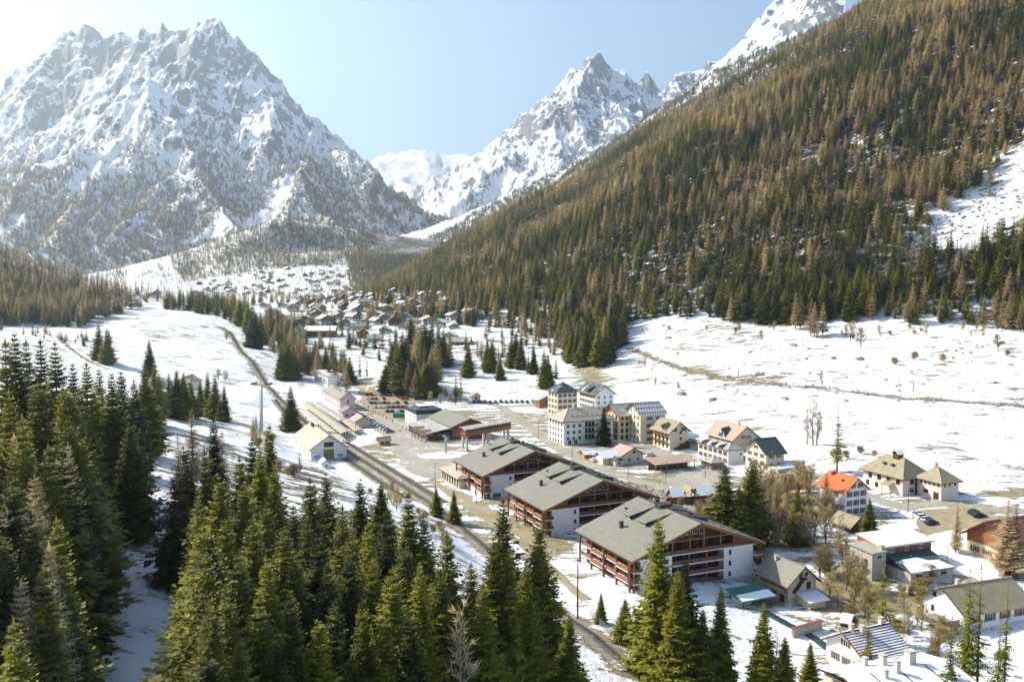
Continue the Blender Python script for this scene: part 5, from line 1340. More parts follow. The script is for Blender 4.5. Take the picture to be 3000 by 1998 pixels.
o, r = house("tourist_house", "small cream gabled house with snowy side roof by the main road", (1822, 1361), 0, 9.6, 9.0, 4.0, "e2", 2.5, 0.9, M_CREAM, M_RPINK, cat="house",
      wins=[("F", 1, 1, 5.6, 5.6, 4.2, 0, 0.9, 0.9, None, M_WOOD), ("F", 2, 1, 3.4, 7.4, 1.2, 0, 1.1, 1.1), ("L", 2, 1, 2.5, 6.5, 1.0, 0, 1.0, 1.2)])
m = MB(); m.box(-7.5, 2.0, -2, -0.02, 8.5, 3.2, M_CREAM); m.build("side_wing", o)
m = MB(); m.slab([(-8.4, 1.0, 2.9), (0.4, 1.0, 2.9), (0.4, 5.2, 5.2), (-8.4, 5.2, 5.2)], 0.22, M_SNOW); m.slab([(-8.4, 5.2, 5.2), (0.4, 5.2, 5.2), (0.4, 9.4, 2.9), (-8.4, 9.4, 2.9)], 0.22, M_SNOW); m.build("side_roof", o)
m = MB(); m.slab([(-4.6, -2.6, 2.3), (-2.3, -2.6, 3.5), (-2.3, 2.0, 3.5), (-4.6, 2.0, 2.3)], 0.18, M_RSLATE); m.slab([(-2.3, -2.6, 3.5), (0, -2.6, 2.3), (0, 2.0, 2.3), (-2.3, 2.0, 3.5)], 0.18, M_RPINK); m.build("porch_roof", o)
m = MB(); m.box(-4.2, -2.0, -2, -0.4, 2.0, 2.2, M_CREAM); m.build("porch_wall", o); inst("window", window_mesh(1.0, 1.0, M_WHITE)[0], o, (-2.3, -2.0, 0.7))
house("kiosk", "little timber kiosk with snow on its roof by the main road", (1712, 1345), 0, 5.2, 4.0, 2.4, "e1", 1.1, 0.7, M_WOODY, M_SNOW, cat="kiosk", wins=[("F", 2, 1, 1.4, 3.8, 0.9, 0, 1.3, 1.0, None, M_WOODD)])
house("bus_shelter", "small timber shelter behind the hotels' snowy garden", (1581, 1186), 3.0, 9, 6, 3.0, "e2", 1.8, 0.9, M_WOODL, M_RGREY, cat="shelter", wins=[("F", 1, 1, 4.5, 4.5, 0.6, 0, 2.4, 1.6, None, M_WOOD)])
house("hut", "tiny wooden hut with reddish roof at the edge of the meadow", (1383, 1172), 2, 5.2, 4.6, 2.4, "e2", 1.8, 0.7, M_BEIGE, M_RPINK, cat="hut", wins=[("F", 1, 1, 2.6, 2.6, 0.4, 0, 1.2, 1.5, None, M_WOODD)])

# ------------------------------------------------------------------ school yard and houses by the stream
pa = G(1921, 1384, 0)
o = empty("covered_playground", (pa.x, pa.y, 0), TH); tag(o, "long open timber shelter with pinkish roof along the school yard", "shelter")
m = MB(); m.slab([(-0.8, -0.8, 3.1), (18.8, -0.8, 3.1), (18.8, 6, 4.3), (-0.8, 6, 4.3)], 0.22, M_RPINK); m.build("roof", o)
m = MB(); m.box(0, 5.0, -1, 18, 5.3, 3.8, M_WOOD); m.build("wall", o)
for k in range(8):
    m = MB(); m.box(k * 2.5, 0, -0.5, k * 2.5 + 0.22, 0.22, 2.95, M_WOODL); m.build("post", o)
for k in range(6): inst("window", window_mesh(1.7, 1.3, M_WHITE)[0], o, (1.8 + k * 2.9, 4.98, 0.9))
house("school_porch", "low tan-roofed porch joining playground shelter and school", (2085, 1376), 0, 6.0, 7.0, 2.7, "hip", 1.4, 0.8, M_WOOD, M_RTAN, cat="porch", wins=[("F", 3, 1, 1, 5, 0.5, 0, 1.0, 1.6), ("L", 3, 1, 1, 6, 0.5, 0, 1.0, 1.6)])
o, r = house("school", "two-storey white school with rows of shuttered windows and dark low roof", (2133, 1364), 0, 7.4, 20, 6.2, "hip", 1.8, 0.6, M_WHITE, M_RGREY, cat="school",
      wins=[("L", 6, 2, 2, 18, 0.9, 2.8, 1.1, 1.6, M_SHUTB, M_BEIGE), ("F", 1, 1, 6, 6, 3.6, 0, 0.8, 1.1)])
for y in (4.5, 10, 15.5):
    m = MB(); m.slab([(-0.8, y - 1.6, 6.1), (3.2, y - 1.6, 6.6), (3.2, y, 7.9), (-0.8, y, 7.5)], 0.15, M_RSLATE); m.slab([(-0.8, y, 7.5), (3.2, y, 7.9), (3.2, y + 1.6, 6.6), (-0.8, y + 1.6, 6.1)], 0.15, M_RSLATE); m.build("gablet", r)
o, r = house("house", "old house with faded pink roof and dark triangular dormer behind the school", (2147, 1320), 2.6, 12.5, 17, 5.2, "e2", 4.6, 1.2, M_BEIGE, M_RPINK, wallL=None,
      wins=[("F", 2, 1, 5.2, 8.0, 4.6, 0, 0.9, 1.2, M_SHUTB), ("L", 4, 2, 3, 14, 0.6, 2.5, 1.0, 1.4, M_SHUTB, M_YELLOW)], chims=[(6.0, 4, .8, 1.1)])
m = MB(); m.hexa([(-0.6, 4.5, 4.9), (3.4, 4.5, 6.8), (3.4, 9.5, 6.8), (-0.6, 9.5, 4.9)], [(-0.6, 6.95, 8.4), (3.4, 6.95, 8.9), (3.4, 7.05, 8.9), (-0.6, 7.05, 8.4)], M_RSLATE); m.build("dormer", r)
m = MB(); m.box(9.5, -2.5, -1, 14.5, -0.02, 3.2, M_WOODD); m.slab([(8.8, -3.2, 3.5), (15.3, -3.2, 3.2), (15.3, 0.6, 4.2), (8.8, 0.6, 4.4)], 0.2, M_SNOW); m.build("porch", o)
o, r = house("house", "cream house with dark green-black slate roof near the stream", (2244, 1371), 2.0, 8.6, 12, 5.8, "e1", 4.4, 0.9, M_CREAM, M_RSLATE,
      wins=[("F", 2, 1, 2.4, 6.0, 3.4, 0, 1.1, 1.4, M_SHUTB), ("F", 2, 1, 2.4, 6.0, 0.3, 0, 0.9, 1.4), ("L", 3, 2, 2.4, 9.6, 0.8, 2.7, 1.0, 1.5, M_SHUTB), ("L", 1, 1, 6, 6, 6.4, 0, 1.0, 1.3, M_SHUTB)])
m = MB(); m.box(0.2, -6.5, -3, 13.5, -0.6, 0.6, M_BEIGE); m.build("garage_wall", o); m = MB(); m.box(0, -6.7, 0.6, 13.7, -0.55, 0.82, M_CONC); m.box(3, -5.8, 0.82, 12.5, -1.2, 0.98, M_SNOW); m.build("garage_roof", o)
pf = G(1972, 1478, 0)
o = empty("covered_footbridge", (pf.x, pf.y, 0), R(14)); tag(o, "timber footbridge with three little gabled roofs over the stream", "bridge")
m = MB(); m.box(-1, 0, 0.3, 15, 3.2, 0.55, M_WOOD); m.build("deck", o)
railing(o, (-1, 0.05), (15, 0.05), 0.55, 1.0, M_WOOD); railing(o, (-1, 3.15), (15, 3.15), 0.55, 1.0, M_WOOD)
for x0, x1, ax in ((-0.8, 3.8, 0), (4.2, 8.2, 1), (8.6, 14.6, 0)):
    m = MB(); xm, ym = (x0 + x1) / 2, 1.6; ze, zr_ = 2.7, 5.0
    if ax: 
        m.slab([(x0 - 0.3, -1.0, ze), (xm, -1.0, zr_ + 0.4), (xm, 4.2, zr_ + 0.4), (x0 - 0.3, 4.2, ze)], 0.15, M_RSTONE); m.slab([(xm, -1.0, zr_ + 0.4), (x1 + 0.3, -1.0, ze), (x1 + 0.3, 4.2, ze), (xm, 4.2, zr_ + 0.4)], 0.15, M_RSTONE)
    else:
        m.slab([(x0, -0.9, ze), (x1, -0.9, ze), (x1, ym, zr_), (x0, ym, zr_)], 0.15, M_SNOW); m.slab([(x0, ym, zr_), (x1, ym, zr_), (x1, 4.1, ze), (x0, 4.1, ze)], 0.15, M_RSTONE)
    rf = m.build("roof", o)
    for x in (x0 + 0.3, x1 - 0.3):
        for y in (0.15, 3.05):
            q = MB(); q.box(x - 0.1, y - 0.1, 0.55, x + 0.1, y + 0.1, ze + 0.2, M_WOOD); q.build("post", rf)

# ------------------------------------------------------------------ houses on the right
o, r = house("red_roofed_house", "tall white house with bright orange-red roof and green shutters", (2475, 1513), 0, 9.0, 11.0, 8.3, "e2", 3.4, 0.8, M_WHITE, M_RRED,
      wins=[("F", 3, 3, 1.7, 7.2, 0.4, 2.75, 0.95, 1.7, M_SHUTG), ("F", 2, 1, 3.0, 6.0, 8.6, 0, 0.95, 1.5, M_SHUTG), ("L", 1, 1, 4, 4, 5.4, 0, 0.9, 1.6, M_SHUTG), ("L", 1, 1, 4.2, 4.2, 0.4, 0, 1.1, 1.9, None, M_WOODY)], chims=[(3.6, 9.4, .7, 0.9, M_RRUST)])
m = MB(); m.box(2.2, 3.4, 10.25, 3.1, 4.4, 10.62, M_DKMETAL); m.build("roof_light", r)
house("annex", "low grey-roofed white annex below the red roofed house", (2459, 1512), 0, 5.0, 7.0, 2.6, "e2", 1.6, 0.5, M_WHITE, M_RGREY, cat="annex", wins=[("F", 1, 1, 2.2, 2.2, 0.0, 0, 1.2, 2.0, None, M_WOODD)])
house("timber_barn", "weathered timber barn with stone-coloured roof under a twin birch", (2492, 1563), -0.5, 5.8, 7.4, 2.4, "e2", 2.2, 0.8, M_WOODD, M_RSTONE, cat="barn", wins=[("F", 1, 1, 2.9, 2.9, 0.2, 0, 1.4, 1.9, None, M_WOOD)])
o, r = house("stone_house", "large old house with stone-slab hipped roof and little roof turret", (2644, 1450), 2.6, 11.5, 17, 5.4, "hip", 5.6, 1.2, M_ROSE, M_RSTONE,
      wins=[("L", 4, 1, 2, 14, 3.2, 0, 1.4, 1.5, None, M_WOOD), ("L", 2, 1, 11, 15, 0.5, 0, 1.2, 1.5, None, M_WOOD), ("F", 1, 2, 4.0, 4.0, 0.7, 2.6, 1.6, 1.3, None, M_WOOD)], wallL=None)
m = MB(); m.box(4.6, 6.4, 10.2, 6.9, 8.8, 12.1, M_WOODD); m.slab([(4.2, 6.0, 12.0), (7.3, 6.0, 12.0), (7.3, 7.6, 13.2), (4.2, 7.6, 13.2)], 0.15, M_SNOW); m.slab([(4.2, 7.6, 13.2), (7.3, 7.6, 13.2), (7.3, 9.2, 12.0), (4.2, 9.2, 12.0)], 0.15, M_RSTONE); m.build("turret", r)
for y in (6.0, 9.5): 
    m = MB(); m.box(1.6, y, 8.3, 2.6, y + 1.0, 9.0, M_SHUTG); m.build("roof_light", r)
m = MB(); m.slab([(11.0, -0.6, 6.2), (12.4, -0.9, 5.6), (12.4, 6, 5.6), (8.5, 6, 9.0)], 0.1, M_SNOW); m.build("snow_cover", r)
m = MB(); m.slab([(-2.6, 3.4, 2.6), (-0.02, 3.4, 3.6), (-0.02, 7.2, 3.6), (-2.6, 7.2, 2.6)], 0.2, M_RSTONE); m.box(-2.2, 3.6, -1, -1.9, 3.9, 2.5, M_BEIGE); m.box(-2.2, 6.7, -1, -1.9, 7.0, 2.5, M_BEIGE); m.build("porch", o)
o, r = house("stone_annex", "smaller rose-washed house with pyramid stone roof linked to the old stone-roofed house", (2757, 1464), 2.7, 7.5, 9.5, 5.4, "pyr", 4.2, 1.0, M_ROSE, M_RSTONE, cat="house",
      wins=[("L", 5, 1, 1.2, 8, 4.1, 0, 0.6, 0.6, None, M_WOOD), ("F", 3, 1, 1.4, 6, 4.1, 0, 0.6, 0.6, None, M_WOOD), ("L", 1, 1, 6, 6, 1.2, 0, 1.6, 1.0, None, M_WOOD), ("L", 1, 1, 2, 2, -0.2, 0, 1.9, 2.2, None, M_WOODY)], chims=[(3.75, 5.6, .8, 0.8, M_STONEW)])
m = MB(); m.box(-0.5, 9.6, -2, 4.0, 12.5, 5.0, M_WOODD); m.build("link_block", o)
o, r = house("workshop", "derelict stone workshop with flat tan roof and boarded windows", (2554, 1694), -1.5, 4.6, 7.5, 6.6, "shed", 0.4, 0.5, M_STONEW, M_RTAN, cat="workshop",
      wins=[("L", 2, 1, 2.0, 5.2, 2.9, 0, 1.0, 1.5, None, M_STONEW), ("F", 1, 1, 2.4, 2.4, 4.8, 0, 1.2, 0.9, None, M_STONEW)], chims=[(4.0, 1.0, .9, 0.8, M_STONEW)])
pg = G(2582, 1612, 4.6)
o = empty("garage_building", (pg.x, pg.y, -1.5), TH - R(3)); tag(o, "long roadside garage with snow-covered roof and slate lean-to", "garage")
m = MB(); m.box(0, 0, -2, 16.5, 8.5, 6.6, M_RRUST); m.hexa([(0, 0, 6.6), (16.5, 0, 6.6), (16.5, 8.5, 6.6), (0, 8.5, 6.6)], [(0, 0, 6.8), (16.5, 0, 6.8), (16.5, 8.5, 7.9), (0, 8.5, 7.9)], M_RRUST); m.build("wall", o)
m = MB(); m.slab([(-0.4, -0.7, 6.95), (17.2, -0.7, 6.95), (17.2, 9.0, 8.2), (-0.4, 9.0, 8.2)], 0.25, M_CONC); r = m.build("roof", o)
m = MB(); m.slab([(0.1, -0.4, 7.13), (16.9, -0.5, 7.13), (16.9, 8.4, 8.28), (0.2, 8.4, 8.28)], 0.13, M_SNOW); m.build("snow_cover", r)
for x in (3.5, 8.2, 12.8): inst("window", window_mesh(1.0, 1.0, M_WHITE)[0], o, (x, -0.02, 5.3))
m = MB(); m.slab([(1.0, -9.0, 2.7), (15.5, -9.0, 2.7), (15.5, -0.02, 5.0), (1.0, -0.02, 5.0)], 0.2, M_RSLATE); lr = m.build("lean_to_roof", o)
m = MB(); m.slab([(1.2, -8.9, 2.87), (15.3, -8.9, 2.87), (13.5, -5.2, 3.80), (10.5, -5.0, 3.86), (8.5, -3.2, 4.32), (3.0, -3.4, 4.28)], 0.10, M_SNOW); m.build("snow_cover", lr)
m = MB(); m.box(1.5, -8.5, -2, 15.0, -0.03, 2.4, M_STONEW); m.build("lean_to_wall", o)
for x in (4, 8, 12): inst("window", window_mesh(1.5, 0.6, M_WOODD)[0], o, (x, -8.52, 1.3))
m = MB(); m.box(2, 9.4, -2, 15, 15.5, 4.2, M_STONEW); m.build("back_shed_wall", o); m = MB(); m.slab([(1.6, 9.1, 5.0), (15.4, 9.1, 5.0), (15.4, 16, 4.2), (1.6, 16, 4.2)], 0.2, M_RTAN); m.build("back_shed_roof", o)
o, r = house("small_chalet", "small timber chalet on a masonry base with outside stair", (2308, 1772), -3, 8.2, 10.2, 5.6, "e2", 3.4, 1.1, M_STONEW, M_RCHALET, cat="chalet", upper=(3.0, M_WOODY), gable=M_STONEW,
      wins=[("L", 3, 1, 2, 8.2, 3.5, 0, 1.1, 1.2, M_WOODY, M_WOOD), ("L", 3, 1, 2, 8, 0.3, 0, 1.3, 1.8, None, M_WOOD)], chims=[(3.0, 8.0, .6, 0.8)])
m = MB(); m.box(-0.01, -0.14, 3.0, 8.25, -0.045, 5.6, M_STONEW); m.hexa([(-0.01, -0.14, 5.6), (8.25, -0.14, 5.6), (8.25, -0.045, 5.6), (-0.01, -0.045, 5.6)], [(4.09, -0.14, 8.8), (4.11, -0.14, 8.8), (4.11, -0.045, 8.8), (4.09, -0.045, 8.8)], M_STONEW); m.build("gable_wall", o)
for x, z, ww, wh in ((3.6, 6.0, 0.9, 1.5), (5.2, 6.4, 0.7, 0.8), (6.0, 3.3, 1.0, 1.5)): inst("window", window_mesh(ww, wh, M_WOODD)[0], o, (x, -0.14, z))
m = MB(); m.hexa([(1.0, -1.1, 2.9), (1.3, -1.1, 2.9), (1.3, -0.16, 2.9), (1.0, -0.16, 2.9)], [(4.0, -1.1, 5.9), (4.3, -1.1, 5.9), (4.3, -0.16, 5.9), (4.0, -0.16, 5.9)], M_WOODD); m.box(3.2, -1.1, 5.8, 5.0, -0.16, 5.95, M_WOODD); m.build("outside_stair", o)
m = MB(); m.box(-1.5, -0.3, 2.8, -0.05, 10.4, 2.99, M_WOODG); m.build("balcony_slab", o); railing(o, (-1.45, 0), (-1.45, 10.2), 2.99, 0.9, M_WOODG)
m = MB(); m.box(2.8, -4.2, -2, 7.6, -0.2, 1.7, M_BEIGE); m.build("lean_to_wall", o); m = MB(); m.slab([(2.2, -4.8, 1.8), (8.4, -4.8, 1.8), (8.4, -0.15, 2.7), (2.2, -0.15, 2.7)], 0.2, M_SNOW); m.build("lean_to_roof", o)
pc = G(2178, 1798, -3.5)
o = empty("carport", (pc.x, pc.y, -3.5), TH); tag(o, "green-edged carport with patchy snow on its roof beside a brown chalet", "carport")
m = MB(); m.slab([(-1, -0.8, 3.1), (9.2, -0.8, 3.1), (9.2, 5.6, 4.3), (-1, 5.6, 4.3)], 0.22, M_GREEN); r = m.build("roof", o)
m = MB(); m.slab([(-0.7, -0.5, 3.24), (9.0, -0.5, 3.24), (9.0, 2.6, 3.82), (-0.5, 2.2, 3.75)], 0.08, M_SNOW); m.build("snow_cover", r)
for x, y in ((0, 0), (4, 0), (8, 0), (0, 5), (8, 5)):
    m = MB(); m.box(x - 0.12, y - 0.12, -1, x + 0.12, y + 0.12, 3.0 + y * 0.19, M_WOOD); m.build("post", o)
m = MB(); m.box(0.2, 2.0, -1, 3.8, 4.8, 2.6, M_WHITE); m.build("bin_store", o); railing(o, (-0.5, -0.4), (4, -0.4), -0.1, 1.0, M_WOODD)
o, r = house("white_house", "white rendered house with tiled roof and wooden deck behind thin spruces", (2824, 1838), -2, 19, 11.5, 3.4, "e1", 3.8, 0.8, M_WHITE, M_RSTONE, th=TH - R(4),
      wins=[("L", 1, 1, 8.4, 8.4, 4.3, 0, 0.9, 1.2, None, M_WOOD), ("L", 1, 1, 8.8, 8.8, 0.8, 0, 0.7, 1.2, None, M_WOOD), ("F", 4, 1, 3, 16, 0.6, 0, 1.4, 1.6, M_SHUTB)], chims=[(4, 6.0, .7, 1.0)])
m = MB(); m.box(-5.5, 1.0, 0.2, -0.1, 8.0, 0.45, M_WOODG); d = m.build("deck", o)
for x in (-5.3, -2.8): 
    for y in (1.2, 7.8):
        q = MB(); q.box(x - 0.12, y - 0.12, -4.5, x + 0.12, y + 0.12, 0.19, M_WOODL); q.build("post", d)
railing(o, (-5.5, 1.0), (-5.5, 8.0), 0.45, 1.0, M_WOODG); railing(o, (-5.5, 1.0), (-0.2, 1.0), 0.45, 1.0, M_WOODG)
o, r = house("tiled_house", "white house with snow-striped tiled roof and brown shutters", (2535, 1990), -4, 10.6, 10.6, 4.4, "e1", 3.2, 0.9, M_WHITE, M_RSTRIPE,
      wins=[("L", 3, 1, 2.2, 8.0, 0.9, 0, 1.0, 1.5, M_SHUTB), ("L", 1, 1, 5.3, 5.3, 4.6, 0, 1.1, 1.2, M_SHUTB), ("F", 2, 1, 3, 8, 1.0, 0, 1.1, 1.4, M_SHUTB)], chims=[(1.4, 5.3, .8, 1.0), (3.6, 4.6, .8, 1.0), (9.6, 5.6, .8, 1.2)])
pn = G(2436, 1990, -0.5)
o = empty("house_with_chimneys", (pn.x + 2.0, pn.y - 12.5, -2.2), TH - R(6)); tag(o, "low-pitched snowy roof crowded with pale chimneys", "house")
m = MB(); m.box(0.8, 0.8, -2, 23, 13.2, 3.3, M_CREAM); m.build("wall", o)
m = MB(); m.slab([(0, 0, 3.4), (24, 0, 3.4), (24, 7, 4.7), (0, 7, 4.7)], 0.25, M_WOODD); m.slab([(0, 7, 4.7), (24, 7, 4.7), (24, 14, 3.4), (0, 14, 3.4)], 0.25, M_WOODD); r = m.build("roof", o)
for k in range(4):
    x0 = 0.25 + k * 5.95
    m = MB(); m.slab([(x0, 0.2, 3.54), (x0 + 5.5, 0.2, 3.54), (x0 + 5.5, 6.95, 4.80), (x0, 6.95, 4.80)], 0.1, M_SNOW); m.slab([(x0, 7.05, 4.80), (x0 + 5.5, 7.05, 4.80), (x0 + 5.5, 13.8, 3.54), (x0, 13.8, 3.54)], 0.1, M_SNOW); m.build("snow_cover", r)
for x, y, s, hh in ((8.5, 11.5, .8, 1.3), (11.5, 10.2, .9, 1.7), (12.5, 11.8, .8, 1.4), (15.8, 8.2, 1.5, 2.4), (11.0, 6.0, .8, 2.0), (7.8, 5.2, .7, 1.2)): chimney(r, x, y, 3.4 + 1.3 * (1 - abs(y - 7) / 7), s, hh, M_CONC)
house("brown_house", "house with rust-brown roof half hidden by tall larches at the road", (2950, 1650), 0.5, 14, 12, 5.5, "e1", 4.0, 1.4, M_YELLOW, M_RRUST, upper=(3.0, M_WOODL), wins=[("L", 3, 1, 2, 9.5, 0.6, 0, 1.2, 1.4, M_SHUTB), ("F", 3, 1, 2, 11, 0.6, 0, 1.2, 1.6)])

# ------------------------------------------------------------------ outlying houses
hp = HIT(520, 1140)
o, r = house("meadow_house", "pale house with brown gable roof alone on the snow meadow", tuple(hp), hp.z, 10.5, 9, 4.8, "e2", 3.0, 0.8, M_CREAM, M_RSTONE, th=R(-4), wins=[("F", 2, 1, 3.2, 7.2, 2.4, 0, 1.4, 1.5, None, M_WOOD), ("F", 2, 1, 3.2, 7.2, -0.2, 0, 1.2, 1.4)], chims=[(8.5, 5, .5, 1.0)])
hp = HIT(441, 1132); house("meadow_shed", "low timber shed beside the pale meadow house", tuple(hp), hp.z, 7.5, 6, 2.8, "e2", 2.0, 0.6, M_WOODG, M_RGREY, th=R(10), cat="shed", wins=[("F", 1, 1, 4, 4, 0.2, 0, 1.6, 1.8, None, M_WOODD)])
hp = HIT(893, 987); house("farm_barn", "long brown farm barn with pale roof on the valley floor", tuple(hp), hp.z, 27, 16, 6.0, "e1", 3.5, 1.0, M_WOOD, M_SNOW, th=R(2), cat="barn", wins=[("F", 5, 1, 4, 23, 1.0, 0, 2.0, 1.6, None, M_WOODD)])
hp = HIT(846, 985); house("farm_house", "grey roofed farmhouse next to the long brown barn", tuple(hp), hp.z, 15, 12, 5.0, "e2", 3.5, 1.0, M_CONC, M_RGREY, th=R(8), cat="house", wins=[("F", 3, 1, 3, 12, 1.2, 0, 1.2, 1.4)])
hp = HIT(1320, 1012); house("hillside_chalet", "low brown chalet on the snowy bank above the spruce clump", tuple(hp), hp.z, 16, 10, 3.6, "e1", 3.0, 1.2, M_WOODL, M_RGREY, th=R(-5), cat="chalet", wins=[("F", 4, 1, 2, 14, 1.0, 0, 1.3, 1.3, None, M_WOOD)])

# the hamlet up the valley: four kinds of chalet, copied
def hamlet_kind(w, d, h, rise, wall, roof, upper, kind):
    o = empty("hamlet_chalet"); m = MB()
    m.box(0, 0, -4, w, d, h * 0.45, wall); m.box(-0.1, -0.1, h * 0.45, w + 0.1, d + 0.1, h, upper)
    if kind == "e2": m.hexa([(0, -0.1, h), (w, -0.1, h), (w, d + 0.1, h), (0, d + 0.1, h)], [(w/2 - .01, -0.1, h + rise - .2), (w/2 + .01, -0.1, h + rise - .2), (w/2 + .01, d + 0.1, h + rise - .2), (w/2 - .01, d + 0.1, h + rise - .2)], upper)
    else: m.hexa([(-0.1, 0, h), (w + 0.1, 0, h), (w + 0.1, d, h), (-0.1, d, h)], [(-0.1, d/2 - .01, h + rise - .2), (w + 0.1, d/2 - .01, h + rise - .2), (w + 0.1, d/2 + .01, h + rise - .2), (-0.1, d/2 + .01, h + rise - .2)], upper)
    m.build("wall", o); r = roof_obj(o, kind, w, d, h, rise, 1.2, roof); chimney(r, w * 0.4, d * 0.5, h + rise * 0.8, 0.7, 1.2)
    for f, n, a1 in (("F", 3, w), ("L", 2, d)):
        for k in range(n):
            for z in (0.6, h * 0.55): put_window(o, f, a1 * (k + 0.5) / n, z, w, d, 1.3, 1.4, M_WHITE)
    return o
KINDS = [(hamlet_kind(12, 10, 5.4, 3.0, M_WHITE, M_SNOW, M_WOODG, "e2"), "white-based grey-brown chalet under a snow-covered roof in the hamlet up the valley"),
         (hamlet_kind(14, 10, 5.0, 3.0, M_CREAM, M_RGREY, M_WOODG, "e1"), "cream and grey-brown chalet with bare grey roof in the hamlet up the valley"),
         (hamlet_kind(10, 12, 5.6, 3.4, M_WOODD, M_RSLATE, M_WOODD, "e2"), "dark timber chalet with slate roof in the hamlet up the valley"),
         (hamlet_kind(13, 9, 4.6, 2.6, M_WHITE, M_RRUST, M_WOOD, "e1"), "chalet with rusty red-brown roof in the hamlet up the valley")]
def copy_tree(o, parent=None):
    c = o.copy(); COL.objects.link(c); c.parent = parent
    for ch in o.children: copy_tree(ch, c)
    return c
HR = random.Random(17); spots_h = []
for poly, n in (([(1090,868),(1250,845),(1390,900),(1370,955),(1180,955),(1010,925)], 46), ([(850,880),(1000,850),(1090,880),(1030,945),(900,930)], 34), ([(560,820),(800,775),(960,765),(1080,790),(1090,850),(760,870),(600,860)], 96), ([(960,930),(1150,925),(1180,955),(1000,958)], 12), ([(1000,960),(1320,960),(1330,1000),(1050,1010)], 9), ([(430,870),(640,850),(700,880),(520,895)], 8), ([(740,900),(900,900),(1000,950),(830,960)], 10)):
    k = 0; tries = 0
    while k < n and tries < 4000:
        tries += 1
        u = HR.uniform(min(p[0] for p in poly), max(p[0] for p in poly)); v = HR.uniform(min(p[1] for p in poly), max(p[1] for p in poly))
        if not in_poly(u, v, poly): continue
        if HR.random() > 0.12 + 0.88 * (0.5 + 0.5 * math.sin(u * 0.055 + 2.2 * math.sin(v * 0.09)) * math.cos(v * 0.16 + u * 0.01)) ** 2: continue
        p = HIT(u, v)
        if any((p.x - q.x) ** 2 + (p.y - q.y) ** 2 < 16 ** 2 for q in spots_h): continue
        spots_h.append(p); k += 1
first = [True] * 4
for p in spots_h:
    k = HR.choices(range(4), (0.66, 0.18, 0.12, 0.04))[0]
    o = KINDS[k][0] if first[k] else copy_tree(KINDS[k][0]); first[k] = False
    o.location = p; o.rotation_euler = (0, 0, HR.choice((0.2, 0.35, 0.5, -0.2, 1.0)) + HR.uniform(-0.15, 0.15)); s = HR.uniform(0.7, 1.1); o.scale = (s, s, s)
    tag(o, KINDS[k][1], "chalet", "chalets of the hamlet up the valley")
# ------------------------------------------------------------------ roads, yards, railway
def surface(name, lo, hi, snow=0.0, scale=0.5):
    t = NT(name); p = t.pos(); n = t.noise(p, scale, 6, 0.65); n2 = t.noise(p, scale * 0.22, 4, 0.6)
    col = t.ramp(t.math('ADD', t.math('MULTIPLY', n, 0.5), t.math('MULTIPLY', n2, 0.5)), [(0.35, lo), (0.65, hi)])
    if snow:
        s = t.ramp(t.math('ADD', t.math('MULTIPLY', n, 0.6), t.math('MULTIPLY', n2, 0.4)), [(0.64 - snow * 0.3, 0.0), (0.69 - snow * 0.3, 1.0)])
        col = t.mix(s, col, (0.84, 0.85, 0.87))
    t.bsdf(col, 0.85, t.bump(n, 0.4, 0.12), 0, 0.25)
    return t.m
M_ROAD = surface("dusty_asphalt", (0.25, 0.23, 0.18), (0.40, 0.37, 0.29), 0.10)
M_PLAZA = surface("gritted_plaza", (0.26, 0.24, 0.19), (0.42, 0.39, 0.32), 0.20)
M_TAN = surface("tan_gravel", (0.24, 0.19, 0.115), (0.38, 0.32, 0.215), 0.08)
M_MUD = surface("muddy_track", (0.12, 0.09, 0.055), (0.25, 0.20, 0.13), 0.30)
M_BALL = surface("railway_ballast", (0.17, 0.14, 0.10), (0.34, 0.30, 0.22), 0.22, 0.9)
M_RAIL = plain("rail_steel", (0.16, 0.17, 0.14), 0.4, 0.2, 1.0, 0.7)
M_SLEEP = plain("sleepers", (0.11, 0.10, 0.07), 0.9, 0.3)
M_STREAM = (lambda t: (t.bsdf((0.02, 0.05, 0.055), 0.12, t.bump(t.noise(t.pos(), 1.5, 4), 0.5, 0.1), 0, 0.5), t.m)[1])(NT("stream_water"))
def smooth_line(P, step):
    P = [Vector((p[0], p[1], 0)) for p in P]; out = []
    for i in range(len(P) - 1):
        a = P[max(0, i - 1)]; b = P[i]; c = P[i + 1]; d = P[min(len(P) - 1, i + 2)]
        n = max(1, int((c - b).length / step))
        for k in range(n):
            t = k / n
            out.append(0.5 * ((2 * b) + (c - a) * t + (2 * a - 5 * b + 4 * c - d) * t * t + (3 * b - a - 3 * c + d) * t ** 3))
    out.append(P[-1]); return out
def offset_line(L, off):
    out = []
    for i, p in enumerate(L):
        d = (L[min(i + 1, len(L) - 1)] - L[max(i - 1, 0)]).normalized()
        out.append(p + Vector((d.y, -d.x, 0)) * off)
    return out
def strip(name, P, width, mat, lift, step=3.0, ragged=0.0, kind="structure", parent=None):
    L = smooth_line(P, step); r = random.Random(len(P)); V = []; Fc = []
    for i, p in enumerate(L):
        d = (L[min(i + 1, len(L) - 1)] - L[max(i - 1, 0)]).normalized(); n = Vector((d.y, -d.x, 0))
        for k in range(5):
            q = p + n * (width * (k - 2) / 4 + (r.uniform(-ragged, ragged) if k in (0, 4) else 0))
            V.append((q.x, q.y, hq(q.x, q.y) + lift - (0.12 if k in (0, 4) else 0)))
        if i:
            for k in range(4): Fc.append(((i - 1) * 5 + k, (i - 1) * 5 + k + 1, i * 5 + k + 1, i * 5 + k))
    me = mesh_of(name, V, Fc, mat)
    for pl in me.polygons: pl.use_smooth = True
    o = inst(name, me, parent)
    if kind: tag(o, kind=kind)
    return o
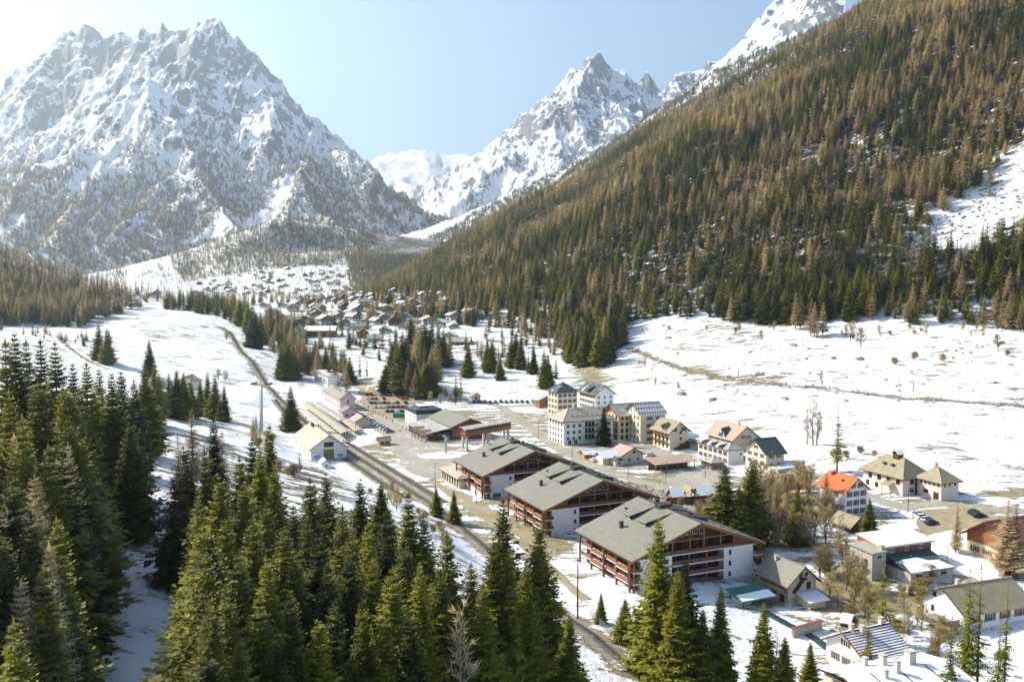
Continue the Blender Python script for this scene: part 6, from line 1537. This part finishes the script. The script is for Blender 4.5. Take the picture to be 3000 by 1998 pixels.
def yard(name, poly, mat, lift, cell=2.0):
    """a patch of paving draped on the ground inside an outline"""
    P = np.array(poly); x0, y0 = P.min(0) - cell; x1, y1 = P.max(0) + cell
    bm = bmesh.new(); vs = [bm.verts.new((a, b, 0)) for a, b in poly]; f = bm.faces.new(vs)
    if f.normal.z < 0: f.normal_flip()
    for ax, lo, hi in ((0, x0, x1), (1, y0, y1)):
        for c in np.arange(lo, hi, cell * 2):
            bmesh.ops.bisect_plane(bm, geom=bm.verts[:] + bm.edges[:] + bm.faces[:], plane_co=(c, 0, 0) if ax == 0 else (0, c, 0), plane_no=(1, 0, 0) if ax == 0 else (0, 1, 0))
    z = HQ(np.array([v.co.x for v in bm.verts]), np.array([v.co.y for v in bm.verts]))
    for v, h in zip(bm.verts, z): v.co.z = h + lift
    me = bpy.data.meshes.new(name); bm.to_mesh(me); bm.free(); me.materials.append(mat)
    return tag(inst(name, me), kind="structure")
def wobble(poly, amp=1.5, step=5.0, seed=1):
    L = smooth_line(list(poly) + [poly[0]], step)[:-1]; r = random.Random(seed)
    return [(p.x + r.uniform(-amp, amp), p.y + r.uniform(-amp, amp)) for p in L]
yard("plaza", wobble(PH([(1095,1212),(1180,1240),(1215,1262),(1260,1290),(1330,1325),(1420,1352),(1350,1392),(1290,1404),(1220,1392),(1165,1345),(1135,1312),(1140,1288),(1085,1248)])), M_PLAZA, 0.06)
yard("car_park", wobble(PH([(1050,1178),(1085,1142),(1180,1146),(1250,1180),(1225,1222),(1140,1226),(1085,1200)])), M_TAN, 0.045)
yard("depot_yard", wobble(PH([(1030,1120),(1100,1108),(1130,1130),(1110,1168),(1060,1170)])), M_TAN, 0.05)
yard("school_yard", wobble(PH([(1945,1404),(2035,1380),(2105,1382),(2130,1420),(2095,1462),(2020,1450)])), M_PLAZA, 0.05)
yard("gravel_parking", wobble(PH([(2690,1500),(2760,1488),(2860,1492),(2925,1518),(2915,1548),(2840,1562),(2770,1596),(2730,1592),(2700,1560)])), M_TAN, 0.10)
yard("hotel_forecourt", wobble(PH([(1640,1312),(1790,1302),(1880,1306),(1960,1322),(1990,1345),(1900,1372),(1800,1372),(1720,1350)])), M_PLAZA, 0.05)
yard("chalet_forecourt", wobble(PH([(1300,1425),(1350,1440),(1420,1482),(1590,1590),(1640,1625),(1600,1640),(1500,1570),(1380,1500)])), M_TAN, 0.05)
strip("main_road", PH([(1330,1172),(1420,1180),(1465,1192),(1505,1218),(1560,1258),(1620,1302),(1700,1348),(1800,1388),(1880,1412),(1945,1432),(2010,1440)]), 7.5, M_ROAD, 0.09, 3, 0.4)
strip("upper_road", PH([(1660,1188),(1600,1187),(1520,1190),(1465,1192)]), 6.5, M_ROAD, 0.12, 3, 0.4)
strip("back_road", PH([(2020,1300),(2080,1325),(2200,1345),(2310,1372),(2400,1400),(2470,1420),(2545,1458),(2640,1482),(2760,1476),(2880,1490),(3030,1500)]), 6.0, M_ROAD, 0.16, 3, 0.4)
strip("lower_road", PH([(2745,1585),(2800,1622),(2880,1650),(3030,1690)]), 6.5, M_TAN, 0.14, 3, 0.5)
strip("side_road", PH([(2690,1588),(2730,1615),(2790,1665),(2850,1710)]), 5.0, M_ROAD, 0.12, 3, 0.4)
strip("field_track", TRACK, 3.4, M_MUD, 0.14, 4, 0.8)
strip("meadow_path", PH([(180,1000),(230,1040),(280,1068),(330,1085)]), 3.0, M_MUD, 0.14, 4, 0.8)
strip("stream", PH([(2235,1790),(2300,1825),(2370,1862),(2440,1908),(2480,1935)]), 2.6, M_STREAM, 0.10, 2)
strip("chalet_lane", PH([(1262,1405),(1340,1462),(1460,1545),(1560,1620),(1640,1690),(1720,1760)]), 3.2, M_TAN, 0.085, 3, 0.4)

L0 = smooth_line(RAIL, 4.0)
strip("railway_bed", [(p.x, p.y) for p in L0], 5.2, M_BALL, 0.16, 4, 0.3)
STN = [(p.x, p.y) for p in offset_line(smooth_line(PX([(830,1178),(905,1245),(1000,1310),(1120,1387),(1230,1460)], 0), 4.0), 5.0)]
strip("station_track_bed", STN, 4.6, M_BALL, 0.12, 4, 0.3)
def track(label, P, lift, far=900):
    o = empty("railway_track", (0, 0, 0)); tag(o, label, "railway track", "railway tracks")
    L = smooth_line(P, 3.0)
    for off in (-0.72, 0.72):
        Q = offset_line(L, off); V = []; Fc = []
        for i, p in enumerate(Q):
            d = (Q[min(i + 1, len(Q) - 1)] - Q[max(i - 1, 0)]).normalized(); n = Vector((d.y, -d.x, 0)) * 0.09
            z = hq(p.x, p.y) + lift
            V += [(p.x - n.x, p.y - n.y, z), (p.x - n.x, p.y - n.y, z + 0.2), (p.x + n.x, p.y + n.y, z + 0.2), (p.x + n.x, p.y + n.y, z)]
            if i:
                for k in range(3): Fc.append(((i - 1) * 4 + k, (i - 1) * 4 + k + 1, i * 4 + k + 1, i * 4 + k))
        inst("rail", mesh_of("rail", V, Fc, M_RAIL), o)
    mb = MB(); acc = 0.0
    for a, b in zip(L[:-1], L[1:]):
        d = (b - a); ln = d.length; d = d / max(ln, 1e-6); n = Vector((d.y, -d.x, 0)); s = acc
        while s < ln:
            c = a + d * s; z = hq(c.x, c.y) + lift
            q = [c - n * 1.15 - d * 0.13, c + n * 1.15 - d * 0.13, c + n * 1.15 + d * 0.13, c - n * 1.15 + d * 0.13]
            mb.hexa([(v.x, v.y, z - 0.15) for v in q], [(v.x, v.y, z + 0.05) for v in q], M_SLEEP); s += 0.8
        acc = s - ln
    sl = mb.build("sleepers", o); tag(sl, kind="stuff")
track("single railway line running past the chalets and away up the meadow", [(p.x, p.y) for p in L0], 0.18)
strip("siding_bed", [(p.x, p.y) for p in offset_line(smooth_line(PX([(905,1245),(1000,1310),(1120,1387),(1260,1478)], 0), 4.0), -5.0)], 4.2, M_BALL, 0.12, 4, 0.3)
track("overgrown siding on the wooded side of the railway", [(p.x, p.y) for p in offset_line(smooth_line(PX([(905,1245),(1000,1310),(1120,1387),(1260,1478)], 0), 4.0), -5.0)], 0.14)
track("second railway line beside the platforms and plaza", STN, 0.14)

# ------------------------------------------------------------------ cars
def paint(name, c): return (lambda t: (t.bsdf(c, 0.35, None, 0.1, 0.5), t.m)[1])(NT(name))
PAINTS = [("white", paint("white_car_paint", (0.78, 0.78, 0.78))), ("silver", paint("silver_car_paint", (0.42, 0.43, 0.45))), ("black", paint("black_car_paint", (0.015, 0.015, 0.018))), ("dark red", paint("red_car_paint", (0.30, 0.02, 0.02))), ("dark blue", paint("blue_car_paint", (0.02, 0.06, 0.16))), ("grey", paint("grey_car_paint", (0.16, 0.17, 0.18))), ("teal", paint("teal_car_paint", (0.04, 0.16, 0.18)))]
M_TYRE = plain("tyre_rubber", (0.02, 0.02, 0.02), 0.9)
def car_meshes(mat):
    b = MB(); w = 0.88
    prof = [(-2.1, 0.35), (-2.15, 0.75), (-1.9, 0.95), (-1.15, 1.0), (1.2, 0.98), (2.0, 0.82), (2.15, 0.55), (2.1, 0.35)]
    n = len(prof)
    b.add([(x, -w, z) for x, z in prof] + [(x, w, z) for x, z in prof], [tuple(range(n - 1, -1, -1)), tuple(range(n, 2 * n))] + [(i, (i + 1) % n, n + (i + 1) % n, n + i) for i in range(n)], mat)
    g = MB(); lo = [(-1.85, -.80, .96), (1.15, -.80, .97), (1.15, .80, .97), (-1.85, .80, .96)]; hi = [(-1.45, -.64, 1.40), (0.35, -.64, 1.43), (0.35, .64, 1.43), (-1.45, .64, 1.40)]
    g.hexa(lo, hi, M_GLASS)
    r = MB(); r.hexa([(-1.47, -.66, 1.40), (0.37, -.66, 1.43), (0.37, .66, 1.43), (-1.47, .66, 1.40)], [(-1.35, -.58, 1.48), (0.25, -.58, 1.50), (0.25, .58, 1.50), (-1.35, .58, 1.48)], mat)
    return b.mesh("body"), g.mesh("windows"), r.mesh("roof")
_wm = MB(); _wm.tube((0, -0.1, 0), (0, 0.1, 0), 0.33, 0.33, M_TYRE, 10); _wm.tube((0, -0.11, 0), (0, 0.11, 0), 0.17, 0.17, M_METAL, 8); WHEEL = _wm.mesh("wheel")
CARM = [car_meshes(m) for _, m in PAINTS]
def car(p, rz, k, where, lift=0.1):
    o = empty("car", (p.x, p.y, hq(p.x, p.y) + lift), rz); tag(o, "%s car %s" % (PAINTS[k][0], where), "car", "parked cars")
    for nm, me in zip(("body", "windows", "roof"), CARM[k]): inst(nm, me, o)
    for x in (-1.3, 1.35):
        for y in (-0.80, 0.80): inst("wheel", WHEEL, o, (x, y, 0.33))
CR_ = random.Random(23)
W0 = (1, 2, 2, 3, 5, 4, 0, 6)
for v, u0, u1 in ((1150, 1090, 1160), (1160, 1072, 1200), (1171, 1076, 1222), (1183, 1086, 1226), (1196, 1100, 1222), (1208, 1122, 1215)):
    u = u0
    while u < u1:
        if CR_.random() < 0.86: car(HIT(u, v), TH + R(90) + R(CR_.uniform(-4, 4)), CR_.choice((0, 0, 1, 2, 2, 3, 3, 4, 5)), "parked in the station car park")
        u += CR_.uniform(11.5, 14)
for k in range(11): car(HIT(1052 + 9.0 * k, 1216 + 5.2 * k), TH + R(CR_.uniform(-4, 4)), CR_.choice((0, 1, 4, 6, 6, 5)), "parked in the row along the station buildings")
for k in range(15): car(HIT(1374 + 15.5 * k, 1181 + CR_.uniform(-0.6, 0.6)), R(CR_.uniform(-5, 5)) + R(92), CR_.choice((2, 5, 4, 2, 1)), "parked nose-in along the upper road")
for u, v, k, w in ((2690, 1512, 1, "parked at the edge of the gravel lot beside the garage"), (2702, 1521, 0, "parked at the edge of the gravel lot beside the garage"), (2714, 1529, 1, "parked at the edge of the gravel lot beside the garage"), (2728, 1537, 2, "parked at the edge of the gravel lot beside the garage"),
                   (2852, 1506, 2, "parked on the far side of the gravel lot"), (2868, 1516, 2, "parked on the far side of the gravel lot"), (1738, 1352, 0, "parked by the little kiosk"), (1752, 1356, 5, "parked by the little kiosk"), (1905, 1338, 0, "parked beside the tourist house"),
                   (2030, 1296, 1, "parked behind the three-storey cream house"), (2044, 1299, 5, "parked behind the three-storey cream house"), (1755, 1302, 2, "under the spruce at the white hotel"), (2962, 1692, 3, "left at the bottom of the lower road")):
    car(HIT(u, v), TH + R(CR_.uniform(-12, 12)) + (R(90) if u < 1800 else 0), k, w, 0.12)
p = HIT(1104, 1126); o = empty("box_truck", (p.x, p.y, p.z + 0.1), TH + R(118)); tag(o, "white box truck parked behind the depot", "truck")
m = MB(); m.box(-4.2, -1.2, 0.9, 1.8, 1.2, 3.5, PAINTS[0][1]); m.build("cargo_box", o); m = MB(); m.hexa([(1.9, -1.1, 0.5), (3.8, -1.1, 0.5), (3.8, 1.1, 0.5), (1.9, 1.1, 0.5)], [(1.9, -1.1, 2.6), (3.3, -1.05, 2.6), (3.3, 1.05, 2.6), (1.9, 1.1, 2.6)], PAINTS[0][1]); c = m.build("cab", o); m = MB(); m.box(3.35, -0.95, 1.5, 3.72, 0.95, 2.3, M_GLASS); m.build("windscreen", c)
for x in (-3.0, 2.6):
    for y in (-1.0, 1.0): inst("wheel", WHEEL, o, (x, y, 0.45), 0, (1.4, 1.6, 1.4))

# ------------------------------------------------------------------ small things
def post(name, label, u, v, h, arm=1.2, r0=0.09, mat=None, cat="lamp", group="street lamps", lamp=True):
    p = HIT(u, v); o = empty(name, (p.x, p.y, p.z), TH); tag(o, label, cat, group); mt = mat or M_DKMETAL
    m = MB(); m.tube((0, 0, -0.4), (0, 0, h), r0 * 1.3, r0 * 0.7, mt, 7); m.build("mast", o)
    if lamp:
        m = MB(); m.tube((0, 0, h - 0.1), (arm, 0, h + 0.1), r0 * 0.5, r0 * 0.45, mt, 5); m.build("arm", o)
        m = MB(); m.box(arm - 0.1, -0.16, h + 0.02, arm + 0.6, 0.16, h + 0.16, M_METAL); m.build("lamp_head", o)
    return o
for u, v, h, w in ((1275, 1442, 10, "at the corner of the restaurant wing"), (1395, 1480, 7, "below the chalet with white ground floor"), (1243, 1266, 8, "beside the lift office"), (1468, 1240, 8, "beside the bend of the main road"), (1577, 1286, 8, "in front of the white hotel"),
                   (1676, 1340, 8, "by the little kiosk"), (1840, 1402, 8, "across from the tourist house"), (1951, 1410, 7, "at the edge of the school yard"), (2066, 1400, 7, "inside the school yard"), (2660, 1500, 7, "near the gravel lot"), (2773, 1690, 8, "at the end of the side road"), (1042, 1290, 7, "at the end of the short platform roof")):
    post("street_lamp", "slim street lamp " + w, u, v, h)
for u, v, h in ((935, 1178, 15), (951, 1172, 15), (944, 1195, 13)): post("mast", "thin tall mast beside the snow heap at the platforms", u, v, h, cat="mast", group="thin masts", lamp=False)
o = post("utility_pole", "bare leaning wooden pole beside the railway", 1692, 1815, 13.5, r0=0.16, mat=M_WOODD, cat="pole", group=None, lamp=False)
m = MB(); m.box(-0.9, -0.06, 12.9, 0.9, 0.06, 13.05, M_WOODD); m.build("crossarm", o)
PR = random.Random(8); m = MB()
for k in range(16):
    z = 3 + k * 0.55; a = PR.uniform(0, 6.28); m.tube((0, 0, z), (math.cos(a) * 1.1, math.sin(a) * 1.1, z + 0.15), 0.04, 0.015, M_WOODD, 3)
m.build("spikes", o)
p = HIT(766, 1262); o = empty("cable_pylon", (p.x, p.y, p.z), R(-12)); tag(o, "tall grey tubular cable-car pylon with wide crossarm", "pylon")
hp_ = (1262 - 1128) / F * p.y
m = MB(); m.tube((0, 0, -1), (0.6, 0, hp_), 0.75, 0.42, M_METAL, 12); m.build("mast", o)
m = MB(); m.box(-3.6, -0.35, hp_, 4.8, 0.35, hp_ + 0.6, M_METAL); m.build("crossarm", o)
for x in (-3.2, 4.4):
    m = MB(); m.box(x - 0.2, -3.0, hp_ + 0.62, x + 0.2, 3.0, hp_ + 0.95, M_DKMETAL)
    for k in range(7): m.tube((x - 0.12, -2.7 + k * 0.9, hp_ + 1.1), (x + 0.12, -2.7 + k * 0.9, hp_ + 1.1), 0.25, 0.25, M_DKMETAL, 8)
    m.build("sheave_train", o)
m = MB()
for k in range(9): m.tube((-0.9, -0.3, 1 + k * hp_ / 10), (-0.9, 0.3, 1 + k * hp_ / 10), 0.04, 0.04, M_DKMETAL, 4)
m.tube((-0.9, 0.3, 0.5), (-0.6, 0.3, hp_ - 1), 0.05, 0.05, M_DKMETAL, 4); m.tube((-0.9, -0.3, 0.5), (-0.6, -0.3, hp_ - 1), 0.05, 0.05, M_DKMETAL, 4); m.build("ladder", o)
pf0, pf1 = HIT(1728, 1805), HIT(1812, 1892)
d = pf1 - pf0; Lf = d.xy.length; o = empty("wire_fence", (pf0.x, pf0.y, 0), math.atan2(d.y, d.x)); tag(o, "pale wire mesh fence beside the railway", "fence")
nf = 8
for k in range(nf + 1):
    x = Lf * k / nf; q = pf0 + d * (k / nf); m = MB(); z = hq(q.x, q.y); m.tube((x, 0, z - 0.3), (x, 0, z + 1.7), 0.05, 0.05, M_METAL, 5); m.build("post", o)
    if k < nf:
        q2 = pf0 + d * ((k + 1) / nf); z2 = hq(q2.x, q2.y); m = MB()
        for j in range(6): m.tube((x, 0, z + 0.15 + j * 0.3), (Lf * (k + 1) / nf, 0, z2 + 0.15 + j * 0.3), 0.022, 0.022, M_METAL, 3)
        for j in range(9): xx2 = x + Lf / nf * (j + 0.5) / 9; zz2 = z + (z2 - z) * (j + 0.5) / 9; m.tube((xx2, 0, zz2 + 0.1), (xx2, 0, zz2 + 1.65), 0.016, 0.016, M_METAL, 3)
        m.build("mesh_panel", o)
p = HIT(1152, 1224); o = empty("container", (p.x, p.y, p.z + 0.1), TH - R(20)); tag(o, "bright green skip container by the car park", "container")
m = MB(); m.hexa([(0, 0, 0), (6.5, 0, 0), (6.5, 2.6, 0), (0, 2.6, 0)], [(-0.3, -0.1, 2.2), (6.8, -0.1, 2.2), (6.8, 2.7, 2.2), (-0.3, 2.7, 2.2)], plain("bright_green_paint", (0.02, 0.28, 0.12), 0.5)); m.build("body", o)
for k in range(6):
    m = MB(); m.box(0.4 + k * 1.1, -0.16, 0.1, 0.55 + k * 1.1, -0.02, 2.1, M_GREEN); m.build("rib", o)
p = HIT(2868, 1592); o = empty("snow_plough_blade", (p.x, p.y, p.z + 0.2), TH - R(34)); tag(o, "long yellow plough blade parked on the snow bank", "plough")
M_YEL = plain("yellow_paint", (0.62, 0.42, 0.02), 0.5, 0.1)
m = MB(); m.hexa([(0, 0, 0), (8, 0, 0), (8, 1.2, 0), (0, 1.2, 0)], [(0, -0.4, 1.4), (8, -0.4, 1.4), (8, 0.5, 1.4), (0, 0.5, 1.4)], M_YEL); m.build("blade", o)
m = MB(); m.box(3.4, 1.2, 0.2, 4.6, 3.0, 0.8, M_YEL); m.build("coupling", o)
p = HIT(2480, 1838); o = empty("log_pile", (p.x, p.y, p.z), TH + R(40)); tag(o, "snow-capped pile of dark logs on the slope by the small chalet", "log pile")
for k in range(9):
    m = MB(); m.tube((k * 0.7, -1.3, 0.35 + 0.12 * (k % 2)), (k * 0.7 + 0.1, 1.3, 0.35), 0.33, 0.31, M_WOODD, 8); m.build("log", o)
m = MB(); m.slab([(-0.4, -0.9, 0.95), (6.0, -0.9, 0.95), (6.0, 1.5, 1.0), (-0.4, 1.5, 1.0)], 0.2, M_SNOW); m.build("snow_cap", o)
p = HIT(2325, 1870); o = empty("garden_wall", (p.x, p.y, p.z), TH + R(8)); tag(o, "rough stone retaining wall with red coping below the sunken lane", "wall")
SW = random.Random(4)
for rw in range(5):
    x = -0.2 * (rw % 2)
    while x < 9:
        ww = SW.uniform(0.6, 1.1); m = MB(); dd = SW.uniform(0, 0.08); m.box(x, -dd, rw * 0.45 - 0.4, x + ww - 0.05, 0.6, rw * 0.45 + 0.01, M_STONEW); m.build("stone", o); x += ww
m = MB(); m.box(-0.3, -0.15, 1.83, 9.2, 0.75, 2.0, M_RRUST); m.build("coping", o)

# heaps of cleared snow
def heap(label, u, v, rx, ry, h, seed):
    p = HIT(u, v); n = 18; V = []; Fc = []; r = np.random.RandomState(seed)
    for i in range(n):
        for j in range(n):
            a, b = (i / (n - 1) * 2 - 1), (j / (n - 1) * 2 - 1); x, y = a * rx, b * ry
            q = max(0.0, 1 - (a * a + b * b)); X, Y = p.x + math.cos(TH) * x - math.sin(TH) * y, p.y + math.sin(TH) * x + math.cos(TH) * y
            z = hq(X, Y) - 0.25 + h * q ** 0.8 * (0.75 + 0.5 * float(fbm(np.array([X]), np.array([Y]), 3.0, 3, seed)[0]) + 0.25)
            V.append((X, Y, z))
            if i and j: Fc.append(((i-1)*n+j-1, i*n+j-1, i*n+j, (i-1)*n+j))
    me = mesh_of("snow_heap", V, Fc, M_SNOWP)
    for pl in me.polygons: pl.use_smooth = True
    tag(inst("snow_heap", me), label, "snow heap", "heaps of cleared snow")
M_SNOWP = plain("trodden_snow", (0.80, 0.81, 0.83), 0.8, 0.08, 0.9, bump=0.7)
heap("heap of cleared snow between beige pavilion and kiosk", 1075, 1292, 9, 11, 2.6, 1)
heap("long heap of cleared snow beside the depot", 925, 1160, 9, 24, 4.0, 2)
heap("round snow-covered traffic island around the lift pylon", 1300, 1334, 13, 8, 0.9, 3)
heap("bank of cleared snow along the gravel lot", 2830, 1590, 14, 10, 2.2, 4)
heap("bank of cleared snow between the two roads", 2800, 1650, 9, 12, 1.2, 5)

# boulders on the slope, stones along track and stream
def rock_mesh(seed):
    bm = bmesh.new(); bmesh.ops.create_icosphere(bm, subdivisions=2, radius=1.0); r = random.Random(seed)
    sx, sy, sz = r.uniform(.8, 1.3), r.uniform(.8, 1.2), r.uniform(.5, .8)
    for v in bm.verts:
        k = 1 + 0.22 * math.sin(v.co.x * 3.1 + seed) * math.cos(v.co.y * 2.7 + seed * 2) + r.uniform(-.10, .10)
        v.co = Vector((v.co.x * sx * k, v.co.y * sy * k, v.co.z * sz * k))
    me = bpy.data.meshes.new("boulder"); bm.to_mesh(me); bm.free(); me.materials.append(M_ROCK); return me
M_ROCK = plain("granite_boulder", (0.30, 0.27, 0.21), 0.9, 0.35, 1.0, bump=0.6)
ROCKS = [rock_mesh(k) for k in range(5)]
BR = random.Random(77); nb = 0
while nb < 150:
    u = BR.uniform(1860, 3000); v = BR.uniform(955, 1180)
    if BR.random() > (0.25 + 0.75 * max(0, math.sin(u * 0.013 + v * 0.021)) ** 2): continue
    p = HIT(u, v); s = BR.uniform(0.35, 1.1) * (2.2 if BR.random() < 0.06 else 1)
    o = inst("boulder", ROCKS[BR.randrange(5)], None, (p.x, p.y, p.z + s * 0.1), BR.uniform(0, 6.28), (s * 1.3, s, s))
    tag(o, "weathered grey-brown boulder on the snow slope below the wood" if v < 1090 else "small dark boulder lying near the field track", "boulder", "boulders on the snow slope"); nb += 1
def stones(name, label, line, spread, n, s0, s1, seed):
    r = random.Random(seed); L = smooth_line(line, 2.0); V = []; Fc = []
    src = ROCKS[0]; sv = [v.co.copy() for v in src.vertices]; sf = [tuple(p.vertices) for p in src.polygons]
    for _ in range(n):
        p = r.choice(L) + Vector((r.uniform(-spread, spread), r.uniform(-spread, spread), 0)); s = r.uniform(s0, s1); a = r.uniform(0, 6.28); z = hq(p.x, p.y) + s * 0.15; k = len(V)
        for c in sv: V.append((p.x + s * (c.x * math.cos(a) - c.y * math.sin(a)) * r.uniform(.9, 1.1), p.y + s * (c.x * math.sin(a) + c.y * math.cos(a)), z + s * c.z))
        Fc += [tuple(i + k for i in f) for f in sf]
    tag(inst(name, mesh_of(name, V, Fc, M_ROCK)), label, "stones", kind="stuff")
stones("track_stones", "loose stones along both edges of the field track", TRACK, 3.6, 420, 0.2, 0.7, 1)
stones("bank_stones", "loose stones along the stream bank behind the chalets", PH([(1760,1400),(1850,1428),(1930,1455),(1975,1490),(2030,1520),(2080,1560)]), 4.0, 420, 0.25, 0.8, 2)
stones("slope_stones", "rubble strewn over the snowy gully in the wood", [tuple(HIT(u, v)[:2]) for u, v in ((2700,720),(2800,660),(2900,610),(2990,520))], 20, 170, 0.4, 1.3, 3)

# ------------------------------------------------------------------ people on the plaza
def person_mesh(stride, coat, legs):
    bm_v = [(0,0,.95),(0,0,1.15),(0,0,1.42),(0,0,1.52),(0,0,1.68), (.10,0,.90),(.10+0.0,stride*.5,.48),(.10,stride,.06),(.10,stride-.12,.04), (-.10,0,.90),(-.10,-stride*.4,.48),(-.10,-stride,.06),(-.10,-stride-.12,.04), (.2,0,1.40),(.27,-stride*.5,1.14),(.28,-stride*.9,.88), (-.2,0,1.40),(-.27,stride*.5,1.14),(-.28,stride*.9,.88)]
    ed = [(0,1),(1,2),(2,3),(3,4),(0,5),(5,6),(6,7),(7,8),(0,9),(9,10),(10,11),(11,12),(2,13),(13,14),(14,15),(2,16),(16,17),(17,18)]
    rad = [.17,.17,.18,.06,.11,.10,.07,.05,.05,.10,.07,.05,.05,.075,.055,.045,.075,.055,.045]
    me = bpy.data.meshes.new("person"); me.from_pydata(bm_v, ed, []); o = bpy.data.objects.new("tmp", me); COL.objects.link(o)
    md = o.modifiers.new("skin", 'SKIN'); o.modifiers.new("sub", 'SUBSURF').levels = 1
    for k, sv in enumerate(me.skin_vertices[0].data): sv.radius = (rad[k], rad[k] * .85)
    me.skin_vertices[0].data[0].use_root = True
    dg = bpy.context.evaluated_depsgraph_get(); out = bpy.data.meshes.new_from_object(o.evaluated_get(dg)); COL.objects.unlink(o)
    out.name = "person"
    for mt in (coat, legs, M_SKIN, M_HAIR): out.materials.append(mt)
    for p in out.polygons:
        c = p.center; p.material_index = 1 if c.z < 0.88 and abs(c.x) < 0.2 else (3 if c.z > 1.69 else 2 if c.z > 1.53 or (abs(c.x) > .2 and c.z < 0.92) else 0); p.use_smooth = True
    return out
M_SKIN = plain("skin", (0.55, 0.33, 0.24), 0.6, 0.05); M_HAIR = plain("dark_hair", (0.04, 0.03, 0.02), 0.7)
COATS = [("black", (0.02, 0.02, 0.022)), ("dark blue", (0.02, 0.04, 0.12)), ("red", (0.40, 0.03, 0.03)), ("white", (0.7, 0.7, 0.7))]
PM = [person_mesh(st, plain(n.replace(" ", "_") + "_jacket", c, 0.8, 0.05), plain(n.replace(" ", "_") + "_trousers", (0.03, 0.03, 0.035), 0.8, 0.05)) for (n, c), st in zip(COATS, (0.18, 0.05, 0.2, 0.1))]
QR = random.Random(31)
for u, v in ((1066,1190),(1080,1196),(1094,1205),(1100,1210),(1110,1216),(1122,1226),(1132,1230),(1048,1182),(1150,1240),(1165,1247),(1178,1256),(1190,1262),(1200,1270),(1215,1280),(1216,1283),(1172,1268),(1248,1300),(1140,1262),(1013,1300),(1019,1301),(1006,1297)):
    k = QR.choices(range(4), (5, 3, 1, 1))[0]; p = HIT(u, v)
    o = inst("person", PM[k], None, (p.x, p.y, p.z + 0.06), QR.uniform(0, 6.28)); tag(o, "person in %s jacket walking on the station forecourt" % COATS[k][0], "person", "people around the station")
# ------------------------------------------------------------------ the hazy air of the valley
def haze():
    mb = MB(); mt = bpy.data.materials.new("haze_air"); mt.use_nodes = True
    nt = mt.node_tree; nt.nodes.clear()
    o = nt.nodes.new("ShaderNodeOutputMaterial"); v = nt.nodes.new("ShaderNodeVolumePrincipled")
    v.inputs["Color"].default_value = (0.74, 0.90, 1.0, 1); v.inputs["Density"].default_value = 0.000088; v.inputs["Anisotropy"].default_value = 0.58
    nt.links.new(v.outputs[0], o.inputs["Volume"])
    mb.box(-11600, -400, -80, 11600, 12000, 2700, mt)
    ob = mb.build("haze"); tag(ob, "thin pale blue haze filling the valley air", "haze", kind="stuff")
    mt.cycles.homogeneous_volume = True
haze()
